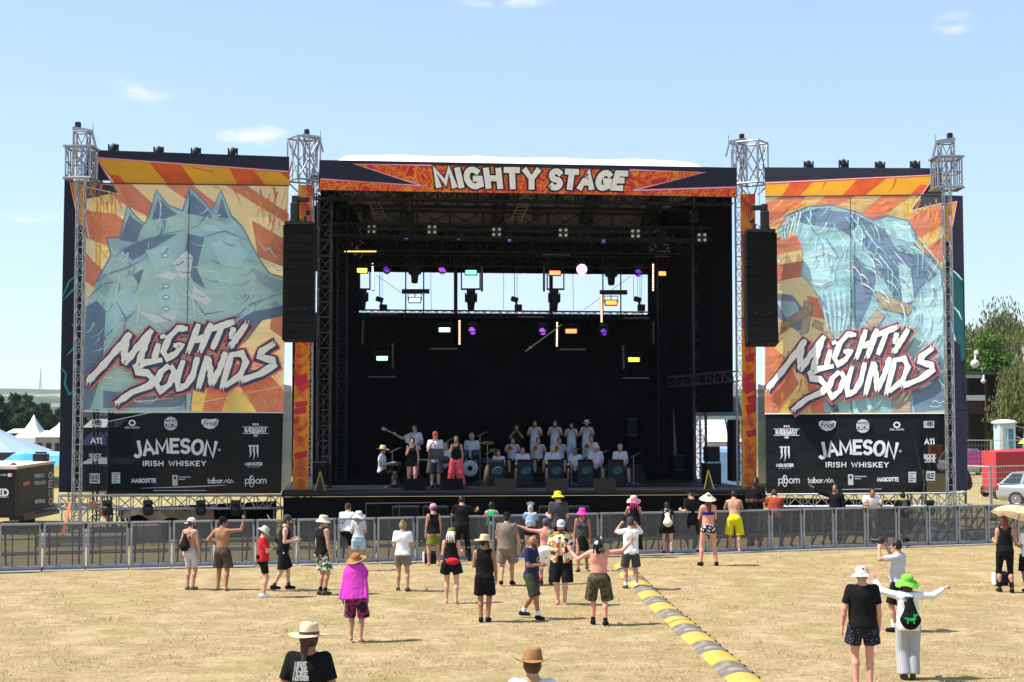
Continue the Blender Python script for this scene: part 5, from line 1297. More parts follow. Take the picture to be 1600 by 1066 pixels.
# four-lamp blinders on the front truss
D1 = S(UL / 2, 2.2, 0).y
for lab, px, py in (('leftmost four-lamp blinder under the front truss', 580, 358), ('second four-lamp blinder from the left under the front truss', 675, 358.5), ('third four-lamp blinder from the left, near the stage middle', 776, 362.5), ('third four-lamp blinder from the right, right of the stage middle', 880, 363.5), ('second four-lamp blinder from the right under the front truss', 993, 365), ('rightmost four-lamp blinder under the front truss', 1097, 371)):
 p = W(px, py, D1 - .3); t = thing('blinder_light', lab, 'stage light', p + Vector((0, 0, -.2)), group='four-lamp blinders')
 mb = MB(); mb.box(p + Vector((0, .09, 0)), (.36, .14, .36), bev=.02); mb.tube(p + Vector((0, .1, .15)), p + Vector((0, .25, .4)), .02); mb.build('housing', M_BLACKM, t)
 for sx in (-1, 1):
  for sz in (-1, 1):
   mb = MB(); mb.ball(p + Vector((sx * .098, .01, sz * .088)), .05, 12, 8, (1, .45, 1)); mb.build('lamp', M_LENS, t)
for k, (px, py) in enumerate(((635, 371.5), (716.5, 372), (796, 375), (943, 377))):
 p = W(px, py, D1 + .6); t = thing('small_spot', 'small spot light with dim blue lens under the front truss, ' + ('furthest left', 'second from the left', 'right of the third blinder', 'furthest right')[k], 'stage light', p + Vector((0, 0, -.1)), group='small blue spot lights')
 mb = MB(); mb.box(p + Vector((0, .12, .05)), (.2, .2, .26), bev=.03); mb.tube(p + Vector((0, .12, .1)), p + Vector((0, .12, .5)), .02); mb.build('housing', M_BLACKM, t)
 mb = MB(); mb.lathe([(.002, .0), (.07, .01)], Matrix.Translation(p) @ Matrix.Rotation(R(90), 4, 'X'), 10); mb.build('lens', E_BLU, t)
 mb = MB(); mb.ball(p + Vector((.01, -.01, 0)), .025, 8, 6); mb.build('painted_glint', M_LENS, t)  # pale bead stands in for a highlight on the lens
# bigger dark fixtures on the front girder
for lab, px, py in (('dark follow spot under the roof near the stage middle', 838, 332), ('dark camera box hanging under the roof at the right', 1085, 335), ('dark fixture under the roof at the left', 573, 330), ('dark rounded fixture lying on the girder left of the middle', 640, 340)):
 p = W(px, py, D1 + 1.2); mb = MB(); mb.use(M_BLACKM); mb.lathe([(.02, -.2), (.16, -.18), (.18, .1), (.12, .2), (.02, .22)], Matrix.Translation(p) @ Matrix.Rotation(R(70), 4, 'X'), 12); mb.box(p + Vector((0, .05, -.2)), (.3, .25, .2), bev=.04)
 mb.use(M_STEEL); mb.tube(p, p + Vector((0, 0, .75)), .018); mb.box(p + Vector((-.1, -.15, .05)), (.16, .02, .03)); tag(mb.build('roof_fixture', None), lab, 'stage light')
# white loops stand in for light through gaps at both rig ends
for lab, px, sd_ in (('tangle of pale cables and clamps hanging at the left end of the rig', 548, 5), ('tangle of pale cables and clamps hanging at the right end of the rig', 1032, 6)):
 rr = random.Random(sd_); mb = MB(); mb.use(M_WHITE)
 for k in range(34):
  c = W(px + rr.uniform(-20, 20), 376 + rr.uniform(-16, 22) , 58.4 + rr.uniform(0, .3)); r = rr.uniform(.06, .2); a0 = rr.uniform(0, 360)
  mb.path([c + Vector((r * math.cos(R(a0 + q * 30)) * .8, 0, r * 1.1 * math.sin(R(a0 + q * 30)))) for q in range(rr.randint(3, 5))], .011, 4)
 mb.use(M_BLACKM); mb.box(W(px + 4, 372, 58.2), (.34, .3, .34), bev=.06); mb.tube(W(px, 362, 58.4), W(px, 340, 58.4), .02)
 tag(mb.build('gap_light_loops', None), lab, 'cables')
# ------------------------------------------------------------------ wing lights and lower trusses
def wing_light(label, pl, px, py, flip=1):
 p = pl.px(px, py - 1, -.3); t = thing('wing_light', label, 'stage light', p + Vector((0, 0, -.3)), group='moving lights along the wing tops')
 mb = MB(); mb.box(p + Vector((0, 0, -.17)), (.26, .24, .16), bev=.03); mb.tube(p + Vector((0, 0, -.5)), p + Vector((0, 0, -.2)), .03); mb.build('base', M_BLACKM, t)
 mb = MB(); [mb.box(p + Vector((s * .14, 0, 0)), (.04, .12, .3), bev=.015) for s in (-1, 1)]; mb.build('yoke', M_BLACKM, t)
 mb = MB(); mb.lathe([(.02, .15), (.08, .14), (.11, .08), (.115, -.1), (.09, -.15), (.02, -.16)], Matrix.Translation(p + Vector((0, 0, .02))) @ Matrix.Rotation(flip * .4, 4, 'Y'), 12); mb.build('head', M_BLACKM, t)
for k, px in enumerate((180, 251, 309.5, 367.5)): wing_light('black moving light on top of the left wing, ' + ('furthest left', 'second from the left', 'third from the left', 'nearest the stage')[k], WL_, px, (231.5, 235.5, 237, 237.5)[k], 1)
for k, px in enumerate((1260, 1315, 1372, 1427)): wing_light('black moving light on top of the right wing, ' + ('nearest the stage', 'second from the stage', 'third from the stage', 'furthest right')[k], WR_, px, (258, 256, 259, 258)[k], -1)
# silver trusses under the wings
def low_truss(label, pl, a, b, off=.25):
 mb = MB(); A, B = pl.px(a[0], a[1], off), pl.px(b[0], b[1], off); mb.truss(A, B, .4, .40, bay=.42, rc=.032, rd=.016, n=6); return tag(mb.build('silver_truss', M_ALU), label, 'truss')
low_truss('long silver truss lying under the left sponsor banner', WL_, (91, 784.5), (478, 783.5))
low_truss('long silver truss lying under the right sponsor banner', WR_, (1195, 781.5), (1512, 779.5))
M_GREYSC = mat('grey scaffold tube', (.30, .31, .33), .45, .6, .2, 6)
def scaff(label, pl, xs_, ytop, back=(.25, -1.1)):
 t = thing('scaffold_tower', label, 'scaffold', pl.px(sum(xs_) / len(xs_), 830, 0) * 1.0)
 t.location.z = 0; WLOC[t.name] = Vector(t.location)
 mb = MB()
 pts = [[pl.px(x, ytop, o) for x in xs_] for o in back]
 for row in pts:
  for p in row: mb.tube((p.x, p.y, .08), p, .026); mb.box((p.x, p.y, .04), (.16, .16, .08))
  for a, b in zip(row, row[1:]):
   mb.tube((a.x, a.y, .35), (b.x, b.y, .35), .022); mb.tube((a.x, a.y, .35), b, .02, n=5); mb.tube(a, b, .022)
 for a, b in zip(*pts): mb.tube(a, b, .022); mb.tube((a.x, a.y, .35), (b.x, b.y, .35), .022); mb.tube((a.x, a.y, .35), b, .018, n=4)
 mb.build('tubes', M_GREYSC, t)
 return t
scaff('scaffold tube frame carrying the left end of the silver truss', WL_, [105, 135, 165, 200], 794)
scaff('scaffold tube frame carrying the stage side end of the left silver truss', WL_, [425, 455, 478], 794)
scaff('scaffold tube frame carrying the right end of the right silver truss', WR_, [1432, 1460, 1485, 1510], 791)
# ballast slabs on pallets at the outer tower feet
M_CONC = mat('weathered concrete', (.36, .31, .25), .9, 0, .2, 4, bump=.4)
def slab(label, p, s, rz=0.0):
 mb = MB(); mb.box((0, 0, s[2] / 2), s, bev=.025); o = mb.build('ballast_block', M_CONC, base=(0, 0, 0)); o.location = p; o.rotation_euler.z = rz; return tag(o, label, 'ballast', 'concrete ballast blocks under the wings')
p = WL_.px(120, 830, .6); slab('long concrete ballast block lying left at the outer tower foot behind the barrier', (p.x + .1, p.y, 0), (2.6, .9, .34), .1)
p = WL_.px(190, 825, -.5); slab('concrete ballast block behind the longer one at the left wing foot', (p.x + .2, p.y, 0), (2.1, 1.0, .5), .35)
p = WR_.px(1440, 822, .5); slab('concrete ballast block at the right wing foot, near the tower', (p.x, p.y, 0), (1.3, .9, .3), -.1)
p = WR_.px(1490, 822, .4); slab('concrete ballast block at the right outer tower foot', (p.x, p.y, 0), (1.3, .9, .32), -.2)
# orange ratchet straps at the left tower foot
M_STRAP = mat('orange webbing', (.80, .17, .04), .7, 0, .1, 10)
mb = MB(); a, b = WL_.px(104, 782, .75), WL_.px(88, 832, 1.3); mb.beam(a, b, .09, .02, up=(0, 1, 0)); tag(mb.build('ratchet_strap', M_STRAP), 'orange ratchet strap running down steeply at the left tower foot', 'strap')
mb = MB(); a, b = WL_.px(136, 783, .45), WL_.px(196, 838, .0); mb.beam(a, b, .08, .02, up=(0, 1, 0)); mb.box(a.lerp(b, .55), (.16, .05, .2), bev=.02); tag(mb.build('ratchet_strap', M_STRAP), 'orange ratchet strap slanting down to the right under the left silver truss', 'strap')
# drapes below the wings
drape('skirt_cloth', 'black cloth hanging below the left silver truss towards the stage', [WL_.px(196, 800, -.6), WL_.px(440, 800, -.6)], 0, lambda t: 1.0 + .12 * t, .05)
drape('skirt_cloth', 'black cloth hanging below the right silver truss beside the stage', [WR_.px(1196, 800, -.6), WR_.px(1400, 800, -.6)], 0, 1.15, .05)
mb = MB(); vs = []
for i in range(21):
 x = 190 + 150 * i / 20; vs += [WL_.px(x, 797 + 3 * math.sin(i), -.5), WL_.px(x, 808 + 5 * math.sin(i * .9 + 1) + i * .6, -.42)]
mb.add(vs, [(2 * i, 2 * i + 1, 2 * i + 3, 2 * i + 2) for i in range(20)], True); tag(mb.build('dusty_tarpaulin', mat('dusty brown tarpaulin', (.24, .19, .14), .9, 0, .25, 3, bump=.4)), 'dusty brown tarpaulin edge showing over the black cloth under the left truss', 'tarpaulin')
# dark lights hanging under the silver trusses
for lab, pl, px in (('black moving light hanging under the left silver truss, furthest left', WL_, 163), ('black moving light hanging under the left silver truss, second from the left', WL_, 226), ('black moving light hanging under the left silver truss, third from the left', WL_, 308), ('dark open lamp hanging under the left silver truss near the stage', WL_, 362), ('black wrapped light hanging under the right silver truss', WR_, 1457)):
 p = pl.px(px, 790, .5); t = thing('hanging_light', lab, 'stage light', p + Vector((0, 0, -.25)), group='lights under the silver trusses')
 mb = MB(); mb.box(p + Vector((0, 0, .12)), (.26, .22, .14), bev=.03); mb.build('base', M_BLACKM, t)
 mb = MB(); mb.lathe([(.02, .12), (.14, .1), (.17, 0), (.15, -.16), (.08, -.2), (.02, -.2)], Matrix.Translation(p + Vector((0, 0, -.08))) @ Matrix.Rotation(.35 if px < 800 else -.5, 4, 'X'), 12); mb.build('head', M_BLACKM, t)
mb = MB(); rr = random.Random(3)
for k in range(5): a = WL_.px(168 + k * 5, 796, .35); mb.path([a, a + Vector((rr.uniform(-.1, .1), .05, -.5)), Vector((a.x + rr.uniform(-.3, .3), a.y, .05))], .02, 5)
tag(mb.build('black_cables', M_RUBBER), 'bundle of black cables hanging down from the left silver truss', 'cables')
# ------------------------------------------------------------------ crowd barrier
M_MESH = scrim('perforated barrier sheet', (.115, .118, .115), .24, .05, .2, 9)
M_GALV = mat('galvanised barrier frame', (.30, .32, .34), .45, .55, .2, 7, wear=((.42, .43, .44), 9, .55, .7))
def make_barrier():
 t = thing('crowd_barrier', 'grey metal crowd barrier panel with perforated sheet and foot plate', 'barrier', (0, 0, 0))
 w, h = 1.02, 1.18
 mb = MB()
 for s in (-1, 1): mb.box((s * (w / 2 - .035), 0, h / 2), (.06, .06, h))
 mb.box((0, 0, h - .03), (w - .13, .055, .06), bev=.02); mb.box((0, 0, .08), (w - .13, .045, .05)); mb.build('frame', M_GALV, t)
 mb = MB(); mb.add([(-w / 2 + .06, .012, .11), (w / 2 - .06, .012, .11), (w / 2 - .06, .012, h - .06), (-w / 2 + .06, .012, h - .06)], [(0, 1, 2, 3)]); mb.build('perforated_sheet', M_MESH, t)
 mb = MB(); mb.box((0, .034, h * .34), (w - .13, .03, .035)); mb.box((0, .034, h * .66), (w - .13, .03, .03)); mb.box((-.18, .04, h / 2), (.03, .03, h - .16)); mb.box((.2, .04, h / 2), (.03, .03, h - .16)); mb.build('rail', M_GALV, t)
 mb = MB(); mb.box((0, .45, .42), (w - .14, .24, .03)); mb.build('step', M_ALU, t)
 mb = MB()
 for s in (-.36, .36): mb.beam((s, .04, h - .12), (s, 1.0, .06), .045, .045); mb.beam((s, .05, .42), (s, .62, .42), .03, .03)
 mb.build('brace', M_DARKM, t)
 mb = MB(); mb.box((0, .5, .045), (w - .02, 1.06, .02)); mb.box((0, -.24, .02), (w - .02, .42, .016)); mb.build('foot_plate', mat('worn tread plate', (.36, .34, .31), .6, .3, .2, 6), t)
 mb = MB(); mb.box((w / 2, .0, h - .1), (.07, .08, .13), bev=.01); mb.build('lock_clip', M_BLACKP, t)
 return t
bar_px = [(-75, 896), (0, 893.5), (250, 887), (480, 882), (734, 875), (900, 869.5), (1100, 864), (1280, 858), (1432, 853.5), (1540, 850), (1680, 846)]
bar = [G(*p) for p in bar_px]
bl = [0]
for a, b in zip(bar, bar[1:]): bl.append(bl[-1] + (b - a).length)
def bar_at(d):
 k = 0
 while k < len(bl) - 2 and d > bl[k + 1]: k += 1
 t = (d - bl[k]) / (bl[k + 1] - bl[k]); return bar[k].lerp(bar[k + 1], t)
nb = int(bl[-1] / 1.035); b_proto = None
for i in range(nb):
 a, b = bar_at(bl[-1] * i / nb), bar_at(bl[-1] * (i + 1) / nb); c = (a + b) / 2
 o = b_proto or make_barrier()
 if b_proto: o = copy_tree(b_proto)
 else: b_proto = o
 o.location = (c.x, c.y, 0); o.rotation_euler.z = math.atan2(b.y - a.y, b.x - a.x)
 o['group'] = 'crowd barrier panels in front of the stage'
 o['label'] = 'grey metal crowd barrier panel with perforated sheet, ' + ORD(i) + ' from the left end of the row'
# ------------------------------------------------------------------ cable ramp of yellow and grey rubber pieces
M_RY = mat('yellow rubber', (.52, .34, .045), .7, 0, .12, 5, wear=((.42, .33, .17), 5, .54, .70)); M_RG = mat('grey rubber', (.15, .13, .115), .75, 0, .15, 5, wear=((.34, .28, .21), 5, .52, .70))
ramp_px = [(974, 884), (984, 898), (1006, 921), (1031, 946), (1062, 973), (1101, 1008), (1150, 1052), (1206, 1102)]
rp_ = [G(*p) for p in ramp_px]; rl = [0]
for a, b in zip(rp_, rp_[1:]): rl.append(rl[-1] + (b - a).length)
def ramp_at(d):
 k = 0
 while k < len(rl) - 2 and d > rl[k + 1]: k += 1
 return rp_[k].lerp(rp_[k + 1], (d - rl[k]) / (rl[k + 1] - rl[k]))
def make_ramp(m, lab):
 mb = MB(); mb.use(m); w, h, L = .52, .085, .93; n = 16; vs = []
 for j, y in enumerate((-L / 2, -L / 2 + .02, L / 2 - .02, L / 2)):
  e = .985 if j in (0, 3) else 1
  for i in range(n + 1):
   t = -1 + 2 * i / n; vs.append((t * w / 2 * e, y, max(0, h * e * (1 - abs(t) ** 2.2))))
 mb.add(vs, [(j * (n + 1) + i, j * (n + 1) + i + 1, (j + 1) * (n + 1) + i + 1, (j + 1) * (n + 1) + i) for j in range(3) for i in range(n)], True)
 mb.add(vs[:n + 1], [tuple(range(n + 1))]); mb.add(vs[-n - 1:], [tuple(range(n + 1))[::-1]])
 o = mb.build('cable_ramp', None, base=(0, 0, 0))
 d = MB(); d.use(M_BLACKP)
 for y in (-.28, .28):
  for s in (-1,): d.box((s * .215, y, .04), (.03, .06, .02), Matrix.Rotation(s * .5, 3, 'Y'))
 c = d.build('bolt_slots', None, o)
 return tag(o, lab, 'cable ramp', 'cable ramp pieces across the field')
nr = 2 * int(rl[-1] / 2.05); dr = rl[-1] / nr; protos = [None, None]
for i in range(nr):
 k = i % 2; c = ramp_at(dr * (i + .5)); d = ramp_at(dr * (i + 1)) - ramp_at(dr * i)
 lab = ('curved yellow', 'curved grey')[k] + ' rubber cable ramp piece on the grass, ' + ORD(i // 2) + ' of its colour from the barrier'
 if protos[k] is None: o = protos[k] = make_ramp((M_RY, M_RG)[k], lab)
 else: o = copy_tree(protos[k])
 o['label'] = lab
 o.location = (c.x, c.y, 0.002); o.rotation_euler.z = math.atan2(d.y, d.x) - math.pi / 2; o.scale = (1, dr / .94, 1)
# ------------------------------------------------------------------ left background: trailer, tents, mast
def on_ground(px, D): return Vector((W(px, 700, D).x, D, 0))
# black box trailer with lettering
c0 = on_ground(25, 50.0); cr_ = on_ground(85, 56.5); cl_ = c0 + Vector((-2.3, .35, 0))
tr = thing('box_trailer', 'black box trailer with white lettering and a red stripe left of the stage', 'trailer', (c0 + cr_ + cl_ * 0) / 2)
M_TRB = mat('black trailer panel', (.006, .007, .010), .5, 0, .2, 2, spec=.2); M_TRG = mat('charcoal trailer panel', (.013, .013, .013), .7, 0, .15, 2)
M_TRROOF = mat('pale trailer roof', (.62, .48, .40), .7, 0, .1, 3); M_REDS = mat('red stripe print', (.70, .025, .025), .5); M_LET = mat('pale lettering', (.62, .62, .62), .6); M_LETD = mat('dull grey lettering', (.40, .40, .40), .6)
zt, zb = 2.12, .55
PF, PS = Plane(cl_, c0), Plane(c0, cr_)
back = cl_ + (cr_ - c0)
mb = MB(); mb.use(M_TRB)
def V3(p, z): return (p.x, p.y, z)
mb.quad(V3(cl_, zb), V3(c0, zb), V3(c0, zt), V3(cl_, zt)); mb.use(M_TRG); mb.quad(V3(c0, zb), V3(cr_, zb), V3(cr_, zt), V3(c0, zt)); mb.use(M_TRB)
mb.quad(V3(cr_, zb), V3(back, zb), V3(back, zt), V3(cr_, zt)); mb.quad(V3(back, zb), V3(cl_, zb), V3(cl_, zt), V3(back, zt)); mb.quad(V3(cl_, zb), V3(back, zb), V3(cr_, zb), V3(c0, zb))
mb.build('box_body', None, tr)
mb = MB(); n1 = PF.n * .05 + PS.n * .05; Q = [c0 + n1, cr_ + PS.n * .05, back, cl_ + PF.n * .05]
mb.add([V3(p, z) for z in (zt + .004, zt + .10) for p in Q], [(0, 1, 2, 3), (4, 5, 6, 7), (0, 1, 5, 4), (1, 2, 6, 5), (2, 3, 7, 6), (3, 0, 4, 7)]); mb.build('roof', M_TRROOF, tr)
s = Sheet(PS, .006)
s.poly([(36, 804), (79, 793), (79, 802), (36, 813)], M_REDS); s.stroke([(43, 807), (74, 799.3)], 3, M_LETD)
s.build('stripe', tr); s.poly([(36, 754), (46, 751.5), (47, 757), (36, 760)], M_REDS)
s.build('red_mark', tr); s.text('PRODEJ &', 54, 746.5, 5, 1.2, M_LETD, w=14, rise=.09); s.text('PRONAJEM', 54, 757.5, 5, 1.2, M_LETD, w=16, rise=.09); s.text('602 276 164', 54, 786.5, 5, 1.2, M_LET, w=16, rise=.09)
for k, ch in enumerate('OENO'): s.text(ch, 75.5, 748 + k * 13.5, 10, 2.0, M_LETD, w=5)
s.stroke([(29, 740), (30, 822)], .8, M_TRB)
s.build('lettering', tr)
s = Sheet(PF, .006); s.text('ED', -4.5, 774.5, 9.5, 3.0, M_LET, w=17, gap=.28); s.stroke([(-8, 777.8), (14, 777)], .7, M_LETD)
s.build('front_lettering', tr); s.text('OFFROAD PARK', -16, 743.4, 2.4, .8, M_LETD, w=26, gap=.5); s.build('front_lettering', tr); s.poly([(12.5, 740), (19.5, 739.6), (19.5, 745), (12.5, 745.2)], M_LET); s.poly([(17, 740.2), (19, 740), (19, 744.8), (17, 744.9)], M_REDS); s.build('front_lettering', tr)
mb = MB()
for t in (.30, .46):
 p = c0.lerp(cr_, t) + PS.n * -.12; mb.lathe([(.1, -.1), (.30, -.11), (.33, -.06), (.33, .06), (.30, .11), (.1, .1)], Matrix.Translation((p.x, p.y, .33)) @ PS.n.to_track_quat('Z', 'Y').to_matrix().to_4x4(), 18)
mb.build('wheel', M_RUBBER, tr)
mb = MB(); a = c0.lerp(cr_, .7) + PS.n * .02; mb.path([(a.x - .5, a.y - .6, .1), (a.x - .5, a.y - .6, .42), (a.x - .1, a.y - .2, .54), (a.x + .9, a.y + .8, .56)], .05, 6); mb.build('mudguard', M_STEEL, tr)
mb = MB(); mb.box((c0.lerp(cr_, .5).x, c0.lerp(cr_, .5).y, .45), (.5, 4, .14)); mb.build('chassis', M_DARKM, tr)
for lab, px, py, D, r in (('round black fixture standing on the trailer roof', 21, 729, 51.5, .10), ('dark box standing on the far end of the trailer roof', 64, 720, 56, .2)):
 p = W(px, py, D); mb = MB(); mb.use(M_BLACKP)
 if r < .15: mb.lathe([(.06, -.03), (.12, -.03), (.12, .03), (.06, .03), (.06, -.03)], Matrix.Translation(p) @ Matrix.Rotation(R(80), 4, 'X'), 14); mb.tube(p - Vector((0, 0, .1)), (p.x, p.y, zt + .1), .02)
 else: mb.box((p.x, p.y, zt + .24), (.52, .4, .28), bev=.04); mb.box((p.x, p.y, zt + .42), (.4, .1, .06), bev=.01)
 tag(mb.build('roof_fixture', None), lab, 'fixture')
# tents
M_TARP = mat('bright blue tarpaulin', (.045, .33, .72), .45, 0, .15, 1.2, bump=.3, spec=.4); M_TARPL = mat('pale blue tarpaulin', (.22, .52, .78), .45, 0, .12, 1.2, spec=.4)
M_GRTENT = mat('grey blue tent roof', (.28, .36, .54), .7, 0, .06, .4); M_TENTW = mat('white tent cloth', (.80, .77, .74), .7, 0, .05, .6); M_TENTSHADE = mat('painted tent shade', (.05, .045, .05), .9)  # last colour stands in for the shade inside the tents
t = thing('tarpaulin_shelter', 'low shelter covered with a crumpled bright blue tarpaulin behind the black trailer', 'tent', on_ground(55, 66))
mb = MB(); vs = []; rr = random.Random(9); nx = 15; ny = 7
prof = [(0, 727, 66), (6, 722, 66), (22, 711, 67), (40, 703.5, 68), (60, 704, 68.5), (92, 706, 69), (130, 709, 69)]
rows = [[(0, 733), (25, 731), (60, 729), (110, 727)], [(2, 722), (28, 718), (58, 722), (110, 719)], [(16, 713), (40, 709), (66, 713), (112, 713)], [(30, 705), (46, 703.5), (70, 705), (112, 707)]]
for j, row in enumerate(rows):
 for i in range(13):
  k = i / 12 * 3; a = row[min(2, int(k))]; b = row[min(2, int(k)) + 1]; f = k - min(2, int(k))
  vs.append(W(a[0] + (b[0] - a[0]) * f, a[1] + (b[1] - a[1]) * f, 64 + j * 1.6 + rr.uniform(-.35, .35)))
mb.use(M_TARP); mb.add(vs, [(j * 13 + i, j * 13 + i + 1, (j + 1) * 13 + i + 1, (j + 1) * 13 + i) for j in range(3) for i in range(12)], True)
mb.use(M_TARPL); mb.add([p + Vector((0, 0, .01)) for p in vs[26:]], [(i, i + 1, 14 + i, 13 + i) for i in range(12)], True)
mb.build('tarpaulin', None, t)
mb = MB(); [mb.tube(W(x, 722, 65.5), (W(x, 722, 65.5).x, 65.5, 0), .04) for x in (4, 40, 76, 108)]; mb.build('post', M_STEEL, t)
t = thing('marquee', 'big grey blue marquee roof rising to the left picture edge', 'tent', on_ground(-30, 88))
mb = MB(); apex = W(-22, 661, 92); vs = [apex]
ed = [W(-120, 706, 86), W(-40, 707, 82), W(20, 707, 82), W(60, 706, 84), W(84, 704, 90), W(60, 700, 100), W(-40, 698, 102), W(-120, 700, 96)]
rg_ = []
for k, e in enumerate(ed): vs += [apex.lerp(e, .5) + Vector((0, 0, -.10)), e, Vector((e.x, e.y, max(.2, e.z - 2.2)))]
nE = len(ed)
for k in range(nE):
 a, b = 1 + 3 * k, 1 + 3 * ((k + 1) % nE); mb.add([vs[0], vs[a], vs[b]], [(0, 1, 2)], True); mb.add([vs[a], vs[a + 1], vs[b + 1], vs[b]], [(0, 1, 2, 3)], True)
mb.build('roof', M_GRTENT, t)
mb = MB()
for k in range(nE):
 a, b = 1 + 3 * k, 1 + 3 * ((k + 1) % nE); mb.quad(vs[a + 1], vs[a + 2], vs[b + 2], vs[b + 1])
mb.build('side_wall', M_TENTSHADE, t)
def pagoda(label, px, D, ptop, peave, half_px, name='pagoda_tent'):
 t = thing(name, label, 'tent', on_ground(px, D), group='white pointed tents in the background'); a = W(px, ptop, D); e = W(px, peave, D).z; h = half_px * D / FOC
 mb = MB(); prof = [(1, e), (.72, e + (a.z - e) * .16), (.42, e + (a.z - e) * .40), (.18, e + (a.z - e) * .70), (.015, a.z)]; vs = []
 for r, z in prof:
  for k in range(4): q = R(38 + 90 * k); vs.append((a.x + h * 1.3 * r * math.cos(q), D + h * 1.3 * r * math.sin(q), z))
 mb.add(vs, [(i * 4 + k, i * 4 + (k + 1) % 4, (i + 1) * 4 + (k + 1) % 4, (i + 1) * 4 + k) for i in range(4) for k in range(4)]); mb.build('roof', M_TENTW, t)
 mb = MB(); cs = [Vector(v) for v in vs[:4]]
 for k in range(4): p, q = cs[k], cs[(k + 1) % 4]; mb.quad(p, q, q - Vector((0, 0, .5)), p - Vector((0, 0, .5)))
 mb.build('valance', M_TENTW, t)
 mb = MB(); [mb.tube(p, (p.x, p.y, 0), .05) for p in cs]; mb.tube(cs[0].lerp(cs[2], .5) * 1.0, a, .03); mb.build('post', M_STEEL, t)
pagoda('white pointed pagoda tent under the far tree row, left of the dark banner edge', 53, 150, 648, 684, 26)
pagoda('white pointed tent just left of the dark banner edge, only its roof side visible', 101, 165, 650, 676, 24)
def shed(label, pts, D, depth, mroof, mwall, zdrop, name='long_tent', cat='tent', group=None):
 """long gabled tent: pts = (left px, right px, eave px y, ridge px y)"""
 x0, x1, ye, yr = pts; t = thing(name, label, cat, on_ground((x0 + x1) / 2, D), group=group)
 a, b = W(x0, ye, D), W(x1, ye, D); zr = W(x0, yr, D + depth / 2).z; mb = MB(); d = Vector((0, depth, 0)); r0, r1 = Vector((a.x, D + depth / 2, zr)), Vector((b.x, D + depth / 2, zr))
 mb.quad(a - Vector((0, .2, 0)), b - Vector((0, .2, 0)), r1, r0); mb.quad(r0, r1, b + d, a + d); mb.build('roof', mroof, t)
 mb = MB(); mb.quad(a, b, (b.x, b.y, 0), (a.x, a.y, 0)); mb.add([a, a + d, r0, (a.x, a.y, 0), (a.x, a.y + depth, 0)], [(0, 1, 2), (3, 4, 1, 0)]); mb.add([b, b + d, r1, (b.x, b.y, 0), (b.x, b.y + depth, 0)], [(0, 1, 2), (3, 4, 1, 0)])
 mb.quad(a + d, b + d, (b.x, b.y + depth, 0), (a.x, a.y + depth, 0)); mb.build('wall', mwall, t)
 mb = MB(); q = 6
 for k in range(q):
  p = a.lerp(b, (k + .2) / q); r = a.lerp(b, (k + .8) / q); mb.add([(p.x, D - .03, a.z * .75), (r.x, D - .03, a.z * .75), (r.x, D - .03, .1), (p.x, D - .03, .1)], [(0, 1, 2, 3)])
 mb.build('opening', M_TENTSHADE, t)  # dark sheets on the closed wall, painted as shaded openings
 return t
shed('long low white tent beside the white pagoda, in front of the far tree row', (55, 140, 683, 673), 140, 6, M_TENTW, mat('weathered tent wall', (.42, .36, .30), .8, 0, .3, 1), 2)
shed('long low cream tent behind the marquee on the left', (8, 52, 677, 670), 175, 6, mat('cream tent cloth', (.66, .55, .44), .8), M_TENTSHADE, 2)
shed('small dark tent seen through the thin strip of the left sponsor banner', (124, 176, 696, 676), 92, 5, mat('dark blue tent cloth', (.03, .03, .09), .7), M_TENTSHADE, 2, 'market_tent')
shed('white low tent seen through the thin strip of the left sponsor banner', (130, 186, 668, 655), 120, 5, M_TENTW, M_TENTSHADE, 2, 'market_tent')
shed('long grey tent behind the left wing, its pale roof low down behind the black banner', (126, 210, 725, 715), 80, 4, mat('grey tent cloth', (.34, .33, .31), .8), M_TENTSHADE, 2)
shed('white tent seen to the right through the side exit of the stage', (1104, 1160, 690, 656), 84, 7, M_TENTW, mat('grey white tent wall', (.40, .40, .45), .8), 2, 'white_tent')
t = thing('tarpaulin_stack', 'pile covered with a light blue tarpaulin seen through the side exit of the stage', 'tarpaulin', on_ground(1132, 72)); mb = MB()
mb.box((W(1134, 725, 72).x, 72.5, 1.25), (2.0, 1.2, 2.4), bev=.25); mb.build('tarpaulin', mat('light blue tarpaulin', (.25, .42, .68), .6, 0, .2, 2, bump=.4), t)
mb = MB(); mb.box((W(1134, 725, 72).x, 72.4, .12), (2.2, 1.5, .2)); mb.build('pallet', mat('grey wood', (.3, .27, .23), .9), t)
shed('grey canopy roof sloping behind the side exit of the stage', (1092, 1160, 650, 588), 62, 5, mat('grey canopy cloth', (.13, .13, .13), .8, 0, .3, 1), M_TENTSHADE, 2, 'side_canopy')
bpy.data.objects.remove([o for o in bpy.data.objects if o.name.startswith('opening') and o.parent and o.parent.name.startswith('side_canopy')][0])
bpy.data.objects.remove([o for o in bpy.data.objects if o.name.startswith('wall') and o.parent and o.parent.name.startswith('side_canopy')][0])
_cn = [o for o in bpy.data.objects if o.name.startswith('side_canopy')][0]
mb = MB(); [mb.tube((W(x, 655, D_).x, D_, 0), (W(x, 655, 62).x, D_, W(x, 655, 62).z), .05) for x in (1094, 1160) for D_ in (62, 67)]; mb.build('post', M_STEEL, _cn)
shed('pale tent seen left through the gap beside the stage', (478, 506, 690, 660), 90, 5, M_TENTW, mat('beige tent wall', (.45, .38, .33), .8), 2, 'white_tent')
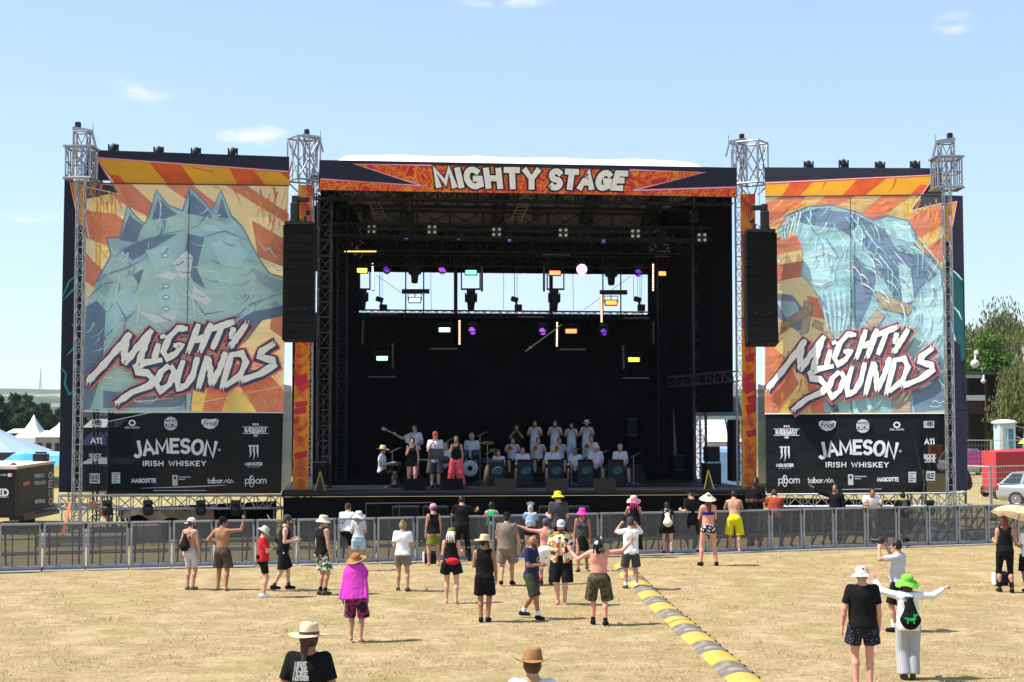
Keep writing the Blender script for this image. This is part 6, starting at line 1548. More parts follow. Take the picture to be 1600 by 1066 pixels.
# radio mast on the ridge
p = W(63, 606, 3350); mb = MB(); h = 31 * 3350 / FOC
for k in range(3):
 q = R(120 * k); mb.tube((p.x + 3 * math.cos(q), p.y + 3 * math.sin(q), p.z - 8), (p.x, p.y, p.z + h), .55, .3, n=4)
for k in range(10): z = p.z + h * k / 10; r = 3 * (1 - k / 10); mb.path([(p.x + r * math.cos(R(120 * q)), p.y + r * math.sin(R(120 * q)), z) for q in range(4)], .25, 4)
tag(mb.build('radio_mast', mat('pale mast steel', (.30, .26, .26), .6)), 'thin pale radio mast standing on the far ridge', 'mast')
# ------------------------------------------------------------------ right background: pavilion, cars, trailer, fence, toilet
D = 110
t = thing('pavilion', 'dark flat roofed pavilion with white fascia boards behind the parked cars', 'building', on_ground(1570, D))
M_DWALL = mat('dark timber wall', (.016, .012, .010), .85, 0, .4, 1); M_FASC = mat('white fascia board', (.50, .53, .54), .6); M_BRN = mat('brown timber', (.045, .028, .02), .85, 0, .3, 2)
mb = MB(); a, b = W(1470, 590, D), W(1660, 590, D); zr = W(1500, 586, D).z
mb.box(((a.x + b.x) / 2, D + 3.5, zr / 2), (b.x - a.x, 5, zr - .1)); mb.build('wall', M_DWALL, t)
mb = MB(); mb.box(((a.x + b.x) / 2, D + 2.5, zr + .08), (b.x - a.x + .8, 7.6, .16)); mb.build('roof', mat('dark bitumen roof', (.05, .05, .055), .9), t)
mb = MB(); x1 = W(1528, 0, D - .5).x; x0 = a.x
mb.box(((x0 + x1) / 2, D - .6, W(0, 586.5, D).z), (x1 - x0, .3, .42)); mb.box(((x0 + x1) / 2, D - .6, W(0, 622, D).z), (x1 - x0, .3, .38)); mb.build('fascia', M_FASC, t)
mb = MB(); [mb.box((W(px, 0, D - .4).x, D - .4, zr / 2), (.16, .16, zr)) for px in (1502, 1530, 1566, 1572, 1604)]; mb.build('post', M_BRN, t)
mb = MB(); mb.box((W(1516, 0, D).x, D - .3, W(0, 637, D).z), (1.4, .1, .9)); mb.box((W(1600, 0, D).x, D - .5, W(0, 650, D).z), (2.6, .2, .8)); mb.box((W(1600, 0, D).x, D - .55, W(0, 672, D).z), (3, .2, .25)); mb.build('counter', M_BRN, t)
for lab, px, py, r, DD in (('white globe lamp hanging before the green tree beside the stage wing', 1523.5, 568.5, .30, 104), ('smaller white globe lamp hanging under the pavilion roof', 1536.5, 595.5, .17, 108)):
 p = W(px, py, DD); t = thing('globe_lamp', lab, 'lamp', p + Vector((0, 0, -r))); mb = MB(); mb.ball(p, r, 16, 10); mb.build('globe', mat('frosted globe', (.5, .5, .5), .4), t)
 mb = MB(); mb.tube(p + Vector((0, 0, r * .9)), p + Vector((.05, 0, r + .25)), .06); mb.tube(p + Vector((0, 0, r)), p + Vector((.9, 3.2, 1.0)), .008, n=4); mb.ball(p + Vector((.1, 0, r + .45)), .16, 8, 6) if r > .2 else None; mb.build('bracket', M_WHITE, t)
# red box trailer
c = on_ground(1588, 75); t = thing('red_trailer', 'red tarpaulin covered box trailer parked behind the mesh fence', 'trailer', c)
M_REDT = mat('red trailer tarpaulin', (.50, .028, .035), .55, 0, .18, 1.5, bump=.25); M_REDD = mat('red side tarpaulin in painted shade', (.42, .018, .024), .6, 0, .2, 1.5, bump=.25)  # second red is the first one darkened, shade put into the colour
p0, p1, p2 = on_ground(1534, 74.5), on_ground(1556, 72), on_ground(1650, 75.5); p3 = p0 + (p2 - p1); z0, z1 = .72, 2.35
z1 = W(1540, 706, 73).z; z0 = W(1540, 762, 73).z
mb = MB(); mb.use(M_REDT); mb.quad(V3(p0, z0), V3(p1, z0), V3(p1, z1), V3(p0, z1)); mb.use(M_REDD); mb.quad(V3(p1, z0), V3(p2, z0), V3(p2, z1), V3(p1, z1)); mb.use(M_REDT)
mm = (p0 + p2) / 2; mb.add([V3(p0, z1), V3(p1, z1), V3(p2, z1), V3(p3, z1), (mm.x, mm.y, z1 + .12)], [(0, 1, 4), (1, 2, 4), (2, 3, 4), (3, 0, 4)]); mb.quad(V3(p2, z0), V3(p3, z0), V3(p3, z1), V3(p2, z1)); mb.quad(V3(p3, z0), V3(p0, z0), V3(p0, z1), V3(p3, z1)); mb.build('cover', None, t)
mb = MB(); d1 = (p2 - p1).normalized(); d0 = (p0 - p1).normalized(); q1, q2, q0, q3 = p1 - d0 * .04, p2 - d0 * .04, p0 + d0 * .04, p3 + d0 * .04
mb.add([V3(p, z) for z in (z0 - .28, z0 - .006) for p in (q0, q1, q2, q3)], [(0, 1, 2, 3), (4, 5, 6, 7), (0, 1, 5, 4), (1, 2, 6, 5), (2, 3, 7, 6), (3, 0, 4, 7)]); mb.build('bed', mat('rusty brown bed', (.16, .06, .04), .8, 0, .3, 3), t)
nS = Vector((d1.y, -d1.x, 0))
for w_ in (p1 + d1 * .15 + d0 * .1, p1 + d1 * .9 + d0 * .1, p0 + d1 * .2 - d0 * .1):
 mb = MB(); mb.lathe([(.08, -.09), (.28, -.1), (.31, -.05), (.31, .05), (.28, .1), (.08, .09)], Matrix.Translation((w_.x, w_.y, .31)) @ nS.to_track_quat('Z', 'Y').to_matrix().to_4x4(), 16); mb.build('wheel', M_RUBBER, t)
# cars
M_GLASSD = mat('dark car glass', (.03, .045, .05), .08, 0, .1, 2, spec=.8); M_GLASSB = mat('sky reflecting windscreen', (.22, .30, .36), .08, 0, .1, 2, spec=.9); M_RIM = mat('alloy rim', (.45, .45, .46), .3, .7); M_LAMPR = mat('red tail lamp', (.45, .02, .02), .3)  # windscreen colour has the reflected sky painted in
def car(label, loc, rz, paint, L=4.6, wd=1.76, H=1.46, wagon=True, name='parked_car', glass=None):
 """length along +X (nose at +X)"""
 t = thing(name, label, 'car', (0, 0, 0)); h = L / 2
 st = [(-h, .42, .78, .0), (-h + .06, .30, .96, .0), (-h + .25, .24, .98, .0), (-h + 1.2, .22, .95, 0), (0, .22, .93, 0), (h - 1.25, .22, .92, 0), (h - .55, .24, .84, 0), (h - .12, .28, .70, 0), (h, .38, .58, 0)]
 mb = MB(); vs = []; n = 8
 for x, z0, z1, _ in st:
  f = 1 - .16 * (abs(x) / h) ** 4; w = wd / 2 * f
  for y, z in ((-w * .9, z0), (-w, z0 + (z1 - z0) * .35), (-w * .99, z0 + (z1 - z0) * .75), (-w * .90, z1), (w * .90, z1), (w * .99, z0 + (z1 - z0) * .75), (w, z0 + (z1 - z0) * .35), (w * .9, z0)): vs.append((x, y, z))
 mb.use(paint); mb.add(vs, [(i * n + k, i * n + (k + 1) % n, (i + 1) * n + (k + 1) % n, (i + 1) * n + k) for i in range(len(st) - 1) for k in range(n)], True); mb.add(vs, [tuple(range(n)), tuple(range(len(vs) - n, len(vs)))[::-1]])
 # cabin: pillars and roof
 r0 = -h + (.62 if wagon else 1.0); base = [(-h + .12, .96), (h - 1.15, .92)]; top = [(r0, H - .02), (h - 1.95, H)]
 wb, wt = wd / 2 * .88, wd / 2 * .70
 B = [(base[0][0], -wb, base[0][1]), (base[1][0], -wb, base[1][1]), (base[1][0], wb, base[1][1]), (base[0][0], wb, base[0][1])]; T = [(top[0][0], -wt, top[0][1]), (top[1][0], -wt, top[1][1]), (top[1][0], wt, top[1][1]), (top[0][0], wt, top[0][1])]
 xm = (top[0][0] + top[1][0]) / 2; Tm = [(xm, -wt * 1.02, H + .045), (xm, wt * 1.02, H + .045)]
 mb.add(B + T + Tm, [(4, 8, 9, 7), (8, 5, 6, 9), (0, 1, 5, 4), (2, 3, 7, 6), (1, 2, 6, 5), (3, 0, 4, 7), (4, 5, 8), (6, 7, 9)], False); mb.build('body', None, t)
 def pane(a, b, c, d, o):
  m = MB(); A, B_, C, D_ = map(Vector, (a, b, c, d)); ctr = (A + B_ + C + D_) / 4; m.add([ctr + (p - ctr) * .88 + Vector(o) for p in (A, B_, C, D_)], [(0, 1, 2, 3)]); return m
 for y, s in ((0, -1), (3, 1)):
  i0, i1, j0, j1 = (0, 1, 0, 1) if s < 0 else (3, 2, 3, 2)
  for f0, f1 in ((.03, .27), (.29, .57), (.59, .96)):
   a, b = Vector(B[i0]).lerp(Vector(B[i1]), f0), Vector(B[i0]).lerp(Vector(B[i1]), f1); d, c = Vector(T[j0]).lerp(Vector(T[j1]), f0), Vector(T[j0]).lerp(Vector(T[j1]), f1); pane(a, b, c, d, (0, s * .012, .004)).build('side_window', M_GLASSD, t)
 pane(B[1], B[2], T[2], T[1], (.012, 0, .008)).build('windscreen', glass or M_GLASSB, t); pane(B[3], B[0], T[0], T[3], (-.012, 0, .008)).build('rear_window', M_GLASSD, t)
 for x in (-h + .85, h - .85):
  for s in (-1, 1):
   Mx = Matrix.Translation((x, s * (wd / 2 - .09), .32)) @ Matrix.Rotation(R(-90 * s), 4, 'X')
   m = MB(); m.lathe([(.20, -.1), (.30, -.1), (.325, -.05), (.325, .06), (.30, .105), (.21, .10)], Mx, 20); wh = m.build('wheel', M_RUBBER, t)
   m = MB(); m.lathe([(.0, .075), (.05, .085), (.06, .06), (.19, .07), (.212, .098)], Mx, 20)
   for k in range(5): q = R(72 * k); m.add([Mx @ Vector((.05 * math.cos(q - .5), .05 * math.sin(q - .5), .088)), Mx @ Vector((.2 * math.cos(q - .12), .2 * math.sin(q - .12), .092)), Mx @ Vector((.2 * math.cos(q + .12), .2 * math.sin(q + .12), .092)), Mx @ Vector((.05 * math.cos(q + .5), .05 * math.sin(q + .5), .088))], [(0, 1, 2, 3)])
   m.build('rim', M_RIM, wh)
 for s in (-1, 1):
  m = MB(); m.box((h - .16, s * wd * .34, .66), (.16, .36, .14), Matrix.Rotation(-s * .3, 3, 'Z'), bev=.04); m.build('headlight', M_LENS, t)
  m = MB(); m.box((-h + .05, s * wd * .38, .80), (.10, .22, .22), bev=.03); m.build('tail_lamp', M_LAMPR, t)
  m = MB(); m.box((h - 1.55, s * (wd / 2 + .05), .98), (.16, .2, .14), bev=.05); m.build('mirror', paint, t)
 m = MB(); m.box((h - .02, 0, .46), (.06, .9, .16), bev=.02); m.build('grille', M_BLACKP, t)
 t.location = loc; t.rotation_euler.z = rz
 return t
M_SILV = mat('silver car paint', (.52, .54, .56), .25, .35, .05, 2, spec=.6); M_WCAR = mat('white car paint', (.70, .70, .71), .3, 0, .05, 2, spec=.5); M_BCAR = mat('pale blue car paint', (.32, .40, .48), .25, .3, .05, 2, spec=.6); M_PINK = mat('hot pink paint', (.85, .09, .50), .4, 0, .05, 2)
p = on_ground(1662, 65); car('silver estate car parked at the right picture edge behind the mesh fence', (p.x, 66.2, 0), R(-28), M_SILV, 4.6)
# silver car stands with its rear to the left
p = on_ground(1515, 104); v = car('white van with a hot pink bonnet side parked beside the stage wing', (p.x, 104, 0), R(20), M_WCAR, 4.2, 1.8, 1.75, True, 'parked_van')
mb = MB(); mb.box((-.2, -.93, 1.15), (2.6, .04, .9), bev=.015); m_ = MB(); o = mb.build('pink_panel', M_PINK, None, base=(0, 0, 0)); o.parent = v; o.location = (0, 0, 0)
p = on_ground(1578, 98); car('pale blue car with a sky reflecting windscreen facing the camera, above the red trailer', (p.x, 98, 0), R(-78), M_BCAR, 4.3)
# portable toilet and yellow sun shade
p = on_ground(1570, 96); t = thing('portable_toilet', 'pale turquoise portable toilet with a white domed roof', 'toilet', p); zt_ = W(0, 656, 96).z
M_TURQ = mat('turquoise plastic', (.42, .60, .60), .5); M_TURQD = mat('blue plastic door', (.05, .22, .33), .5)
mb = MB(); mb.box((p.x, p.y, (zt_ - .2) / 2), (1.06, 1.06, zt_ - .2), bev=.05); mb.build('cabin', M_TURQ, t); mb = MB(); mb.lathe([(.78, 0), (.78, .08), (.6, .18), (.2, .24), (.01, .25)], Matrix.Translation((p.x, p.y, zt_ - .22)) @ Matrix.Rotation(R(45), 4, 'Z'), 16); mb.build('roof', M_WHITE, t)
mb = MB(); mb.box((p.x + .16, p.y - .545, zt_ * .45), (.42, .04, zt_ * .8), bev=.01); mb.build('door', M_TURQD, t); mb = MB(); mb.box((p.x + .02, p.y - .56, zt_ * .45), (.05, .03, zt_ * .82)); mb.box((p.x - .38, p.y - .54, zt_ * .45), (.2, .03, zt_ * .85)); mb.build('trim', M_WHITE, t)
p = W(1606, 684, 92); t = thing('sun_shade', 'yellow sun shade at the right picture edge behind the cars', 'parasol', (p.x, 92, 0)); mb = MB(); mb.lathe([(.6, -.35), (.35, -.1), (.02, .1)], Matrix.Translation(p), 8, False); mb.build('canopy', mat('yellow shade cloth', (.75, .50, .03), .7), t); mb = MB(); mb.tube((p.x, 92, 0), p, .03); mb.build('pole', M_STEEL, t)
# red and orange crates with posts far by the wing
p = on_ground(1516, 98); mb = MB(); mb.use(mat('orange barrier plastic', (.70, .16, .05), .6)); mb.box((p.x, 106, 1.45), (.9, .5, 1.0), bev=.05); mb.use(M_DARKM); mb.box((p.x, 106, .5), (.9, .6, .9), bev=.02); tag(mb.build('orange_bin', None), 'orange bin standing before the dark pavilion right of the stage wing', 'bin')
# spare wheel like dark disc by the wing foot
p = on_ground(1512, 55); mb = MB(); mb.lathe([(.12, -.1), (.36, -.12), (.42, -.05), (.42, .05), (.36, .12), (.12, .1)], Matrix.Translation((p.x - .1, 55, W(0, 748, 55).z)) @ Matrix.Rotation(R(75), 4, 'Y'), 20); mb.tube((p.x - .1, 55, 0), (p.x - .1, 55, 1.4), .04); tag(mb.build('cable_drum', M_BLACKP), 'dark round drum on a stand just right of the right stage wing', 'drum')
# mesh fence panels
M_WIRE = mat('bright fence wire', (.46, .47, .48), .4, .6)
def fence(label, a, b, h=2.0):
 t = thing('fence_panel', label, 'fence', ((a.x + b.x) / 2, (a.y + b.y) / 2, 0), group='wire mesh fence panels'); mb = MB()
 for p in (a, b): mb.tube((p.x, p.y, .05), (p.x, p.y, h), .035)
 for z in (.18, h - .03): mb.tube(V3(a, z), V3(b, z), .025)
 mb.build('frame', M_WIRE, t); mb = MB(); L = (b - a).length
 n = int(L / .16)
 for i in range(1, n): p = a.lerp(b, i / n); mb.tube(V3(p, .18), V3(p, h), .0045, n=3, caps=False)
 for k in range(1, 8): mb.tube(V3(a, .18 + (h - .2) * k / 8), V3(b, .18 + (h - .2) * k / 8), .006, n=3, caps=False)
 mb.build('wire_mesh', M_WIRE, t); mb = MB()
 for p in (a, b): mb.box((p.x, p.y, .06), (.5, .24, .12), bev=.03)
 mb.build('foot_block', M_CONC, t)
f0, f1, f2 = on_ground(1498, 58), on_ground(1546, 57), on_ground(1640, 59.5)
fence('wire mesh fence panel between the stage wing and the post before the red trailer', f0, f1, 2.02); fence('wire mesh fence panel in front of the silver car at the right picture edge', f1 + Vector((.06, 0, 0)), f2, 2.02)
g0, g1, g2 = on_ground(1490, 86), on_ground(1548, 86), on_ground(1640, 86); fence('far wire mesh fence panel beside the stage wing, in front of the white van', g0, g1, 2.6); fence('far wire mesh fence panel in front of the portable toilet', g1 + Vector((.06, 0, 0)), g2, 2.6)
# warning triangles and flight cases on the stage edge
M_YT = mat('yellow reflective edge', (.38, .24, .03), .5)
for lab, px, sy, base_py, top_py in (('yellow edged black warning board standing on the left stage edge', 500, -1.4, 767, 737), ('yellow edged black warning board standing on the right stage edge', 1108, -1.4, 763, 735)):
 q = SP(sy); u0 = q.uv(px, base_py)[0]; z0 = DZ; z1 = q.uv(px, top_py)[1]; mb = MB(); mb.use(M_YT); h2 = .16
 for s_ in (-1, 1): mb.beam(q.at(u0 + s_ * h2, z0, .0), q.at(u0, z1, -.1), .035, .03, up=(0, 1, 0))
 mb.use(M_BLACKP); mb.add([q.at(u0 - h2 * .9, z0, -.01), q.at(u0 + h2 * .9, z0, -.01), q.at(u0, z1 - .05, -.11)], [(0, 1, 2)]); mb.tube(q.at(u0, z1, -.1), q.at(u0, z0, -.4), .02); tag(mb.build('warning_board', None), lab, 'warning sign')
M_CASE = mat('flight case laminate', (.005, .005, .006), .5, 0, .2, 4);
def case(label, q, px0, px1, py0, py1, m=M_CASE, dep=.6):
 t = thing('flight_case', label, 'case', q.px((px0 + px1) / 2, py1)); a, b = q.px(px0, py1), q.px(px1, py0); mb = MB(); c = (a + b) / 2 - F0.n * dep / 2; s = (abs((b - a).dot(F0.u)), dep, abs(b.z - a.z)); Rz = Matrix.Rotation(math.atan2(F0.u.y, F0.u.x), 3, 'Z')
 mb.box(c, s, Rz, bev=.02); mb.build('box', m, t); mb = MB()
 for sx in (-1, 1):
  for sz in (-1, 1): mb.beam(c + Rz @ Vector((sx * s[0] / 2, -dep / 2, -s[2] / 2)), c + Rz @ Vector((sx * s[0] / 2, -dep / 2, s[2] / 2)), .03, .03); mb.beam(c + Rz @ Vector((-s[0] / 2, -dep / 2, sz * s[2] / 2)), c + Rz @ Vector((s[0] / 2, -dep / 2, sz * s[2] / 2)), .03, .03)
 mb.build('edge_rail', M_STEEL, t); return t
q7, q3 = SP(7), SP(1.2)
case('dark flight case with steel edges at the right rear of the stage', q7, 1053, 1075, 712, 735)
case('black side fill speaker case by the side exit', q3, 1105, 1124, 698, 722, M_CAB); case('second black case under the side fill by the exit', q3, 1102, 1126, 724, 758, M_CAB)
case('black case left beside the stage leg', SP(.8), 486, 512, 722, 758, M_CAB); case('tall black cabinet at the right edge of the side exit', q3, 1143, 1155, 656, 752, M_CAB)
case('dark tall panel standing against the black curtain right of the band', SP(10), 981, 995, 655, 681, mat('dark grey panel', (.012, .012, .015), .8))
# subwoofers on the ground before the skirt
for k, (x0, x1) in enumerate(((612, 655), (660, 700), (842, 880), (884, 922))):
 a, b = W(x0, 840, 46.6), W(x1, 790, 46.6); t = thing('subwoofer', 'black subwoofer on the ground before the stage skirt, ' + ('furthest left', 'second from the left', 'third from the left', 'furthest right')[k], 'speakers', ((a.x + b.x) / 2, 46.9, 0), group='subwoofers before the stage'); mb = MB(); mb.box(((a.x + b.x) / 2, 46.95, .56), (b.x - a.x, .7, 1.1), bev=.03); mb.build('cabinet', M_CAB, t)
 mb = MB(); mb.box(((a.x + b.x) / 2, 46.59, .56), (b.x - a.x - .1, .02, 1.0)); mb.build('grille', M_GRILL, t)
mb = MB(); mb.tube(W(570, 787, 46.4), W(676, 785.5, 46.4), .02); [mb.tube(W(x, 787, 46.4), (W(x, 787, 46.4).x, 46.4, 0), .015) for x in (572, 624, 675)]; tag(mb.build('hand_rail', M_DARKM), 'steel hand rail in front of the stage left of the middle', 'rail')
# ------------------------------------------------------------------ people: bodies and clothes grown as smooth surfaces
VA = lambda *a: np.array(a, dtype=float)
def unit(v): v = np.asarray(v, float); return v / (np.linalg.norm(v) or 1)
class Sdf:
 def __init__(s): s.p = []; s.cuts = []
 def cone(s, a, b, r0, r1, k=.03, flat=None, q=1.0, c0=0, c1=0, sub=0):
  a, b = np.asarray(a, float), np.asarray(b, float); m = max(r0, r1) + .005
  s.p.append(('c', np.minimum(a, b) - m, np.maximum(a, b) + m, k, sub, (a, b, r0, r1, flat, q, c0, c1))); return s
 def ell(s, c, r, M=None, k=.03, sub=0):
  c = np.asarray(c, float); m = max(r) + .005
  s.p.append(('e', c - m, c + m, k, sub, (c, np.asarray(r, float), np.eye(3) if M is None else M))); return s
 def cut(s, p, n): s.cuts.append((np.asarray(p, float), unit(n))); return s
 def mesh(s, res):
  lo = np.min([p[1] for p in s.p if not p[4]], 0) - 2.5 * res; hi = np.max([p[2] for p in s.p if not p[4]], 0) + 2.5 * res
  n = np.ceil((hi - lo) / res).astype(int) + 1
  ax = [lo[i] + res * np.arange(n[i]) for i in range(3)]
  V = np.full(n, .2)
  for kind, a, b, k, sub, d_ in s.p:
   m = k + .02
   i0 = np.clip(((a - m - lo) / res).astype(int), 0, n - 1); i1 = np.clip(((b + m - lo) / res).astype(int) + 2, 1, n)
   if np.any(i1 <= i0): continue
   sl = tuple(slice(x, y) for x, y in zip(i0, i1))
   P = np.stack(np.meshgrid(*[ax[i][sl[i]] for i in range(3)], indexing='ij'), -1)
   if kind == 'c':
    A, B, r0, r1, flat, q, c0, c1 = d_
    ba = B - A; L2 = ba @ ba + 1e-12; pa = P - A; t = np.clip(pa @ ba / L2, 0, 1); v = pa - t[..., None] * ba
    if flat is not None: v = v + (v @ flat)[..., None] * flat * (1 / q - 1)
    d = np.sqrt((v * v).sum(-1)) - (r0 + (r1 - r0) * t); u = ba / math.sqrt(L2)
    if c0: d = np.maximum(d, -(pa @ u))
    if c1: d = np.maximum(d, (P - B) @ u)
   else:
    c, r, M = d_; v = (P - c) @ M / r; ln = np.sqrt((v * v).sum(-1)); d = (ln - 1) * r.min() * .9 + (ln - 1) * .1 * r.max()
   o = V[sl]
   if sub: V[sl] = np.maximum(o, -d); continue
   if k > 0:
    h = np.clip(.5 + .5 * (o - d) / k, 0, 1); V[sl] = o + (d - o) * h - k * h * (1 - h)
   else: V[sl] = np.minimum(o, d)
  if s.cuts:
   P = np.stack(np.meshgrid(*ax, indexing='ij'), -1)
   for p, nn in s.cuts: V = np.maximum(V, (P - p) @ nn)
  return nets(V, lo, res)
def nets(V, lo, res):
 I = V < 0; c = np.zeros(np.array(V.shape) - 1, int)
 for i in (0, 1):
  for j in (0, 1):
   for k in (0, 1): c += I[i:V.shape[0] - 1 + i, j:V.shape[1] - 1 + j, k:V.shape[2] - 1 + k]
 act = np.argwhere((c > 0) & (c < 8)); idx = np.full(c.shape, -1); idx[tuple(act.T)] = np.arange(len(act))
 C = {(i, j, k): V[act[:, 0] + i, act[:, 1] + j, act[:, 2] + k] for i in (0, 1) for j in (0, 1) for k in (0, 1)}
 S = np.zeros((len(act), 3)); N = np.zeros(len(act))
 for a in C:
  for d in range(3):
   if a[d] == 0:
    b = list(a); b[d] = 1; b = tuple(b); x, y = C[a], C[b]; m = (x < 0) != (y < 0); t = np.where(m, x / np.where(m, x - y, 1), 0)
    p = np.repeat(np.array(a, float)[None], len(act), 0); p[:, d] = t; S += p * m[:, None]; N += m
 vert = lo + res * (act + S / N[:, None]); F = []
 for d in range(3):
  e, f = (d + 1) % 3, (d + 2) % 3
  sl0 = [slice(None)] * 3; sl1 = [slice(None)] * 3; sl0[d] = slice(0, -1); sl1[d] = slice(1, None)
  x, y = I[tuple(sl0)], I[tuple(sl1)]; w = np.argwhere(x != y)
  w = w[(w[:, e] > 0) & (w[:, f] > 0) & (w[:, e] < V.shape[e] - 1) & (w[:, f] < V.shape[f] - 1)]
  ins = x[tuple(w.T)]
  def g(de, df): q = w.copy(); q[:, e] -= de; q[:, f] -= df; return idx[tuple(q.T)]
  q = np.stack([g(1, 1), g(0, 1), g(0, 0), g(1, 0)], 1); q[~ins] = q[~ins][:, ::-1]; F.append(q)
 return vert, np.concatenate(F)
_H = {}
def hand_mesh(kind):
 if kind in _H: return _H[kind]
 s = Sdf(); s.cone((0, -.02, 0), (0, .03, 0), .024, .027, .02, VA(0, 0, 1), .75); s.ell((0, .055, 0), (.041, .045, .017), k=.02)
 for x, y, L, sp in ((-.031, .085, .068, -.10), (-.010, .093, .078, -.03), (.012, .091, .072, .04), (.032, .082, .056, .12)):
  p = VA(x, y - .012, 0); c = (.18, .45, .75) if kind == 'relaxed' else (1.0, 2.1, 3.2); q = p
  for i, a in enumerate(c):
   l = L * (.45, .32, .23)[i]; q = p + VA(sp * math.cos(a), math.cos(a), -math.sin(a)) * l; s.cone(p, q, .0095 - .001 * i, .0088 - .001 * i, .006); p = q
 t = [(-.022, .018, -.004), (-.052, .05, -.018), (-.058, .082, -.028)] if kind == 'relaxed' else [(-.022, .018, -.004), (-.048, .05, -.026), (-.02, .078, -.046)]
 s.cone(t[0], t[1], .015, .011, .012); s.cone(t[1], t[2], .011, .009, .006)
 _H[kind] = s.mesh(.0052); return _H[kind]
def rotx(a): c, s = math.cos(a), math.sin(a); return np.array([[1, 0, 0], [0, c, -s], [0, s, c]])
def rotz_(a): c, s = math.cos(a), math.sin(a); return np.array([[c, -s, 0], [s, c, 0], [0, 0, 1]])
ARM = {'down': ((.16, 0, -1), (.05, .22, -1)), 'front': ((.16, .15, -1), (-.55, .85, .05)), 'phone': ((.15, .30, -.95), (-.42, .75, .55)), 'eye': ((.45, .72, -.12), (-.55, .25, .8)), 'hip': ((.62, -.25, -.8), (-.75, .45, -.45)),
  'raise': ((.85, .25, .25), (.12, .2, 1)), 'out': ((.95, .2, .05), (.85, .2, .75)), 'lean': ((.22, .72, -.66), (-.45, .95, .12)), 'side': ((.28, -.05, -1), (.12, .12, -1)), 'horn': ((.3, .55, -.75), (-.45, .5, .75)), 'bend': ((.12, -.1, -1), (.05, .95, .15)), 'up': ((.5, .3, .75), (-.1, .25, 1)), 'point': ((.9, .35, .2), (.9, .3, .35)), 'sax': ((.18, .25, -1), (-.35, .85, -.3)), 'chin': ((.1, .4, -.9), (-.45, .35, .85)), 'knee': ((.1, .35, -1), (-.1, .8, -.5)), 'sling': ((.3, .1, -.9), (-.7, .7, .1))}
LEGS = {'stand': ((-.10, 0, 0), (.10, 0, 0)), 'wide': ((-.19, .02, 0), (.19, -.02, 0)), 'walk': ((-.09, -.24, .04), (.09, .22, 0)), 'easy': ((-.12, .06, 0), (.13, -.06, 0)), 'stride': ((-.12, .16, 0), (.12, -.20, .03)), 'cross': ((-.02, -.06, 0), (.05, -.30, .16)), 'close': ((-.07, 0, 0), (.07, .03, 0))}
SKIN = {'fair': mat('fair skin', (.60, .33, .23), .55, 0, .08, 5), 'pink': mat('sunburnt skin', (.66, .29, .21), .55, 0, .1, 5), 'tan': mat('tanned skin', (.36, .165, .085), .5, 0, .1, 5), 'mid': mat('lightly tanned skin', (.48, .25, .155), .55, 0, .09, 5), 'dark': mat('dark brown skin', (.07, .035, .022), .5, 0, .1, 5)}
def cl(n, c, **k): return mat(n + ' cloth', c, .9, 0, .14, 4, bump=.9, spec=.15, **k)
BLK, WHT = cl('black', (.008, .008, .009)), cl('white', (.80, .80, .80))
HAIRM = {'brown': mat('brown hair', (.07, .035, .018), .6, 0, .3, 30), 'black': mat('black hair', (.012, .010, .009), .5, 0, .3, 30), 'blond': mat('dark blond hair', (.32, .19, .09), .6, 0, .25, 30), 'red': mat('red hair', (.11, .03, .02), .6, 0, .25, 30), 'grey': mat('grey hair', (.33, .31, .29), .7, 0, .2, 30), 'white': mat('pale dreadlocks', (.62, .58, .50), .7, 0, .2, 30)}
PEOPLE = []
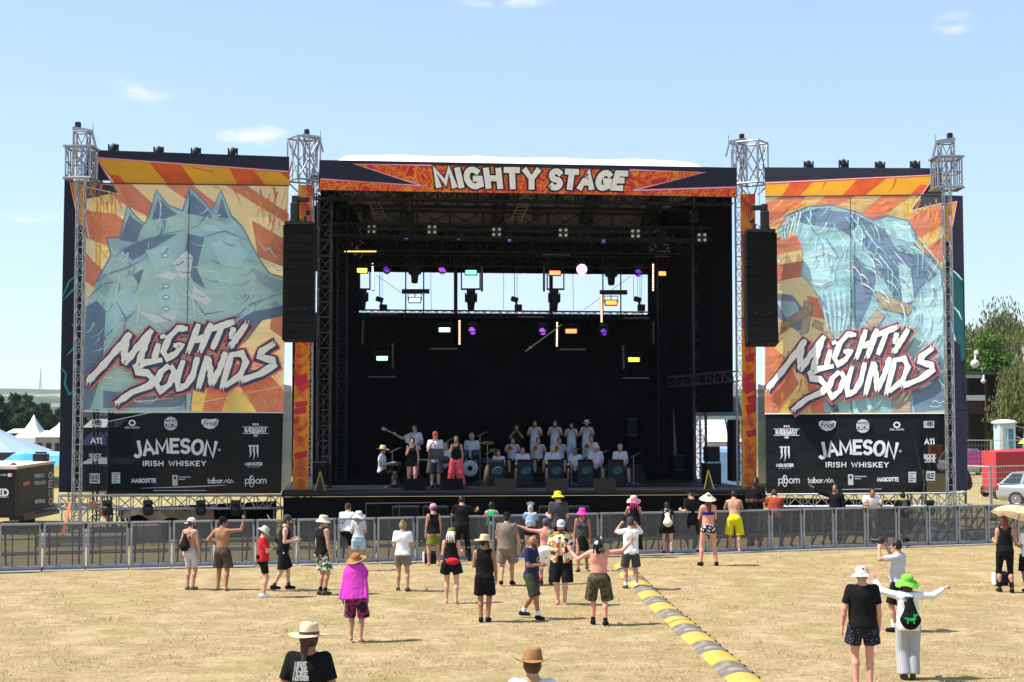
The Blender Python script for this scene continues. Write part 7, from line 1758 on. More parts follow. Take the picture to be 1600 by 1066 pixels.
def person(label, base, h, turn=0, legs='stand', arms=('down', 'down'), wear=(), skin='mid', hair=('short', 'brown'), hat=None, lean=0, head=(0, 0), sit=False, fem=False, fat=1.0, face=False, grip=(0, 0), res=.0165, group=None, extra=None):
 """turn: 0 looks away from the camera, + turns to the left; arms (left, right); head (yaw, nod)"""
 s = h / 1.75
 root = thing('person', label, 'person', base, R(turn), group); WLOC[root.name] = Vector((0, 0, 0))
 L = LEGS[legs] if isinstance(legs, str) else legs
 hz = .925
 ank = [VA(x, y - .02, z + .085) for x, y, z in L]
 if sit: hz = .53; ank = [VA(x * 1.5, .42 + y, .085) for x, y, z in L]
 hipw = .092 if not fem else .10
 if not sit:
  for a, sd in zip(ank, (-1, 1)):
   dx = math.hypot(a[0] - sd * hipw, a[1]); hz = min(hz, a[2] + math.sqrt(max(.2, .822 ** 2 - dx * dx)) + .025)
 hip = [VA(sd * hipw, 0, hz - .03) for sd in (-1, 1)]; knee = []
 for H_, A, sd in zip(hip, ank, (-1, 1)):
  v = A - H_; d = min(np.linalg.norm(v), .823); u = unit(v); hgt_ = math.sqrt(max(1e-6, .412 ** 2 - (d / 2) ** 2))
  f = VA(sd * .12, 1, 0) if not sit else VA(sd * .1, .3, 1); f = unit(f - u * (f @ u)); knee.append(H_ + u * d / 2 + f * hgt_)
 Rl = rotx(-R(lean)); o = VA(0, 0, hz)
 T = lambda x, y, z: o + Rl @ VA(x, y, z - .93)            # torso frame: heights as if standing
 sw = .178 * (1 if not fem else .9) * (1 + (fat - 1) * .35)
 sh = [T(sd * sw, -.01, 1.425) for sd in (-1, 1)]; el = []; wr = []; hd = []
 for i, sd in enumerate((-1, 1)):
  U, Fv = ARM[arms[i]] if isinstance(arms[i], str) else arms[i]
  U = unit(VA(U[0] * sd, U[1], U[2])); Fv = unit(VA(Fv[0] * sd, Fv[1], Fv[2])); el.append(sh[i] + U * .285); wr.append(el[-1] + Fv * .245); hd.append(Fv)
 fw = Rl @ VA(0, 1, 0); hw = R(head[0]); Rh = Rl @ rotx(R(lean) * .8) @ rotz_(hw) @ rotx(-R(head[1])); hc = T(0, .02, 1.635)
 HP = lambda x, y, z: hc + Rh @ VA(x, y, z)
 b = Sdf()
 f2 = (fat - 1)
 b.cone(T(0, -.005, .93), T(0, 0, 1.06), .158 * (1 + f2 * .5) + .006 * fem, .140 * (1 + f2) - .012 * fem, .05, fw, .70 + .35 * f2)
 b.cone(T(0, .01 + .08 * f2, 1.06), T(0, 0, 1.30), .140 * (1 + f2) - .014 * fem, .168 * (1 + f2 * .5) - .022 * fem, .06, fw, .66 + .4 * f2)
 b.cone(sh[0] + (sh[1] - sh[0]) * .12 - fw * .005, sh[0] + (sh[1] - sh[0]) * .88 - fw * .005, .066, .066, .06)
 b.cone(T(0, -.02, 1.40), T(0, .0, 1.56), .062 if not fem else .052, .052 if not fem else .045, .04)
 b.cone(T(-.11, -.02, 1.42), T(0, -.01, 1.49), .045, .045, .05); b.cone(T(.11, -.02, 1.42), T(0, -.01, 1.49), .045, .045, .05)
 for sd in (-1, 1):
  b.ell(T(sd * .075, -.062, .90), (.09, .085, .095), Rl, .04)
  if fem: b.ell(T(sd * .075, .095, 1.285), (.062, .055, .058), Rl, .03)
  else: b.ell(T(sd * .075, -.065, 1.33), (.07, .05, .09), Rl, .04)
 for i, sd in enumerate((-1, 1)):
  tk = 1 + f2 * .5 + .06 * fem
  b.cone(hip[i] + VA(0, 0, .0), knee[i], .086 * tk, .056, .04); m = knee[i] + (ank[i] - knee[i]) * .32 + VA(0, -.014, 0)
  b.cone(knee[i], m, .053, .057, .025); b.cone(m, ank[i], .056, .036, .02)
  ft = unit(VA(sd * .2, 1, 0)); b.cone(ank[i] + VA(0, 0, -.035) - ft * .035, ank[i] + ft * .125 + VA(0, 0, -.06), .038, .026, .025)
  ak = (1 if not fem else .85) * (1 + f2 * .3)
  b.cone(sh[i], el[i], .052 * ak, .040 * ak, .03); b.cone(el[i], el[i] + (wr[i] - el[i]) * .35, .040 * ak, .041 * ak, .015); b.cone(el[i] + (wr[i] - el[i]) * .35, wr[i] + hd[i] * .01, .041 * ak, .027, .015)
 b.ell(hc, (.075, .092, .108), Rh, .02); b.ell(HP(0, .03, -.065), (.056, .06, .058), Rh, .03)
 b.cone(HP(0, .088, .01), HP(0, .112, -.028), .011, .017, .012)
 for sd in (-1, 1): b.ell(HP(sd * .077, -.005, -.012), (.012, .024, .034), Rh, .008)
 v, f = b.mesh(res); vs = [v * s]; fs = [f]; k = len(v)
 for i, sd in enumerate((-1, 1)):
  hv, hf = hand_mesh('fist' if grip[i] else 'relaxed'); hv = hv.copy(); hf = hf.copy()
  if sd < 0: hv[:, 0] *= -1; hf = hf[:, ::-1]
  y = hd[i]; z = VA(sd, 0, .25)
  if abs(unit(z) @ y) > .85: z = VA(0, 0, 1)
  z = unit(z - y * (z @ y)); x = np.cross(y, z); M = np.stack([x, y, z], 1)
  vs.append((wr[i] + hv @ M.T) * s); fs.append(hf + k); k += len(hv)
 def put(name, sd_, m, r=res):
  v_, f_ = sd_.mesh(r); return link_mesh(name, v_ * s, f_.tolist(), m, None, root, True)
 link_mesh('body', np.concatenate(vs), np.concatenate(fs).tolist(), SKIN[skin], None, root, True)
 for w in wear:
  t, m = w[0], w[1]; g = Sdf()
  if t in ('tee', 'tank', 'long', 'open', 'hoodie'):
   hem = w[2] if len(w) > 2 else (.90 if t != 'tank' else .92); e = .016 if t != 'hoodie' else .03
   g.cone(T(0, -.012, hem), T(0, .01 + .08 * f2, 1.10), .172 * (1 + f2 * .8) + e, .158 * (1 + f2) + e - .014 * fem, .05, fw, .76 + .35 * f2, 1)
   g.cone(T(0, .005 + .07 * f2, 1.08), T(0, 0, 1.31), .155 * (1 + f2) + e - .014 * fem, .176 * (1 + f2 * .5) + e - .026 * fem, .05, fw, .70 + .4 * f2)
   g.cone(T(-sw * .72, -.012, 1.425), T(sw * .72, -.012, 1.425), .067 + e * .6, .067 + e * .6, .06)
   for i, sd in enumerate((-1, 1)):
    g.ell(T(sd * .08, -.06, .93), (.10, .09, .09), Rl, .05)
    if fem: g.ell(T(sd * .075, .092, 1.285), (.07, .068, .066), Rl, .04)
    else: g.ell(T(sd * .075, -.062, 1.33), (.08, .06, .10), Rl, .05)
    if t in ('tee', 'open'): g.cone(sh[i] - (el[i] - sh[i]) * .1, sh[i] + (el[i] - sh[i]) * .70, .064, .066, .03, c1=1)
    if t in ('long', 'hoodie'): g.cone(sh[i], el[i], .068, .060, .03); g.cone(el[i], el[i] + (wr[i] - el[i]) * .9, .058, .046, .02, c1=1)
    if t == 'tank': g.ell(sh[i] + Rl @ VA(sd * .035, 0, -.055), (.085, .12, .125), Rl, 0, 1)
   g.cut(T(0, .0, hem - .0), Rl @ VA(0, 0, -1)); g.cone(T(0, .015, 1.475), T(0, .03, 1.62), .066, .105, 0, sub=1) if t != 'hoodie' else g.cone(T(-.07, -.09, 1.43), T(.07, -.09, 1.43), .062, .062, .03)
   if t == 'tank': g.ell(T(0, .05, 1.50), (.085, .10, .11), Rl, 0, 1)
   if t == 'open': g.cone(T(0, .2, .8), T(0, .2, 1.46), .075, .06, 0, sub=1)
   put({'tee': 't_shirt', 'tank': 'tank_top', 'long': 'long_sleeve_top', 'open': 'open_shirt', 'hoodie': 'hooded_top'}[t], g, m)
  elif t in ('shorts', 'trousers', 'tights'):
   ln = w[2] if len(w) > 2 else .85; lo = w[3] if len(w) > 3 else .022
   g.cone(T(0, -.008, .92), T(0, .005 + .04 * f2, 1.035), .166 * (1 + f2 * .6) + lo * .4, .150 * (1 + f2 * .8) - .01 * fem, .04, fw, .76 + .35 * f2)
   for i, sd in enumerate((-1, 1)):
    g.ell(T(sd * .076, -.06, .90), (.098, .092, .10), Rl, .04); tk = 1 + f2 * .5 + .06 * fem; a = hip[i]
    rr_ = .064 + lo * 1.5 + .028 * (1 - ln); sx_ = VA(sd * max(0, rr_ - .086), 0, 0)
    if t == 'shorts': g.cone(a + sx_ * .3, a + (knee[i] - a) * ln + sx_, .092 * tk + lo * .5, min(rr_, .125), .014, c1=1)
    else:
     g.cone(a, knee[i], .092 * tk + lo * .5, .062 + lo, .016); g.cone(knee[i], knee[i] + (ank[i] - knee[i]) * ln, .062 + lo, (.062 if t == 'tights' else .058) * (.72 if t == 'tights' else 1) + lo * (1 if t == 'tights' else 1.5), .02, c1=1)
   g.cut(T(0, 0, 1.045), Rl @ VA(0, 0, 1)); put(t if t != 'tights' else 'leggings', g, m)
  elif t in ('skirt', 'briefs'):
   z = w[2] if len(w) > 2 else .62; fl = w[3] if len(w) > 3 else .21
   if t == 'briefs':
    g.cone(T(0, -.008, .90), T(0, 0, .985), .172, .158, .04, fw, .78)
    for i, sd in enumerate((-1, 1)): g.ell(T(sd * .078, -.06, .885), (.10, .096, .10), Rl, .04); g.cone(hip[i], hip[i] + (knee[i] - hip[i]) * .16, .10, .10, .03, c1=1)
    g.cut(T(0, 0, 1.0), (0, 0, 1))
   else:
    g.cone(VA(0, 0, z - .93 + hz), T(0, 0, 1.06), fl, .15, .02, VA(0, 1, 0), .85, 1, 1)
   put('skirt' if t == 'skirt' else 'bikini_briefs', g, m)
  elif t == 'bra':
   g.cone(T(0, 0, 1.235), T(0, 0, 1.315), .160, .160, .02, fw, .70); [g.ell(T(sd * .075, .095, 1.285), (.07, .064, .066), Rl, .02) for sd in (-1, 1)]
   g.cut(T(0, 0, 1.24), Rl @ VA(0, 0, -1)); g.cut(T(0, 0, 1.325), Rl @ VA(0, 0, 1)); put('bikini_top', g, m)
  elif t == 'cape':
   g.cone(T(0, -.02, 1.41), T(0, -.045, .88), .235, .275, .05, fw, .62, 0, 1); g.cone(T(-.17, -.02, 1.40), T(.17, -.02, 1.40), .085, .085, .08)
   for k in range(-3, 4): g.cone(T(k * .075, -.10 + .01 * abs(k), 1.38), T(k * .095, -.19 + .012 * abs(k), .87), .02, .045, .05, c1=1)
   g.cone(T(0, .015, 1.475), T(0, .03, 1.64), .068, .12, 0, sub=1); g.cut(T(0, 0, .885), (.10, 0, -1)); put('shawl', g, m)
  elif t in ('shoes', 'socks'):
   for i, sd in enumerate((-1, 1)):
    ft = unit(VA(sd * .2, 1, 0)); A = ank[i]
    if t == 'shoes': g = Sdf(); g.cone(A + VA(0, 0, -.035) - ft * .04, A + ft * .13 + VA(0, 0, -.052), .050, .040, .02); g.cone(A + VA(0, 0, -.04), A + VA(0, 0, .02), .048, .046, .02, c1=1); g.cut(A + VA(0, 0, -.083), (0, 0, -1)); put('shoe', g, m, min(res, .014))
    else: g = Sdf(); g.cone(A + VA(0, 0, -.02), A + (knee[i] - A) * (w[2] if len(w) > 2 else .3), .044, .047, .01, c1=1); put('sock', g, m, min(res, .014))
  elif t == 'fanny':
   g.cone(T(-.12, -.135, 1.0), T(.10, -.15, 1.02), .055, .06, .03, fw, .7); put('waist_bag', g, m)
  elif t == 'strap':
   for i, sd in enumerate((-1, 1)):
    if w[2] in (0, sd): g = Sdf(); g.cone(T(sd * .09, .10, 1.25), T(sd * .10, -.01, 1.475), .022, .022, .01); g.cone(T(sd * .10, -.01, 1.475), T(sd * .06, -.125, 1.28), .022, .022, .01); put('strap', g, m, min(res, .014))
  elif t == 'apron_strip':
   for i, sd in enumerate((-1, 1)): g = Sdf(); g.cone(hip[i] + VA(sd * .115, 0, 0), knee[i] + VA(sd * .092, 0, .08), .018, .016, .01); put('side_stripe', g, m, min(res, .014))
 hm = HAIRM[hair[1]]; g = Sdf()
 if hair[0] != 'none':
  e = .012 if hair[0] == 'short' else .018
  g.ell(HP(0, -.006, .012), (.075 + e, .092 + e, .104 + e), Rh, .02)
  if hair[0] == 'bun': g.ell(HP(0, -.075, .12), (.042, .042, .04), Rh, .02)
  if hair[0] in ('long', 'dreads'):
   z = -.30 if hair[0] == 'long' else -.36; g.cone(HP(0, -.06, -.02), HP(0, -.105, z), .085 if hair[0] == 'long' else .05, .06, .04, Rh @ VA(0, 1, 0), .5)
  if hair[0] == 'pony': g.cone(HP(0, -.10, -.06), HP(.02, -.145, -.36), .034, .02, .02); g.cone(HP(0, -.08, -.02), HP(0, -.105, -.08), .05, .036, .02)
  g.cone(HP(0, .14, -.20), HP(0, .13, .045), .085, .085, 0, sub=1)
  if hair[0] in ('short', 'bun'): g.cut(HP(0, -.02, -.062), Rh @ VA(0, .55, -1))
  put('hair', g, hm, min(res, .015))
 if len(hair) > 2:
  g = Sdf(); g.ell(HP(0, .052, -.085), (.058, .052, .052), Rh, .02); g.cone(HP(-.055, .02, -.03), HP(-.03, .06, -.09), .026, .03, .02); g.cone(HP(.055, .02, -.03), HP(.03, .06, -.09), .026, .03, .02); g.cut(HP(0, .06, -.038), Rh @ VA(0, .25, 1)); put('beard', g, HAIRM[hair[2]], min(res, .014))
 hM = Matrix(np.column_stack([np.vstack([Rh, [0, 0, 0]]), np.append(hc, 1)]).tolist()); SM = Matrix.Scale(s, 4)
 if hat:
  k, m = hat[0], hat[1]; mb = MB(); mb.use(m); yaw = R(hat[2] if len(hat) > 2 else 0); tl = R(hat[3] if len(hat) > 3 else -6)
  Mh = SM @ hM @ Matrix.Rotation(yaw, 4, 'Z') @ Matrix.Translation((0, -.004, .035)) @ Matrix.Rotation(tl, 4, 'X'); n = 24
  if k == 'cap':
   mb.lathe([(.0925, -.012), (.096, .03), (.086, .07), (.055, .098), (.012, .108), (.001, .113)], Mh @ Matrix.Diagonal((.93, 1.1, 1, 1)), n); vs_ = []
   for a in range(9): q = math.pi * a / 8; vs_ += [Mh @ Vector((.082 * math.cos(q), .096 * math.sin(q) * .95 + .01, -.004)), Mh @ Vector((.088 * math.cos(q), .09 * math.sin(q) ** .8 + .095 * math.sin(q) ** .6, -.022 + .012 * math.sin(q)))]
   mb.add(vs_, [(2 * i, 2 * i + 1, 2 * i + 3, 2 * i + 2) for i in range(8)], True) if len(hat) < 5 else (mb.use(hat[4]), mb.add(vs_, [(2 * i, 2 * i + 1, 2 * i + 3, 2 * i + 2) for i in range(8)], True))
  elif k == 'bucket': mb.lathe([(.165, -.055), (.14, -.022), (.101, .0), (.096, .05), (.084, .092), (.05, .10), (.001, .101)], Mh @ Matrix.Diagonal((.97, 1.06, 1, 1)), n); mb.lathe([(.164, -.058), (.138, -.028), (.099, -.006)], Mh @ Matrix.Diagonal((.97, 1.06, 1, 1)), n)
  elif k in ('straw', 'cowboy'):
   curl = .05 if k == 'cowboy' else .016; br = .21 if k == 'straw' else .20; vs_ = []
   prof = [(br, 0), (br * .86, -.008), (.13, -.004), (.1, .01), (.096, .05), (.09, .10), (.075, .128), (.04, .118), (.001, .105)]
   for i, (r_, z) in enumerate(prof):
    for j in range(n): q = 6.2832 * j / n; c = math.cos(q); sn = math.sin(q); e = max(0, (r_ - .12) / .09); vs_.append(Mh @ Vector((r_ * c * .98, r_ * sn * 1.05, z + curl * e * (abs(c) ** 2 * 1.6 - .5 - .5 * sn * 0) + (.0 if i < 6 else -.02 * math.exp(-(c / .3) ** 2)))))
   mb.add(vs_, [(i * n + j, i * n + (j + 1) % n, (i + 1) * n + (j + 1) % n, (i + 1) * n + j) for i in range(len(prof) - 1) for j in range(n)], True)
   if len(hat) > 4: mb.use(hat[4]); mb.lathe([(.104, .012), (.102, .038)], Mh @ Matrix.Diagonal((.98, 1.05, 1, 1)), n)
  elif k == 'cone': mb.lathe([(.21, -.05), (.1, .04), (.02, .115), (.001, .12)], Mh, n); mb.lathe([(.208, -.055), (.1, .03)], Mh, n)
  elif k == 'floppy':
   vs_ = []; prof = [(.2, -.06), (.17, -.03), (.13, .0), (.1, .02), (.105, .06), (.09, .10), (.04, .115), (.001, .116)]
   for r_, z in prof:
    for j in range(n): q = 6.2832 * j / n; vs_.append(Mh @ Vector((r_ * math.cos(q), r_ * math.sin(q) * 1.05, z + .35 * max(0, r_ - .11) * math.sin(3 * q + 1))))
   mb.add(vs_, [(i * n + j, i * n + (j + 1) % n, (i + 1) * n + (j + 1) % n, (i + 1) * n + j) for i in range(len(prof) - 1) for j in range(n)], True)
  elif k == 'bandana':
   mb.lathe([(.094, -.03), (.097, .02), (.086, .06), (.05, .092), (.001, .1)], Mh @ Matrix.Diagonal((.95, 1.1, 1, 1)), n)
   if len(hat) > 4: mb.use(hat[4]); [mb.path([Mh @ Vector((x, -.10, 0)), Mh @ Vector((x * 1.6, -.13, -.12)), Mh @ Vector((x * 2, -.125, -.26))], [.02, .02, .012], 6) for x in (-.05, -.02, .015, .05)]
  elif k == 'crown':
   for a in range(-3, 4): mb.path([Mh @ Vector((.028 * a, -.02, .07)), Mh @ Vector((.04 * a, -.03, .19 - .012 * abs(a)))], [.016, .004], 5)
  mb.build({'cap': 'cap', 'bucket': 'bucket_hat', 'straw': 'straw_hat', 'cowboy': 'cowboy_hat', 'cone': 'conical_hat', 'floppy': 'sun_hat', 'bandana': 'headscarf', 'crown': 'spiky_hair_band'}[k], None, root)
  for sm_ in root.children[-1].data.polygons: sm_.use_smooth = True
 if face:
  for sd in (-1, 1): mb = MB(); mb.ball(SM @ Vector(HP(sd * .031, .082, .008)), .0115 * s, 10, 8); mb.build('eye', M_RUBBER, root)
  mb = MB(); p_ = SM @ Vector(HP(0, .085, -.062)); mb.ball(p_, .018 * s, 10, 6, (1, .5, .35)); mb.build('mouth', mat('lips', (.30, .08, .07), .5), root)
  if face == 2: mb = MB(); [mb.ball(SM @ Vector(HP(sd * .032, .092, .010)), .026 * s, 10, 8, (1, .4, .75)) for sd in (-1, 1)]; mb.build('sunglasses', M_GLASSD, root)
 MW = Matrix.Translation(base) @ Matrix.Rotation(R(turn), 4, 'Z') @ SM
 info = {'root': root, 's': s, 'M': MW, 'hand': [MW @ Vector(wr[i] + hd[i] * .075) for i in (0, 1)], 'T': lambda x, y, z: MW @ Vector(T(x, y, z)), 'HP': lambda x, y, z: MW @ Vector(HP(x, y, z)), 'dir': [(MW.to_3x3() @ Vector(d)).normalized() for d in hd]}
 PEOPLE.append(info)
 return info
# ------------------------------------------------------------------ the audience
def A(label, px, py, top, hx=.03, lean=0, z=0.0, D=None, hmax=1.95, **k):
 p = G(px, py, z) if D is None else Vector((W(px, py, D).x, D, z))
 h = (W(px, top, p.y).z - z - hx) / (.53 + .47 * math.cos(R(lean)))
 if k.get('sit'): h = (W(px, top, p.y).z - z - hx + .0) / (1.35 / 1.75)
 return person(label, p, min(hmax, max(1.45, h)), lean=lean, **k)
NAVY = cl('navy', (.018, .025, .085)); GRY = cl('grey', (.30, .30, .31)); LGR = cl('light grey', (.50, .50, .53)); RED = cl('red', (.55, .02, .025)); BRN = cl('brown', (.075, .055, .038)); KHK = cl('khaki', (.19, .155, .12)); OLV = cl('olive', (.15, .17, .03)); BEI = cl('beige', (.58, .52, .38)); DEN = cl('light denim', (.34, .47, .60)); DGR = cl('dark grey', (.055, .052, .055)); GRN = cl('green', (.03, .42, .12)); PNK = cl('hot pink', (.80, .05, .34)); DPK = cl('dusty pink', (.62, .26, .36)); MAGC = cl('magenta', (.56, .05, .42)); YELC = cl('acid yellow', (.62, .58, .015)); STRAW = cl('straw', (.62, .47, .25)); TSTRAW = cl('brown straw', (.33, .17, .07)); MAR = cl('maroon', (.10, .025, .04)); CRM = cl('cream', (.70, .62, .46)); RST = cl('brick red', (.34, .055, .035)); LIME = cl('lime green', (.16, .50, .05)); DNV = cl('dark navy', (.010, .012, .022)); WTR = cl('greyed white', (.66, .65, .66))
CAMO = pattern('camouflage cloth', [(.022, .02, .014), (.06, .055, .03), (.10, .085, .05), (.03, .028, .016)], 9, 'noise', pos=[0, .42, .52, .62]); FLOR = pattern('green leaf print cloth', [(.10, .16, .06), (.72, .74, .68), (.05, .09, .04), (.60, .64, .56)], 22); HAWA = pattern('tropical print cloth', [(.75, .72, .62), (.70, .16, .03), (.03, .05, .05), (.72, .66, .30), (.78, .76, .70), (.12, .22, .12)], 12); DOTS = pattern('dark swim cloth with white specks', [(.60, .60, .60), (.012, .014, .032)], 34, 'dots', pos=[0, .16]); BWPAT = pattern('black and white print cloth', [(.012, .012, .013), (.62, .60, .56), (.02, .02, .022)], 26, pos=[0, .62, .8]); PKPAT = pattern('black and magenta cloth', [(.02, .015, .018), (.30, .02, .14), (.04, .03, .03)], 7, 'noise', pos=[0, .5, .58]); PKDOT = pattern('pale pink speckled cloth', [(.10, .06, .07), (.68, .47, .42)], 15, 'dots', pos=[0, .22]); PLAID = pattern('dark green cargo cloth', [(.025, .03, .018), (.045, .05, .03)], 8, 'noise'); GRW = pattern('grey striped cloth', [(.36, .36, .36), (.46, .46, .46)], 12, 'wave', stretch=(1, .1, .02)); ZEB = pattern('black cloth with white marks', [(.012, .012, .012), (.5, .5, .48), (.015, .015, .015)], 16, pos=[0, .55, .68])
SH = lambda c=BLK: ('shoes', c)
a1 = A('shirtless man in a white cap and tight light grey shorts, black bag on his back', 297, 922, 808, turn=-25, legs='close', arms=('side', 'down'), skin='mid', hat=('cap', WHT, 150), wear=(('shorts', LGR, .80, .0), SH(KHK), ('strap', BLK, 0)), head=(-30, 0), hair=('short', 'brown', 'brown'))
a2 = A('shirtless tanned man in a black cap with red peak raising a phone', 347, 923, 806, turn=-12, legs='easy', arms=('hip', ((1, .3, .1), (.2, .1, 1))), skin='tan', hat=('cap', BLK, 0, -6, RED), wear=(('shorts', BRN, .85, .035),), head=(-55, 0), grip=(1, 1), hair=('short', 'black'))
a3 = A('person in a red t-shirt and beige bucket hat looking down at a phone', 411, 934, 820, .04, turn=-75, legs='close', arms=('phone', 'phone'), skin='fair', hat=('bucket', BEI), wear=(('tee', RED), ('shorts', BLK, .72, .006), ('fanny', BLK), SH(WTR)), head=(0, 28), grip=(1, 1), hair=('short', 'brown'))
a4 = A('bearded man in a black tank top and shorts with a white side stripe, stepping right', 442, 922, 803, turn=-78, legs='stride', arms=('bend', 'bend'), skin='fair', hat=('cap', DGR), wear=(('tank', BLK, .82), ('shorts', BLK, .98, .04), ('apron_strip', WHT), ('socks', DGR, .2), SH()), hair=('short', 'brown', 'brown'), lean=6)
a5 = A('man in a black tank top, beige bucket hat and green leaf print shorts', 504, 930, 803, .04, turn=-50, legs='close', arms=('down', 'down'), skin='mid', hat=('bucket', BEI), wear=(('tank', BLK, .84), ('shorts', FLOR, .85, .03), ('socks', BLK, .25), SH(BRN)), head=(-35, 0), hair=('short', 'brown'))
a6 = A('person in a white t-shirt and maroon cap leaning on the barrier', 541, 880, 786, lean=14, turn=-8, legs='easy', arms=('lean', 'lean'), skin='fair', hat=('cap', MAR), wear=(('tee', WHT), ('shorts', BLK, .9, .02), SH()), head=(-25, 0), fat=1.12)
a7 = A('woman in a grey t-shirt, white sun hat and light denim shorts', 560, 892, 811, .05, turn=0, fem=True, legs='close', arms=('bend', 'bend'), skin='mid', hat=('floppy', WTR, 0, 12), wear=(('tee', LGR, .98), ('shorts', DEN, .62, .02), SH(WTR)), hair=('long', 'blond'))
a8 = A('barefoot person with a magenta shawl over the shoulders and a straw hat', 556, 1003, 864, .06, turn=-14, legs='easy', arms=('side', 'down'), skin='mid', hat=('straw', TSTRAW, 0, 14), wear=(('cape', MAGC), ('shorts', PKPAT, .98, .045)), hair=('short', 'brown'), head=(-20, -6))
a9 = A('person in a white t-shirt with a blond bun and khaki shorts', 629, 924, 812, turn=-4, legs='easy', arms=('bend', 'bend'), skin='mid', wear=(('tee', WHT), ('shorts', KHK, .62, .02), SH(BRN)), hair=('bun', 'blond'))
a10 = A('woman in a black tank top and olive skirt with a dusty pink cap', 677, 884, 786, turn=18, fem=True, legs='easy', arms=('down', 'down'), skin='mid', hat=('cap', DPK), wear=(('tank', BLK), ('skirt', OLV, .62, .21)), hair=('short', 'brown'), head=(35, 0))
a11 = A('dark haired man in a black t-shirt and black trousers leaning on the barrier', 722, 877, 773, lean=10, turn=6, legs='wide', arms=('lean', ((.7, .6, -.3), (.3, .9, .1))), skin='mid', wear=(('tee', BLK), ('trousers', BLK, .95, .01), SH()), hair=('short', 'black'))
a12 = A('barefoot woman in a black playsuit with pale dreadlocks and a green headscarf', 705, 943, 823, .03, turn=-8, fem=True, fat=1.1, legs='easy', arms=('bend', 'bend'), skin='fair', hat=('bandana', OLV, 0, -6, HAIRM['white']), wear=(('tank', BLK, .9), ('shorts', BLK, .5, .04)), hair=('dreads', 'white'))
a13 = A('man in a long black tank top, black shorts and a straw hat', 757, 972, 833, .06, turn=-6, legs='close', arms=('front', 'down'), skin='tan', hat=('straw', STRAW, 0, -4, BEI), wear=(('tank', BLK, .80), ('shorts', BLK, .85, .03), SH(DNV)), head=(-55, 0), hair=('short', 'black', 'black'), grip=(1, 0))
a14 = A('heavy man in a grey brown t-shirt and brown shorts with a black cap', 792, 915, 798, turn=-10, fat=1.3, legs='walk', arms=('front', 'side'), skin='mid', hat=('cap', BLK), wear=(('tee', KHK, .86), ('shorts', KHK, .85, .04), SH()), hair=('short', 'black'))
a15 = A('long haired woman in a bright green top at the barrier', 768, 873, 783, lean=12, fem=True, legs='close', arms=('lean', 'lean'), skin='fair', wear=(('tank', GRN, 1.0), ('trousers', BLK, .95, .005), SH()), hair=('long', 'black'))
a16 = A('woman with a spiky pale blue head band, pale blue top and black shorts', 829, 873, 786, .1, lean=10, fem=True, legs='easy', arms=('lean', 'lean'), skin='fair', hat=('crown', DEN), wear=(('tee', DEN, 1.08), ('shorts', BLK, .3, .01), SH()), hair=('long', 'grey'))
a17 = A('shirtless man in a blue cap and white shorts pointing left', 853, 913, 809, turn=4, legs='easy', arms=(((.98, .15, .12), (.9, .2, .38)), 'down'), skin='pink', hat=('cap', cl('faded blue', (.06, .09, .2))), wear=(('shorts', WHT, 1.15, .06), ('socks', RED, .3), SH(BRN)), hair=('short', 'brown'), grip=(1, 0))
a18 = A('shaven headed man in a navy t-shirt with a yellow print and dark green shorts', 831, 967, 833, turn=-118, legs='walk', arms=('front', 'front'), skin='tan', wear=(('tee', NAVY, .84), ('shorts', PLAID, 1.0, .045), ('socks', WHT, .25), SH(DNV)), hair=('none', 'brown', 'brown'), face=2, head=(15, 8), grip=(1, 1))
a19 = A('bearded man facing the camera in an open tropical shirt and black shorts', 877, 945, 811, turn=172, legs='close', arms=('phone', 'front'), skin='fair', fat=1.25, hat=('cap', LGR), wear=(('open', HAWA, .88), ('shorts', BLK, 1.05, .05)), hair=('short', 'brown', 'brown'), face=True, grip=(1, 1))
a20 = A('man in a grey t-shirt and yellow bucket hat at the barrier', 873, 882, 766, .04, lean=4, turn=14, legs='easy', arms=('bend', 'bend'), skin='fair', hat=('bucket', cl('yellow', (.75, .55, .02))), wear=(('tee', DGR, .84), ('shorts', BLK, .9, .03), SH()), hair=('short', 'brown'))
a21 = A('woman walking towards the camera in a dark tank dress and hot pink hat', 910, 893, 791, .04, turn=170, fem=True, legs='walk', arms=('down', 'down'), skin='tan', hat=('bucket', PNK), wear=(('tank', DGR, .86), ('skirt', BLK, .60, .20), SH(BRN)), hair=('long', 'brown'), face=2)
a22 = A('sunburnt shirtless man in camouflage shorts with both arms spread out', 936, 977, 835, turn=-6, legs='easy', arms=(((.95, .2, -.55), (.55, .5, .6)), ((1, .15, .15), (.75, .3, .75))), skin='pink', hat=('bandana', ZEB, 0, -6, ZEB), wear=(('shorts', CAMO, 1.0, .05), SH(), ('socks', BLK, .2)), hair=('long', 'black'), fat=1.08)
a23 = A('man in a white t-shirt and navy cap holding a phone up with both hands', 986, 921, 807, turn=8, legs='easy', arms=('eye', 'eye'), skin='mid', hat=('cap', cl('slate navy', (.05, .05, .09))), wear=(('tee', WHT, .86), ('shorts', DGR, .85, .03), ('socks', WHT, .3), SH(BRN)), hair=('short', 'brown'), grip=(1, 1))
a24 = A('woman in a long black dress and a straw hat with pink ribbons at the barrier', 991, 872, 772, .07, lean=8, fem=True, legs='close', arms=('lean', 'lean'), skin='mid', hat=('floppy', cl('pink straw', (.60, .42, .34)), 0, 16), wear=(('tank', BLK), ('skirt', BLK, .25, .26), SH()), hair=('long', 'red'))
a25 = A('woman in black shorts and top wearing a cream drawstring bag', 1043, 866, 784, .02, lean=14, fem=True, legs='easy', arms=('lean', 'lean'), skin='fair', wear=(('tee', BLK, .95), ('shorts', BLK, .45, .03), SH(), ('strap', CRM, 0)), hair=('pony', 'black'))
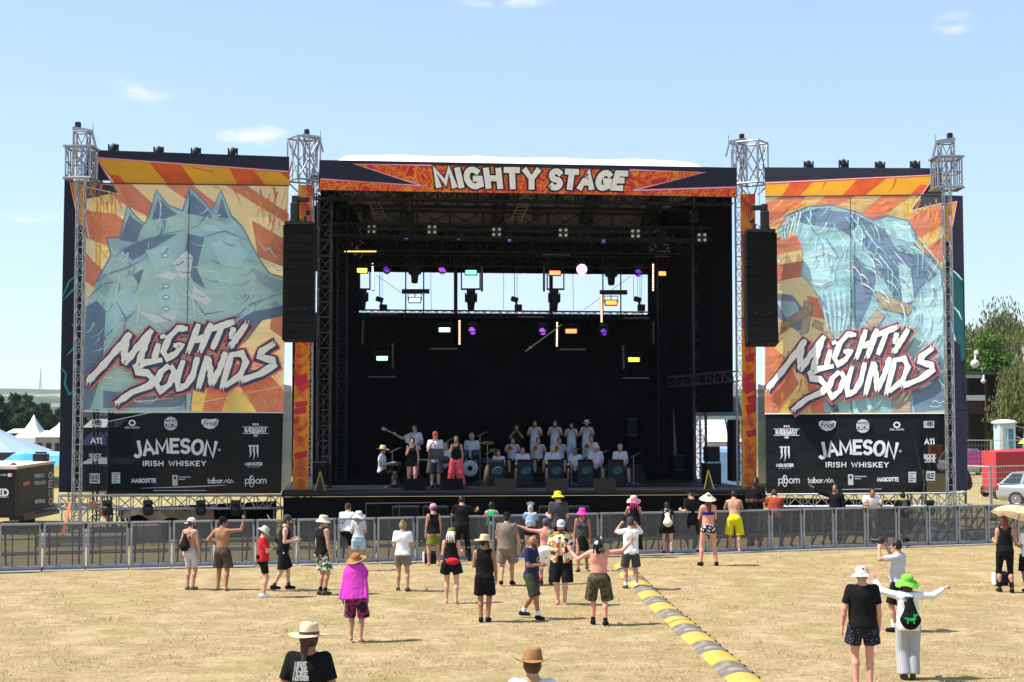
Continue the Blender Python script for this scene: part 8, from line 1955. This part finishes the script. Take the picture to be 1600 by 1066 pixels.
a26 = A('man in a black t-shirt, black cap and white socks at the barrier', 1081, 864, 763, turn=22, legs='easy', arms=('bend', 'bend'), skin='mid', hat=('cap', BLK), wear=(('tee', BLK, .84), ('shorts', BLK, .9, .04), ('socks', WHT, .5), SH()), hair=('short', 'brown'), head=(40, 0))
a27 = A('woman in a navy bikini top, black and white briefs and a conical straw hat', 1107, 884, 768, .06, turn=10, fem=True, legs='wide', arms=('phone', 'phone'), skin='pink', hat=('cone', CRM, 0, 14), wear=(('bra', cl('deep blue', (.03, .015, .2))), ('briefs', BWPAT), SH()), hair=('long', 'red'), fat=1.05)
a28 = A('shirtless dark haired man in acid yellow shorts leaning on the barrier', 1148, 863, 766, lean=20, turn=-4, legs='easy', arms=('lean', 'lean'), skin='mid', wear=(('shorts', YELC, 1.0, .04),), hair=('short', 'black'))
a29 = A('broad person in a brick red t-shirt and black shorts leaning on the barrier', 1212, 858, 764, lean=20, turn=-3, fat=1.15, legs='wide', arms=('lean', 'lean'), skin='fair', wear=(('tee', RST, .86), ('shorts', BLK, .95, .03), SH()), hair=('short', 'brown'))
a30 = A('crew member in black sitting high behind the barrier beside the right orange banner', 1181, 810, 745, D=45.6, turn=160, arms=('front', 'front'), skin='dark', wear=(('tee', BLK), ('trousers', BLK), SH()), hair=('short', 'black'), hx=.0, legs='stand', hmax=2.1)
a31 = A('crew member in black waving a hand before the right sponsor banner', 1306, 815, 756, D=45.8, turn=150, arms=('down', ((.6, .4, .2), (.7, .3, .6))), skin='tan', wear=(('long', BLK), ('trousers', BLK), SH()), hair=('short', 'black'), hx=.0)
a32 = A('man in a white t-shirt leaning over the barrier from inside, facing the camera', 1361, 846, 760, D=45.6, lean=24, turn=176, arms=('lean', 'lean'), skin='tan', wear=(('tee', WHT), ('trousers', GRY), SH()), hair=('short', 'black'), face=True)
a33 = A('man with a black backpack standing crossed legged at the barrier', 1413, 853, 768, lean=8, turn=0, legs='cross', arms=('lean', 'lean'), skin='tan', wear=(('tee', BLK, .82), ('shorts', BLK, 1.0, .04), SH(), ('strap', DGR, 0)), hair=('short', 'black'))
a34 = A('photographer in a light grey t-shirt aiming a black camera to the left', 1404, 987, 843, .0, turn=55, legs='easy', arms=('eye', 'eye'), skin='mid', wear=(('tee', LGR, .84), ('shorts', BLK, .9, .03), ('socks', WHT, .4), SH()), hair=('short', 'black'), grip=(1, 1), res=.014)
a35 = A('stout man in a black t-shirt, pale pink bucket hat and speckled swim shorts', 1349, 1076, 882, .04, turn=-4, legs='stand', arms=('side', 'down'), skin='pink', hat=('bucket', PKDOT), wear=(('tee', BLK, .87), ('shorts', DOTS, .62, .035)), hair=('short', 'grey'), fat=1.12, res=.013)
a36 = A('person in a white hooded top, lime green hat and wide grey trousers with arms raised', 1420, 1062, 895, .05, turn=-4, legs='close', arms=(((1, .2, .25), (.45, .4, .8)), ((1, .2, -.02), (.75, .25, .45))), skin='pink', hat=('floppy', LIME, 0, 10), wear=(('hoodie', WHT, .84), ('trousers', GRW, .98, .045), SH(BRN), ('strap', BLK, 0)), hair=('long', 'red'), grip=(1, 1), res=.013, fem=True)
a37 = A('woman in a black tank top and black leggings under a beige umbrella', 1571, 926, 806, .0, turn=-6, fem=True, fat=1.1, legs='easy', arms=('bend', ((.3, .2, -.9), (.1, .5, .9))), skin='mid', wear=(('tank', BLK), ('tights', BLK, .95, .004), SH()), hair=('long', 'red'), grip=(0, 1))
a38 = A('person cut by the right picture edge in a white top and black shorts', 1607, 925, 816, .02, turn=5, fem=True, legs='close', arms=('bend', 'bend'), skin='tan', wear=(('tee', WHT), ('shorts', BLK, .9, .03), SH()), hair=('long', 'black'))
a39 = A('ponytailed man in a black printed t-shirt and cream straw hat at the bottom edge', 481, 1240, 968, .07, D=15.2, turn=-3, legs='stand', arms=('side', 'side'), skin='tan', hat=('straw', cl('pale straw', (.68, .53, .32)), 0, -2, BRN), wear=(('tee', BLK), ('shorts', BRN, .9, .03), SH()), hair=('pony', 'brown'), head=(-18, 0), res=.011)
a40 = A('person in a white t-shirt and curled brown straw hat at the bottom edge', 832, 1290, 1007, .07, D=13.9, turn=0, legs='stand', arms=('side', 'side'), skin='mid', hat=('cowboy', TSTRAW, 0, -10, TSTRAW), wear=(('tee', WHT), ('shorts', DGR, .9, .03), SH()), hair=('short', 'brown'), res=.011)
# things they carry
def phone(label, info, i, off=(0, 0, 0)):
 p = info['hand'][i] + Vector(off); mb = MB(); mb.box(p, (.075, .012, .15), Matrix.Rotation(.2, 3, 'X'), bev=.004); return tag(mb.build('phone', M_BLACKP), label, 'phone')
phone('phone held up by the shirtless man with the red cap peak', a2, 1, (0, .03, .05)); phone('phone in the hands of the person in the red t-shirt', a3, 1, (0, .02, .04)); phone('phone held before the face of the man in the white t-shirt and navy cap', a23, 0, (.05, .05, .04)); phone('phone held by the woman in the bikini', a27, 0, (.04, .03, .05))
p = a34['hand'][0].lerp(a34['hand'][1], .5) + a34['dir'][0] * .02; t = thing('camera', 'black camera with a long lens held up by the photographer', 'camera', p); d = (Matrix.Rotation(R(55), 3, 'Z') @ Vector((0, 1, 0)))
mb = MB(); mb.box(p + Vector((0, 0, .05)), (.15, .07, .10), Matrix.Rotation(R(55), 3, 'Z'), bev=.015); mb.box(p + Vector((0, 0, .115)), (.06, .06, .04), Matrix.Rotation(R(55), 3, 'Z'), bev=.01); mb.build('camera_body', M_BLACKP, t); mb = MB(); mb.tube(p + Vector((0, 0, .05)) + d * .03, p + Vector((0, 0, .05)) + d * .19, .038, .042, n=14); mb.build('lens', M_BLACKP, t)
def bag(label, info, m, w=.30, h=.40, z=1.22, y=-.19, name='drawstring_bag', x=0, squish=.12, print_=None):
 t = thing(name, label, 'bag', info['T'](x, y, z - h / 2)); g = Sdf(); g.cone((x, y - .01, z - h * .30), (x, y + .02, z + h * .42), w * .5, w * .16, .03, VA(0, 1, 0), squish / w * 2 * .7); g.ell((x, y, z - h * .28), (w * .52, squish * .75, h * .22), k=.04)
 v, f = g.mesh(.014); M = info['M']; v = [M @ Vector(info_pt(info, q)) for q in v]; o = link_mesh('bag_body', v, f.tolist(), m, None, t, True)
 mb = MB(); [mb.path([info['T'](x + s_ * w * .1, y, z + h * .45), info['T'](x + s_ * .10, -.10, 1.43)], .008, 5) for s_ in (-1, 1)]; mb.build('cord', m, t)
 if print_: mb = MB(); mb.use(print_); [mb.box(info['T'](x + dx, y - squish * .86, z - h * .26 + dz), (sx * info['s'], .012, sz * info['s'])) for dx, dz, sx, sz in ((-.01, 0, .13, .045), (-.06, -.04, .025, .06), (.04, -.04, .025, .06), (.055, .04, .035, .09), (.075, .075, .06, .03), (-.085, .02, .05, .025))]; mb.build('print', None, t)
def info_pt(info, q): return info['M'].inverted() @ info['T'](*q)
bag('black drawstring bag on the back of the shirtless man in the white cap', a1, BLK, .27, .36, 1.20, x=-.04); bag('cream drawstring bag on the back of the woman in black', a25, CRM, .29, .44, 1.15, -.18)
bag('black drawstring bag with a green animal print on the white hooded top', a36, BLK, .33, .46, 1.18, -.22, print_=cl('bright green print', (.02, .55, .12))); bag('black backpack worn by the man standing crossed legged at the barrier', a33, DGR, .34, .44, 1.22, -.22, 'backpack', squish=.17)
p = a12['T'](.06, -.17, 1.0); t = thing('waist_bag', 'red waist bag on the hip of the woman with pale dreadlocks', 'bag', p); g = Sdf(); g.ell((0, 0, 0), (.135, .065, .075)); v, f = g.mesh(.012); link_mesh('bag_body', [p + Vector(q) for q in v], f.tolist(), RED, None, t, True); mb = MB(); mb.path([a12['T'](.16, -.05, .98), p, a12['T'](-.13, -.12, 1.04)], .014, 5); mb.build('belt', RED, t)
for lab, px, py, m in (('dark bag with a pale side on the ground by the woman in the olive skirt', 672, 881, DNV), ('small printed bag on the ground by the feet of the woman under the umbrella', 1564, 916, DNV)):
 p = G(px, py); mb = MB(); mb.use(m); mb.box(p + Vector((0, 0, .17)), (.34, .22, .34), bev=.08); mb.use(WHT); mb.box(p + Vector((-.16, -.03, .17)), (.06, .2, .28), bev=.03); tag(mb.build('ground_bag', None), lab, 'bag')
# umbrella
p = a37['hand'][1]; top_ = W(1586, 789, p.y - .1); t = thing('umbrella', 'open beige umbrella tilted over the woman in black at the right edge', 'umbrella', p); ax = Vector((.14, -.05, 1)).normalized(); top_ = p + ax * .50 + Vector((.06, 0, 0))
M = Matrix.Translation(top_) @ ax.to_track_quat('Z', 'Y').to_matrix().to_4x4() @ Matrix.Rotation(R(11), 4, 'Y'); mb = MB(); n = 32; prof = [(.62, -.24), (.52, -.145), (.36, -.06), (.18, -.012), (.005, 0)]; vs = []
for r_, z in prof:
 for j in range(n): q = 6.2832 * j / n; e = abs(math.sin(q * 4)); vs.append(M @ Vector((r_ * math.cos(q) * (1 - .035 * e), r_ * math.sin(q) * (1 - .035 * e), z + .05 * e * r_)))
mb.add(vs, [(i * n + j, i * n + (j + 1) % n, (i + 1) * n + (j + 1) % n, (i + 1) * n + j) for i in range(4) for j in range(n)]); mb.build('canopy', scrim('beige umbrella cloth', (.74, .55, .36), 0, .35, .06), t)
mb = MB(); mb.tube(p - ax * .12, top_ + ax * .05, .008); [mb.path([M @ Vector((0, 0, -.012)), M @ Vector((.36 * math.cos(R(45 * k)), .36 * math.sin(R(45 * k)), -.07)), M @ Vector((.62 * math.cos(R(45 * k)), .62 * math.sin(R(45 * k)), -.245))], .004, 4) for k in range(8)]; mb.build('frame', M_DARKM, t)
# prints on shirts, wristbands, the pink ribbons
def back_print(info, name, quads, m, y):
 mb = MB(); mb.use(m)
 for x, z, w, h in quads: mb.add([info['T'](x - w / 2, y - .0, z - h / 2), info['T'](x + w / 2, y, z - h / 2), info['T'](x + w / 2, y, z + h / 2), info['T'](x - w / 2, y, z + h / 2)], [(0, 1, 2, 3)])
 o = mb.build(name, None, None, base=(0, 0, 0)); o.parent = info['root']; o.matrix_parent_inverse = (Matrix.Translation(info['root'].location) @ Matrix.Rotation(info['root'].rotation_euler.z, 4, 'Z')).inverted(); return o
pl = Plane(a39['T'](-.3, -.205, 1.2), a39['T'](.3, -.205, 1.2)); s = Sheet(pl, .0, .001)
PR = mat('pale shirt print', (.62, .60, .58), .8)
for tx, y, h, w in (('NIGHT', 1041, 6.5, 18), ('OF THE', 1048.5, 6, 19), ('NOISE', 1056, 7, 22), ('MONSTER', 1063, 6.5, 24)): s.text(tx, 470 - w / 2, y, h, 1.9, PR, w=w, gap=.2)
o = s.mb.build('shirt_print', None, None, base=(0, 0, 0)); o.parent = a39['root']; o.matrix_parent_inverse = (Matrix.Translation(a39['root'].location) @ Matrix.Rotation(a39['root'].rotation_euler.z, 4, 'Z')).inverted()
back_print(a23, 'shirt_print', [(.0, 1.12 + .05 * k, .022, .03) for k in range(6)], cl('dark print', (.08, .08, .10)), -.168)
mb = MB(); mb.use(mat('yellow shirt print', (.75, .55, .05), .8)); M_ = a18; [mb.path([M_['T'](.055 * math.cos(R(q)) - .0, .150, 1.26 + .05 * math.sin(R(q))) for q in range(a0, a0 + 120, 20)], .010, 5) for a0 in (0, 130, 250)]; o = mb.build('shirt_print', None, None, base=(0, 0, 0)); o.parent = a18['root']; o.matrix_parent_inverse = (Matrix.Translation(a18['root'].location) @ Matrix.Rotation(a18['root'].rotation_euler.z, 4, 'Z')).inverted()
mb = MB(); mb.use(PNK); [mb.path([a24['HP'](x, -.1, .05), a24['HP'](x * 1.3, -.17, -.03), a24['HP'](x * 1.8, -.17, -.22 - .03 * (k % 2))], [.02, .018, .012], 5) for k, x in enumerate((-.06, -.02, .025, .06))]; o = mb.build('hat_ribbons', None, None, base=(0, 0, 0)); o.parent = a24['root']; o.matrix_parent_inverse = (Matrix.Translation(a24['root'].location) @ Matrix.Rotation(a24['root'].rotation_euler.z, 4, 'Z')).inverted()
# ------------------------------------------------------------------ the band on the stage
BR = mat('brass', (.62, .42, .13), .25, .9, .1, 8); BKI = mat('black lacquer', (.012, .012, .013), .3, 0, .1, 4, spec=.5)
BW_ = cl('shade dimmed white', (.52, .52, .58)); g8 = 'band members on the stage'  # white shirts greyed and blued, stage shade put into the cloth colour
def B(label, px, py, top, z=0.0, **k):
 k.setdefault('res', .021); k.setdefault('hair', ('short', 'brown')); return A(label, px, py, top, z=DZ + z, group=g8, **k)
WS = lambda sh=BLK: (('tee', BW_), ('shorts', sh, .95, .03), SH())
k1 = B('keyboard player in a white t-shirt and straw hat sitting at the left of the stage', 597, 760, 695, .0, D=50.6, hx=.06, sit=True, turn=-95, arms=('bend', 'bend'), hat=('straw', STRAW), wear=WS(), skin='mid')
k2 = B('singing woman in black shorts and black top at the left of the stage', 644, 757, 683, D=50.3, hx=.02, turn=176, fem=True, legs='easy', arms=('down', 'chin'), wear=(('tank', BLK, .95), ('shorts', BLK, .35, .02), SH()), hair=('long', 'black'), skin='fair', grip=(0, 1), face=True)
k3 = B('red faced singing man in a white t-shirt and dark knee shorts, holding a microphone', 680, 763, 674, D=50.2, hx=.02, turn=178, legs='stand', arms=('bend', 'chin'), wear=(('tee', BW_, .80), ('shorts', DGR, 1.08, .05), SH()), hat=('cap', RST, 0), skin='pink', grip=(0, 1), face=True, fat=1.1)
k4 = B('singing woman in wide coral red trousers and a black top', 713, 756, 680, D=50.6, hx=.02, turn=170, fem=True, legs='wide', arms=('down', 'chin'), wear=(('tank', BLK, .92), ('trousers', cl('coral red', (.75, .09, .12)), .95, .06), SH()), hair=('long', 'brown'), skin='mid', grip=(0, 1), face=True)
k5 = B('bass guitar player in a white t-shirt standing behind the singers', 648, 748, 664, .18, D=53.5, hx=.0, turn=160, arms=('sling', ((.75, .5, -.4), (.65, .5, .5))), wear=WS(), skin='mid', grip=(1, 1))
k6 = B('drummer in a white t-shirt sitting behind the drum kit', 737, 748, 674, .25, D=54.8, hx=.0, sit=True, turn=178, arms=('bend', 'bend'), wear=WS(), skin='mid', hair=('short', 'grey'), grip=(1, 1))
k0 = B('guitar player in white sitting between the singing man and the woman in coral trousers', 697, 750, 690, .0, D=52.6, hx=.0, sit=True, turn=170, arms=('sling', 'sling'), wear=(('tee', BW_), ('trousers', BLK), SH()), skin='mid', grip=(1, 1))
row1 = [(779, 703, 'mid', None, 'leftmost saxophonist of the front row, in white'), (817, 698, 'mid', None, 'second saxophonist from the left in the front row, in white'), (863, 696, 'fair', None, 'broad saxophonist in white near the middle of the front row, bare knees apart'), (899, 700, 'tan', None, 'saxophonist in white with sunglasses right of the broad one in the front row'), (931, 694, 'mid', 'bandana', 'saxophonist in white with a pale beanie in the front row'), (969, 694, 'mid', None, 'rightmost saxophonist in white, sitting apart at the end of the front row')]
R1 = []
for i, (px, top, sk, ht, lab) in enumerate(row1): R1.append(B(lab, px, 757, top, D=52.6 + .1 * i, hx=.0, sit=True, turn=178 + (i % 3 - 1) * 6, legs=((-.16, .04, 0), (.16, .02, 0)), arms=('sax', 'sax'), wear=WS(DGR), skin=sk, grip=(1, 1), fat=1.2 if i == 2 else 1.0, hat=('bandana', BEI) if ht else None, hair=('short', ('brown', 'black', 'grey')[i % 3]), face=2 if i == 3 else False, head=(0, 14)))
R2 = [B('trombonist in white in the second row, ' + w_, px, 748, top, .28, D=54.6, hx=0, sit=True, turn=185 if px < 900 else 178, arms=('horn', ((.35, .8, -.5), (-.2, .9, -.25))), wear=WS(), skin='mid', grip=(1, 1), hair=('short', 'black')) for px, top, w_ in ((801, 684, 'furthest left'), (841, 684, 'second from the left'), (874, 684, 'third from the left'), (924, 680, 'furthest right, behind the pale beanie'))]
R3 = [B('trumpeter in white standing in the back row, ' + w_, px, 745, top, .55, D=56.4, hx=.02 if not ht else .06, turn=176, arms=('horn', 'horn'), wear=(('tee', BW_), ('trousers', DEN), SH()), skin='mid', grip=(1, 1), hat=('straw', CRM, 0, -4, BLK) if ht else None) for px, top, ht, w_ in ((836, 656.5, 0, 'furthest left'), (867.5, 656.5, 0, 'second from the left'), (893, 660, 0, 'third from the left, the shortest'), (917, 655, 1, 'wearing a pale straw hat'))]
R3.append(B('brass player in a black shirt standing at the left end of the back row', 807, 745, 664, .55, D=56.4, hx=0, turn=178, arms=('horn', 'horn'), wear=(('tee', BLK), ('trousers', BLK), SH()), skin='mid', grip=(1, 1), hair=('short', 'black')))
def horn(label, pts, r, bell, name, cat='instrument', m=BR):
 pts = [Vector(p) for p in pts]; t = thing(name, label, cat, pts[-1], group=name + 's of the band'); mb = MB(); mb.path(pts, r, 7); mb.build('tube', m, t); d = (pts[-1] - pts[-2]).normalized(); mb = MB(); M = Matrix.Translation(pts[-1]) @ d.to_track_quat('Z', 'Y').to_matrix().to_4x4()
 mb.lathe([(r if isinstance(r, float) else r[-1], 0), (bell * .5, .09), (bell * .7, .13), (bell, .16)], M, 14); mb.build('bell', m, t)
for i, k in enumerate(R1):
 T = k['T']; horn('brass saxophone of the ' + row1[i][4].split(',')[0].replace(' in white', ''), [k['HP'](0, .11, -.06), T(.05, .22, 1.42), T(.05, .26, 1.32), T(.10, .22, 1.05), T(.14, .20, .86), T(.19, .27, .80), T(.21, .33, .90), T(.21, .36, 1.0)], [.010, .012, .016, .026, .034, .042, .046, .05], .085, 'saxophone')
for i, k in enumerate(R2):
 T = k['T']; horn('brass trombone of the second row player ' + ('furthest left', 'second from the left', 'third from the left', 'furthest right')[i], [k['HP'](0, .11, -.06), T(.0, .75, 1.34), T(.06, .75, 1.34), T(.08, .1, 1.46), T(.14, .1, 1.48), T(.16, .5, 1.40)], .011, .10, 'trombone')
for i, k in enumerate(R3): horn('brass trumpet of the back row player ' + ('furthest left in white', 'second in white from the left', 'who is the shortest', 'in the straw hat', 'in the black shirt')[i], [k['HP'](0, .11, -.06), k['HP'](0, .26, -.08), k['HP'](.04, .30, -.12), k['HP'](.04, .16, -.14), k['HP'](0, .2, -.10), k['HP'](0, .40, -.11)], .012, .065, 'trumpet')
# fronted music stands, with a pale oval emblem
EM = mat('pale oval emblem', (.045, .08, .095), .8, 0, .6, 9)
for px, w_ in ((776, 'furthest left'), (820, 'second from the left'), (868, 'in the middle before the broad saxophonist'), (915, 'second from the right'), (963, 'furthest right')):
 q = Plane(W(px - 10, 740, 51.6), W(px + 10, 740, 51.6)); u = q.uv(px, 740)[0]; t = thing('music_stand', 'black fronted music desk with a pale oval emblem, ' + w_, 'music stand', q.at(u, DZ), group='fronted music desks of the front row'); mb = MB(); zt_ = q.uv(px, 722.5)[1]; R_ = Matrix.Identity(3)
 mb.box(q.at(u, (DZ + zt_) / 2 + .01), (.52, .04, zt_ - DZ - .02)); mb.box(q.at(u, zt_ - .02) + Vector((0, .12, .03)), (.52, .28, .03), Matrix.Rotation(.5, 3, 'X')); [mb.box(q.at(u + s_ * .24, DZ + .35) + Vector((0, .15, 0)), (.03, .3, .7)) for s_ in (-1, 1)]; mb.build('front_panel', M_CASE, t)
 mb = MB(); mb.lathe([(.005, 0), (.17, 0), (.185, .006), (.15, .012)], Matrix.Translation(q.at(u + .04, DZ + .52, .022)) @ Matrix.Rotation(R(90), 4, 'X') @ Matrix.Rotation(.3, 4, 'Z') @ Matrix.Diagonal((1, .72, 1, 1)), 20); mb.build('emblem', EM, t)
# front stands, microphones, monitors, keyboard, drums, guitars
def micstand(label, px, D, z, zmic, px2=None):
 p = W(px, 700, D); b_ = Vector((p.x, D, z)); t = thing('microphone_stand', label, 'mic stand', b_, group='microphone stands on the stage'); mb = MB(); mb.tube(b_, b_ + Vector((0, 0, zmic)), .012); [mb.tube(b_ + Vector((0, 0, .12)), b_ + Vector((.3 * math.cos(R(a)), .3 * math.sin(R(a)), .0)), .011, n=4) for a in (90, 210, 330)]; e = b_ + Vector((.22, .15, zmic + .1)); mb.tube(b_ + Vector((-.1, -.07, zmic - .05)), e, .010); mb.build('stand', M_STEEL, t); mb = MB(); mb.tube(e, e + Vector((.08, .05, 0)), .022, .028); mb.build('microphone', M_BLACKP, t)
for lab, px, D, zz in (('thin microphone stand behind the music desk at the far left of the front row', 762, 52.2, 1.1), ('microphone stand before the saxophonist with sunglasses', 893, 51.9, 1.15), ('tall microphone stand beside the drum kit', 750, 53.6, 1.7), ('microphone stand left of the drum kit', 700, 53.8, 1.5), ('microphone stand by the beanie wearing saxophonist', 940, 51.9, 1.1), ('microphone stand at the keyboard', 613, 50.6, 1.2), ('microphone stand right of the rightmost saxophonist', 990, 52.4, 1.0)): micstand(lab, px, D, DZ, zz)
p = Vector((W(682, 700, 49.7).x, 49.7, DZ)); t = thing('music_stand', 'black sheet music stand before the singing man', 'music stand', p); mb = MB(); mb.box(p + Vector((0, 0, 1.12)), (.48, .03, .36), Matrix.Rotation(-.3, 3, 'X')); mb.build('desk', M_BLACKP, t); mb = MB(); mb.tube(p, p + Vector((0, 0, 1.0)), .015); [mb.tube(p + Vector((0, 0, .2)), p + Vector((.28 * math.cos(R(a)), .28 * math.sin(R(a)), 0)), .01, n=4) for a in (90, 210, 330)]; mb.build('leg', M_BLACKP, t)
for k, (i_, lab) in enumerate(((k2, 'microphone in the hand of the singing woman in black shorts'), (k3, 'microphone in the hand of the red faced singing man'), (k4, 'microphone in the hand of the woman in coral red trousers'))):
 p = i_['hand'][1]; mb = MB(); mb.use(M_BLACKP); d = (i_['HP'](0, .12, -.06) - p); d = d.normalized() if d.length > .02 else Vector((0, 0, 1)); mb.tube(p - d * .08, p + d * .07, .014); mb.use(M_STEEL); mb.ball(p + d * .09, .027, 10, 8); tag(mb.build('microphone', None), lab, 'microphone')
for k, px in enumerate((649, 706, 790, 870, 945)):
 a = W(px, 762, 48.9); t = thing('stage_monitor', 'black wedge monitor on the stage edge, ' + ('in front of the woman in black shorts', 'in front of the woman in coral trousers', 'below the leftmost music desks', 'below the middle music desk', 'below the rightmost music desks')[k], 'speakers', (a.x, 48.9, DZ), group='wedge monitors on the stage edge'); mb = MB(); w = .34; P = [(-w, 0, 0), (w, 0, 0), (w, -.5, 0), (-w, -.5, 0), (-w, 0, .38), (w, 0, .38), (w, -.2, .40), (-w, -.2, .40)]; P = [(a.x + x, 49.1 + y, DZ + z * .9) for x, y, z in P]
 mb.add(P, [(0, 1, 2, 3), (4, 7, 6, 5), (0, 4, 5, 1), (1, 5, 6, 2), (0, 3, 7, 4), (2, 6, 7, 3)]); mb.build('cabinet', M_CAB, t); mb = MB(); mb.add([Vector(P[i]) + Vector((0, -.006, .006)) for i in (3, 2, 6, 7)], [(0, 1, 2, 3)]); mb.build('grille', M_GRILL, t)
p = Vector((W(618, 700, 50.6).x, 50.6, DZ)); t = thing('keyboard', 'black stage keyboard on a stand before the seated player in the straw hat', 'keyboard', p); mb = MB(); mb.box(p + Vector((0, 0, .78)), (.34, 1.2, .1), bev=.02); mb.build('case', BKI, t); mb = MB(); mb.box(p + Vector((-.08, 0, .832)), (.14, 1.1, .01)); mb.build('keys', M_WHITE, t); mb = MB(); [mb.tube(p + Vector((x, y, 0)), p + Vector((-x, y, .74)), .02) for x in (-.2, .2) for y in (-.4, .4)]; mb.build('stand', M_BLACKM, t)
c = Vector((W(737, 700, 53.7).x, 53.7, DZ + .25)); t = thing('drum_kit', 'drum kit with a pale bass drum head and cymbals behind the singers', 'drums', c); DH = mat('pale drum head', (.42, .48, .50), .5); DS = mat('dark drum shell', (.03, .03, .04), .3)
X90 = Matrix.Rotation(R(90), 4, 'X')
mb = MB(); mb.lathe([(.28, -.2), (.285, .2)], Matrix.Translation(c + Vector((-.05, 0, .29))) @ X90, 24); mb.build('bass_drum', DS, t); mb = MB(); mb.lathe([(.09, .202), (.27, .202), (.285, .19)], Matrix.Translation(c + Vector((-.05, 0, .29))) @ X90, 24); mb.build('drum_head', DH, t)
for x, y, z, r in ((-.25, .1, .78, .16), (.15, .1, .78, .17), (.5, .3, .5, .2), (-.5, .4, .62, .17)): mb = MB(); mb.lathe([(.005, .12), (r, .12), (r, -.12), (.005, -.12)], Matrix.Translation(c + Vector((x, y, z))) @ Matrix.Rotation(.2, 4, 'X'), 18); mb.tube(c + Vector((x, y, z - .1)), c + Vector((x, y, -.0)), .015); mb.build('drum', DS, t)
for x, y, z, r in ((-.55, .15, 1.12, .2), (.55, .05, 1.2, .24), (.8, .3, .95, .2)): mb = MB(); mb.lathe([(r, -.02), (.05, .01), (.005, .03)], Matrix.Translation(c + Vector((x, y, z))) @ Matrix.Rotation(.25, 4, 'X'), 18); mb.tube(c + Vector((x, y, 0)), c + Vector((x, y, z)), .012); mb.build('cymbal', BR, t)
def guitar(label, info, m, L=.62):
 T = info['T']; a, b_ = info['hand'][0] + Vector((0, -.05, 0)), info['hand'][1] + Vector((0, -.04, 0)); d = (b_ - a).normalized(); e = a + d * (L + .55); t = thing('guitar', label, 'instrument', a); g = Sdf(); g.ell((0, 0, 0), (.17, .03, .14), k=.03); g.ell((.20, 0, 0), (.12, .028, .11), k=.03); v, f = g.mesh(.018); M = Matrix.Translation(a) @ Matrix((d, Vector((0, 1, 0)), d.cross(Vector((0, 1, 0))))).transposed().to_4x4(); link_mesh('guitar_body', [M @ Vector(q) for q in v], f.tolist(), m, None, t, True); mb = MB(); mb.beam(a, e, .045, .03); mb.box(e, (.16, .03, .1), M.to_3x3(), bev=.02); mb.build('neck', mat('pale guitar neck', (.42, .38, .32), .4), t)
guitar('pale bass guitar with its head pointing up right', k5, mat('cream guitar body', (.62, .58, .48), .3)); guitar('dark guitar of the seated player behind the singing man', k0, BKI)
p = Vector((W(761, 745, 51.9).x, 51.9, DZ)); mb = MB(); mb.use(mat('brass brown case', (.16, .12, .05), .5)); mb.path([p, p + Vector((.02, 0, .5)), p + Vector((.02, 0, .72))], [.17, .13, .06], 10); tag(mb.build('horn_case', None), 'brown horn standing upright left of the leftmost music desk', 'instrument')
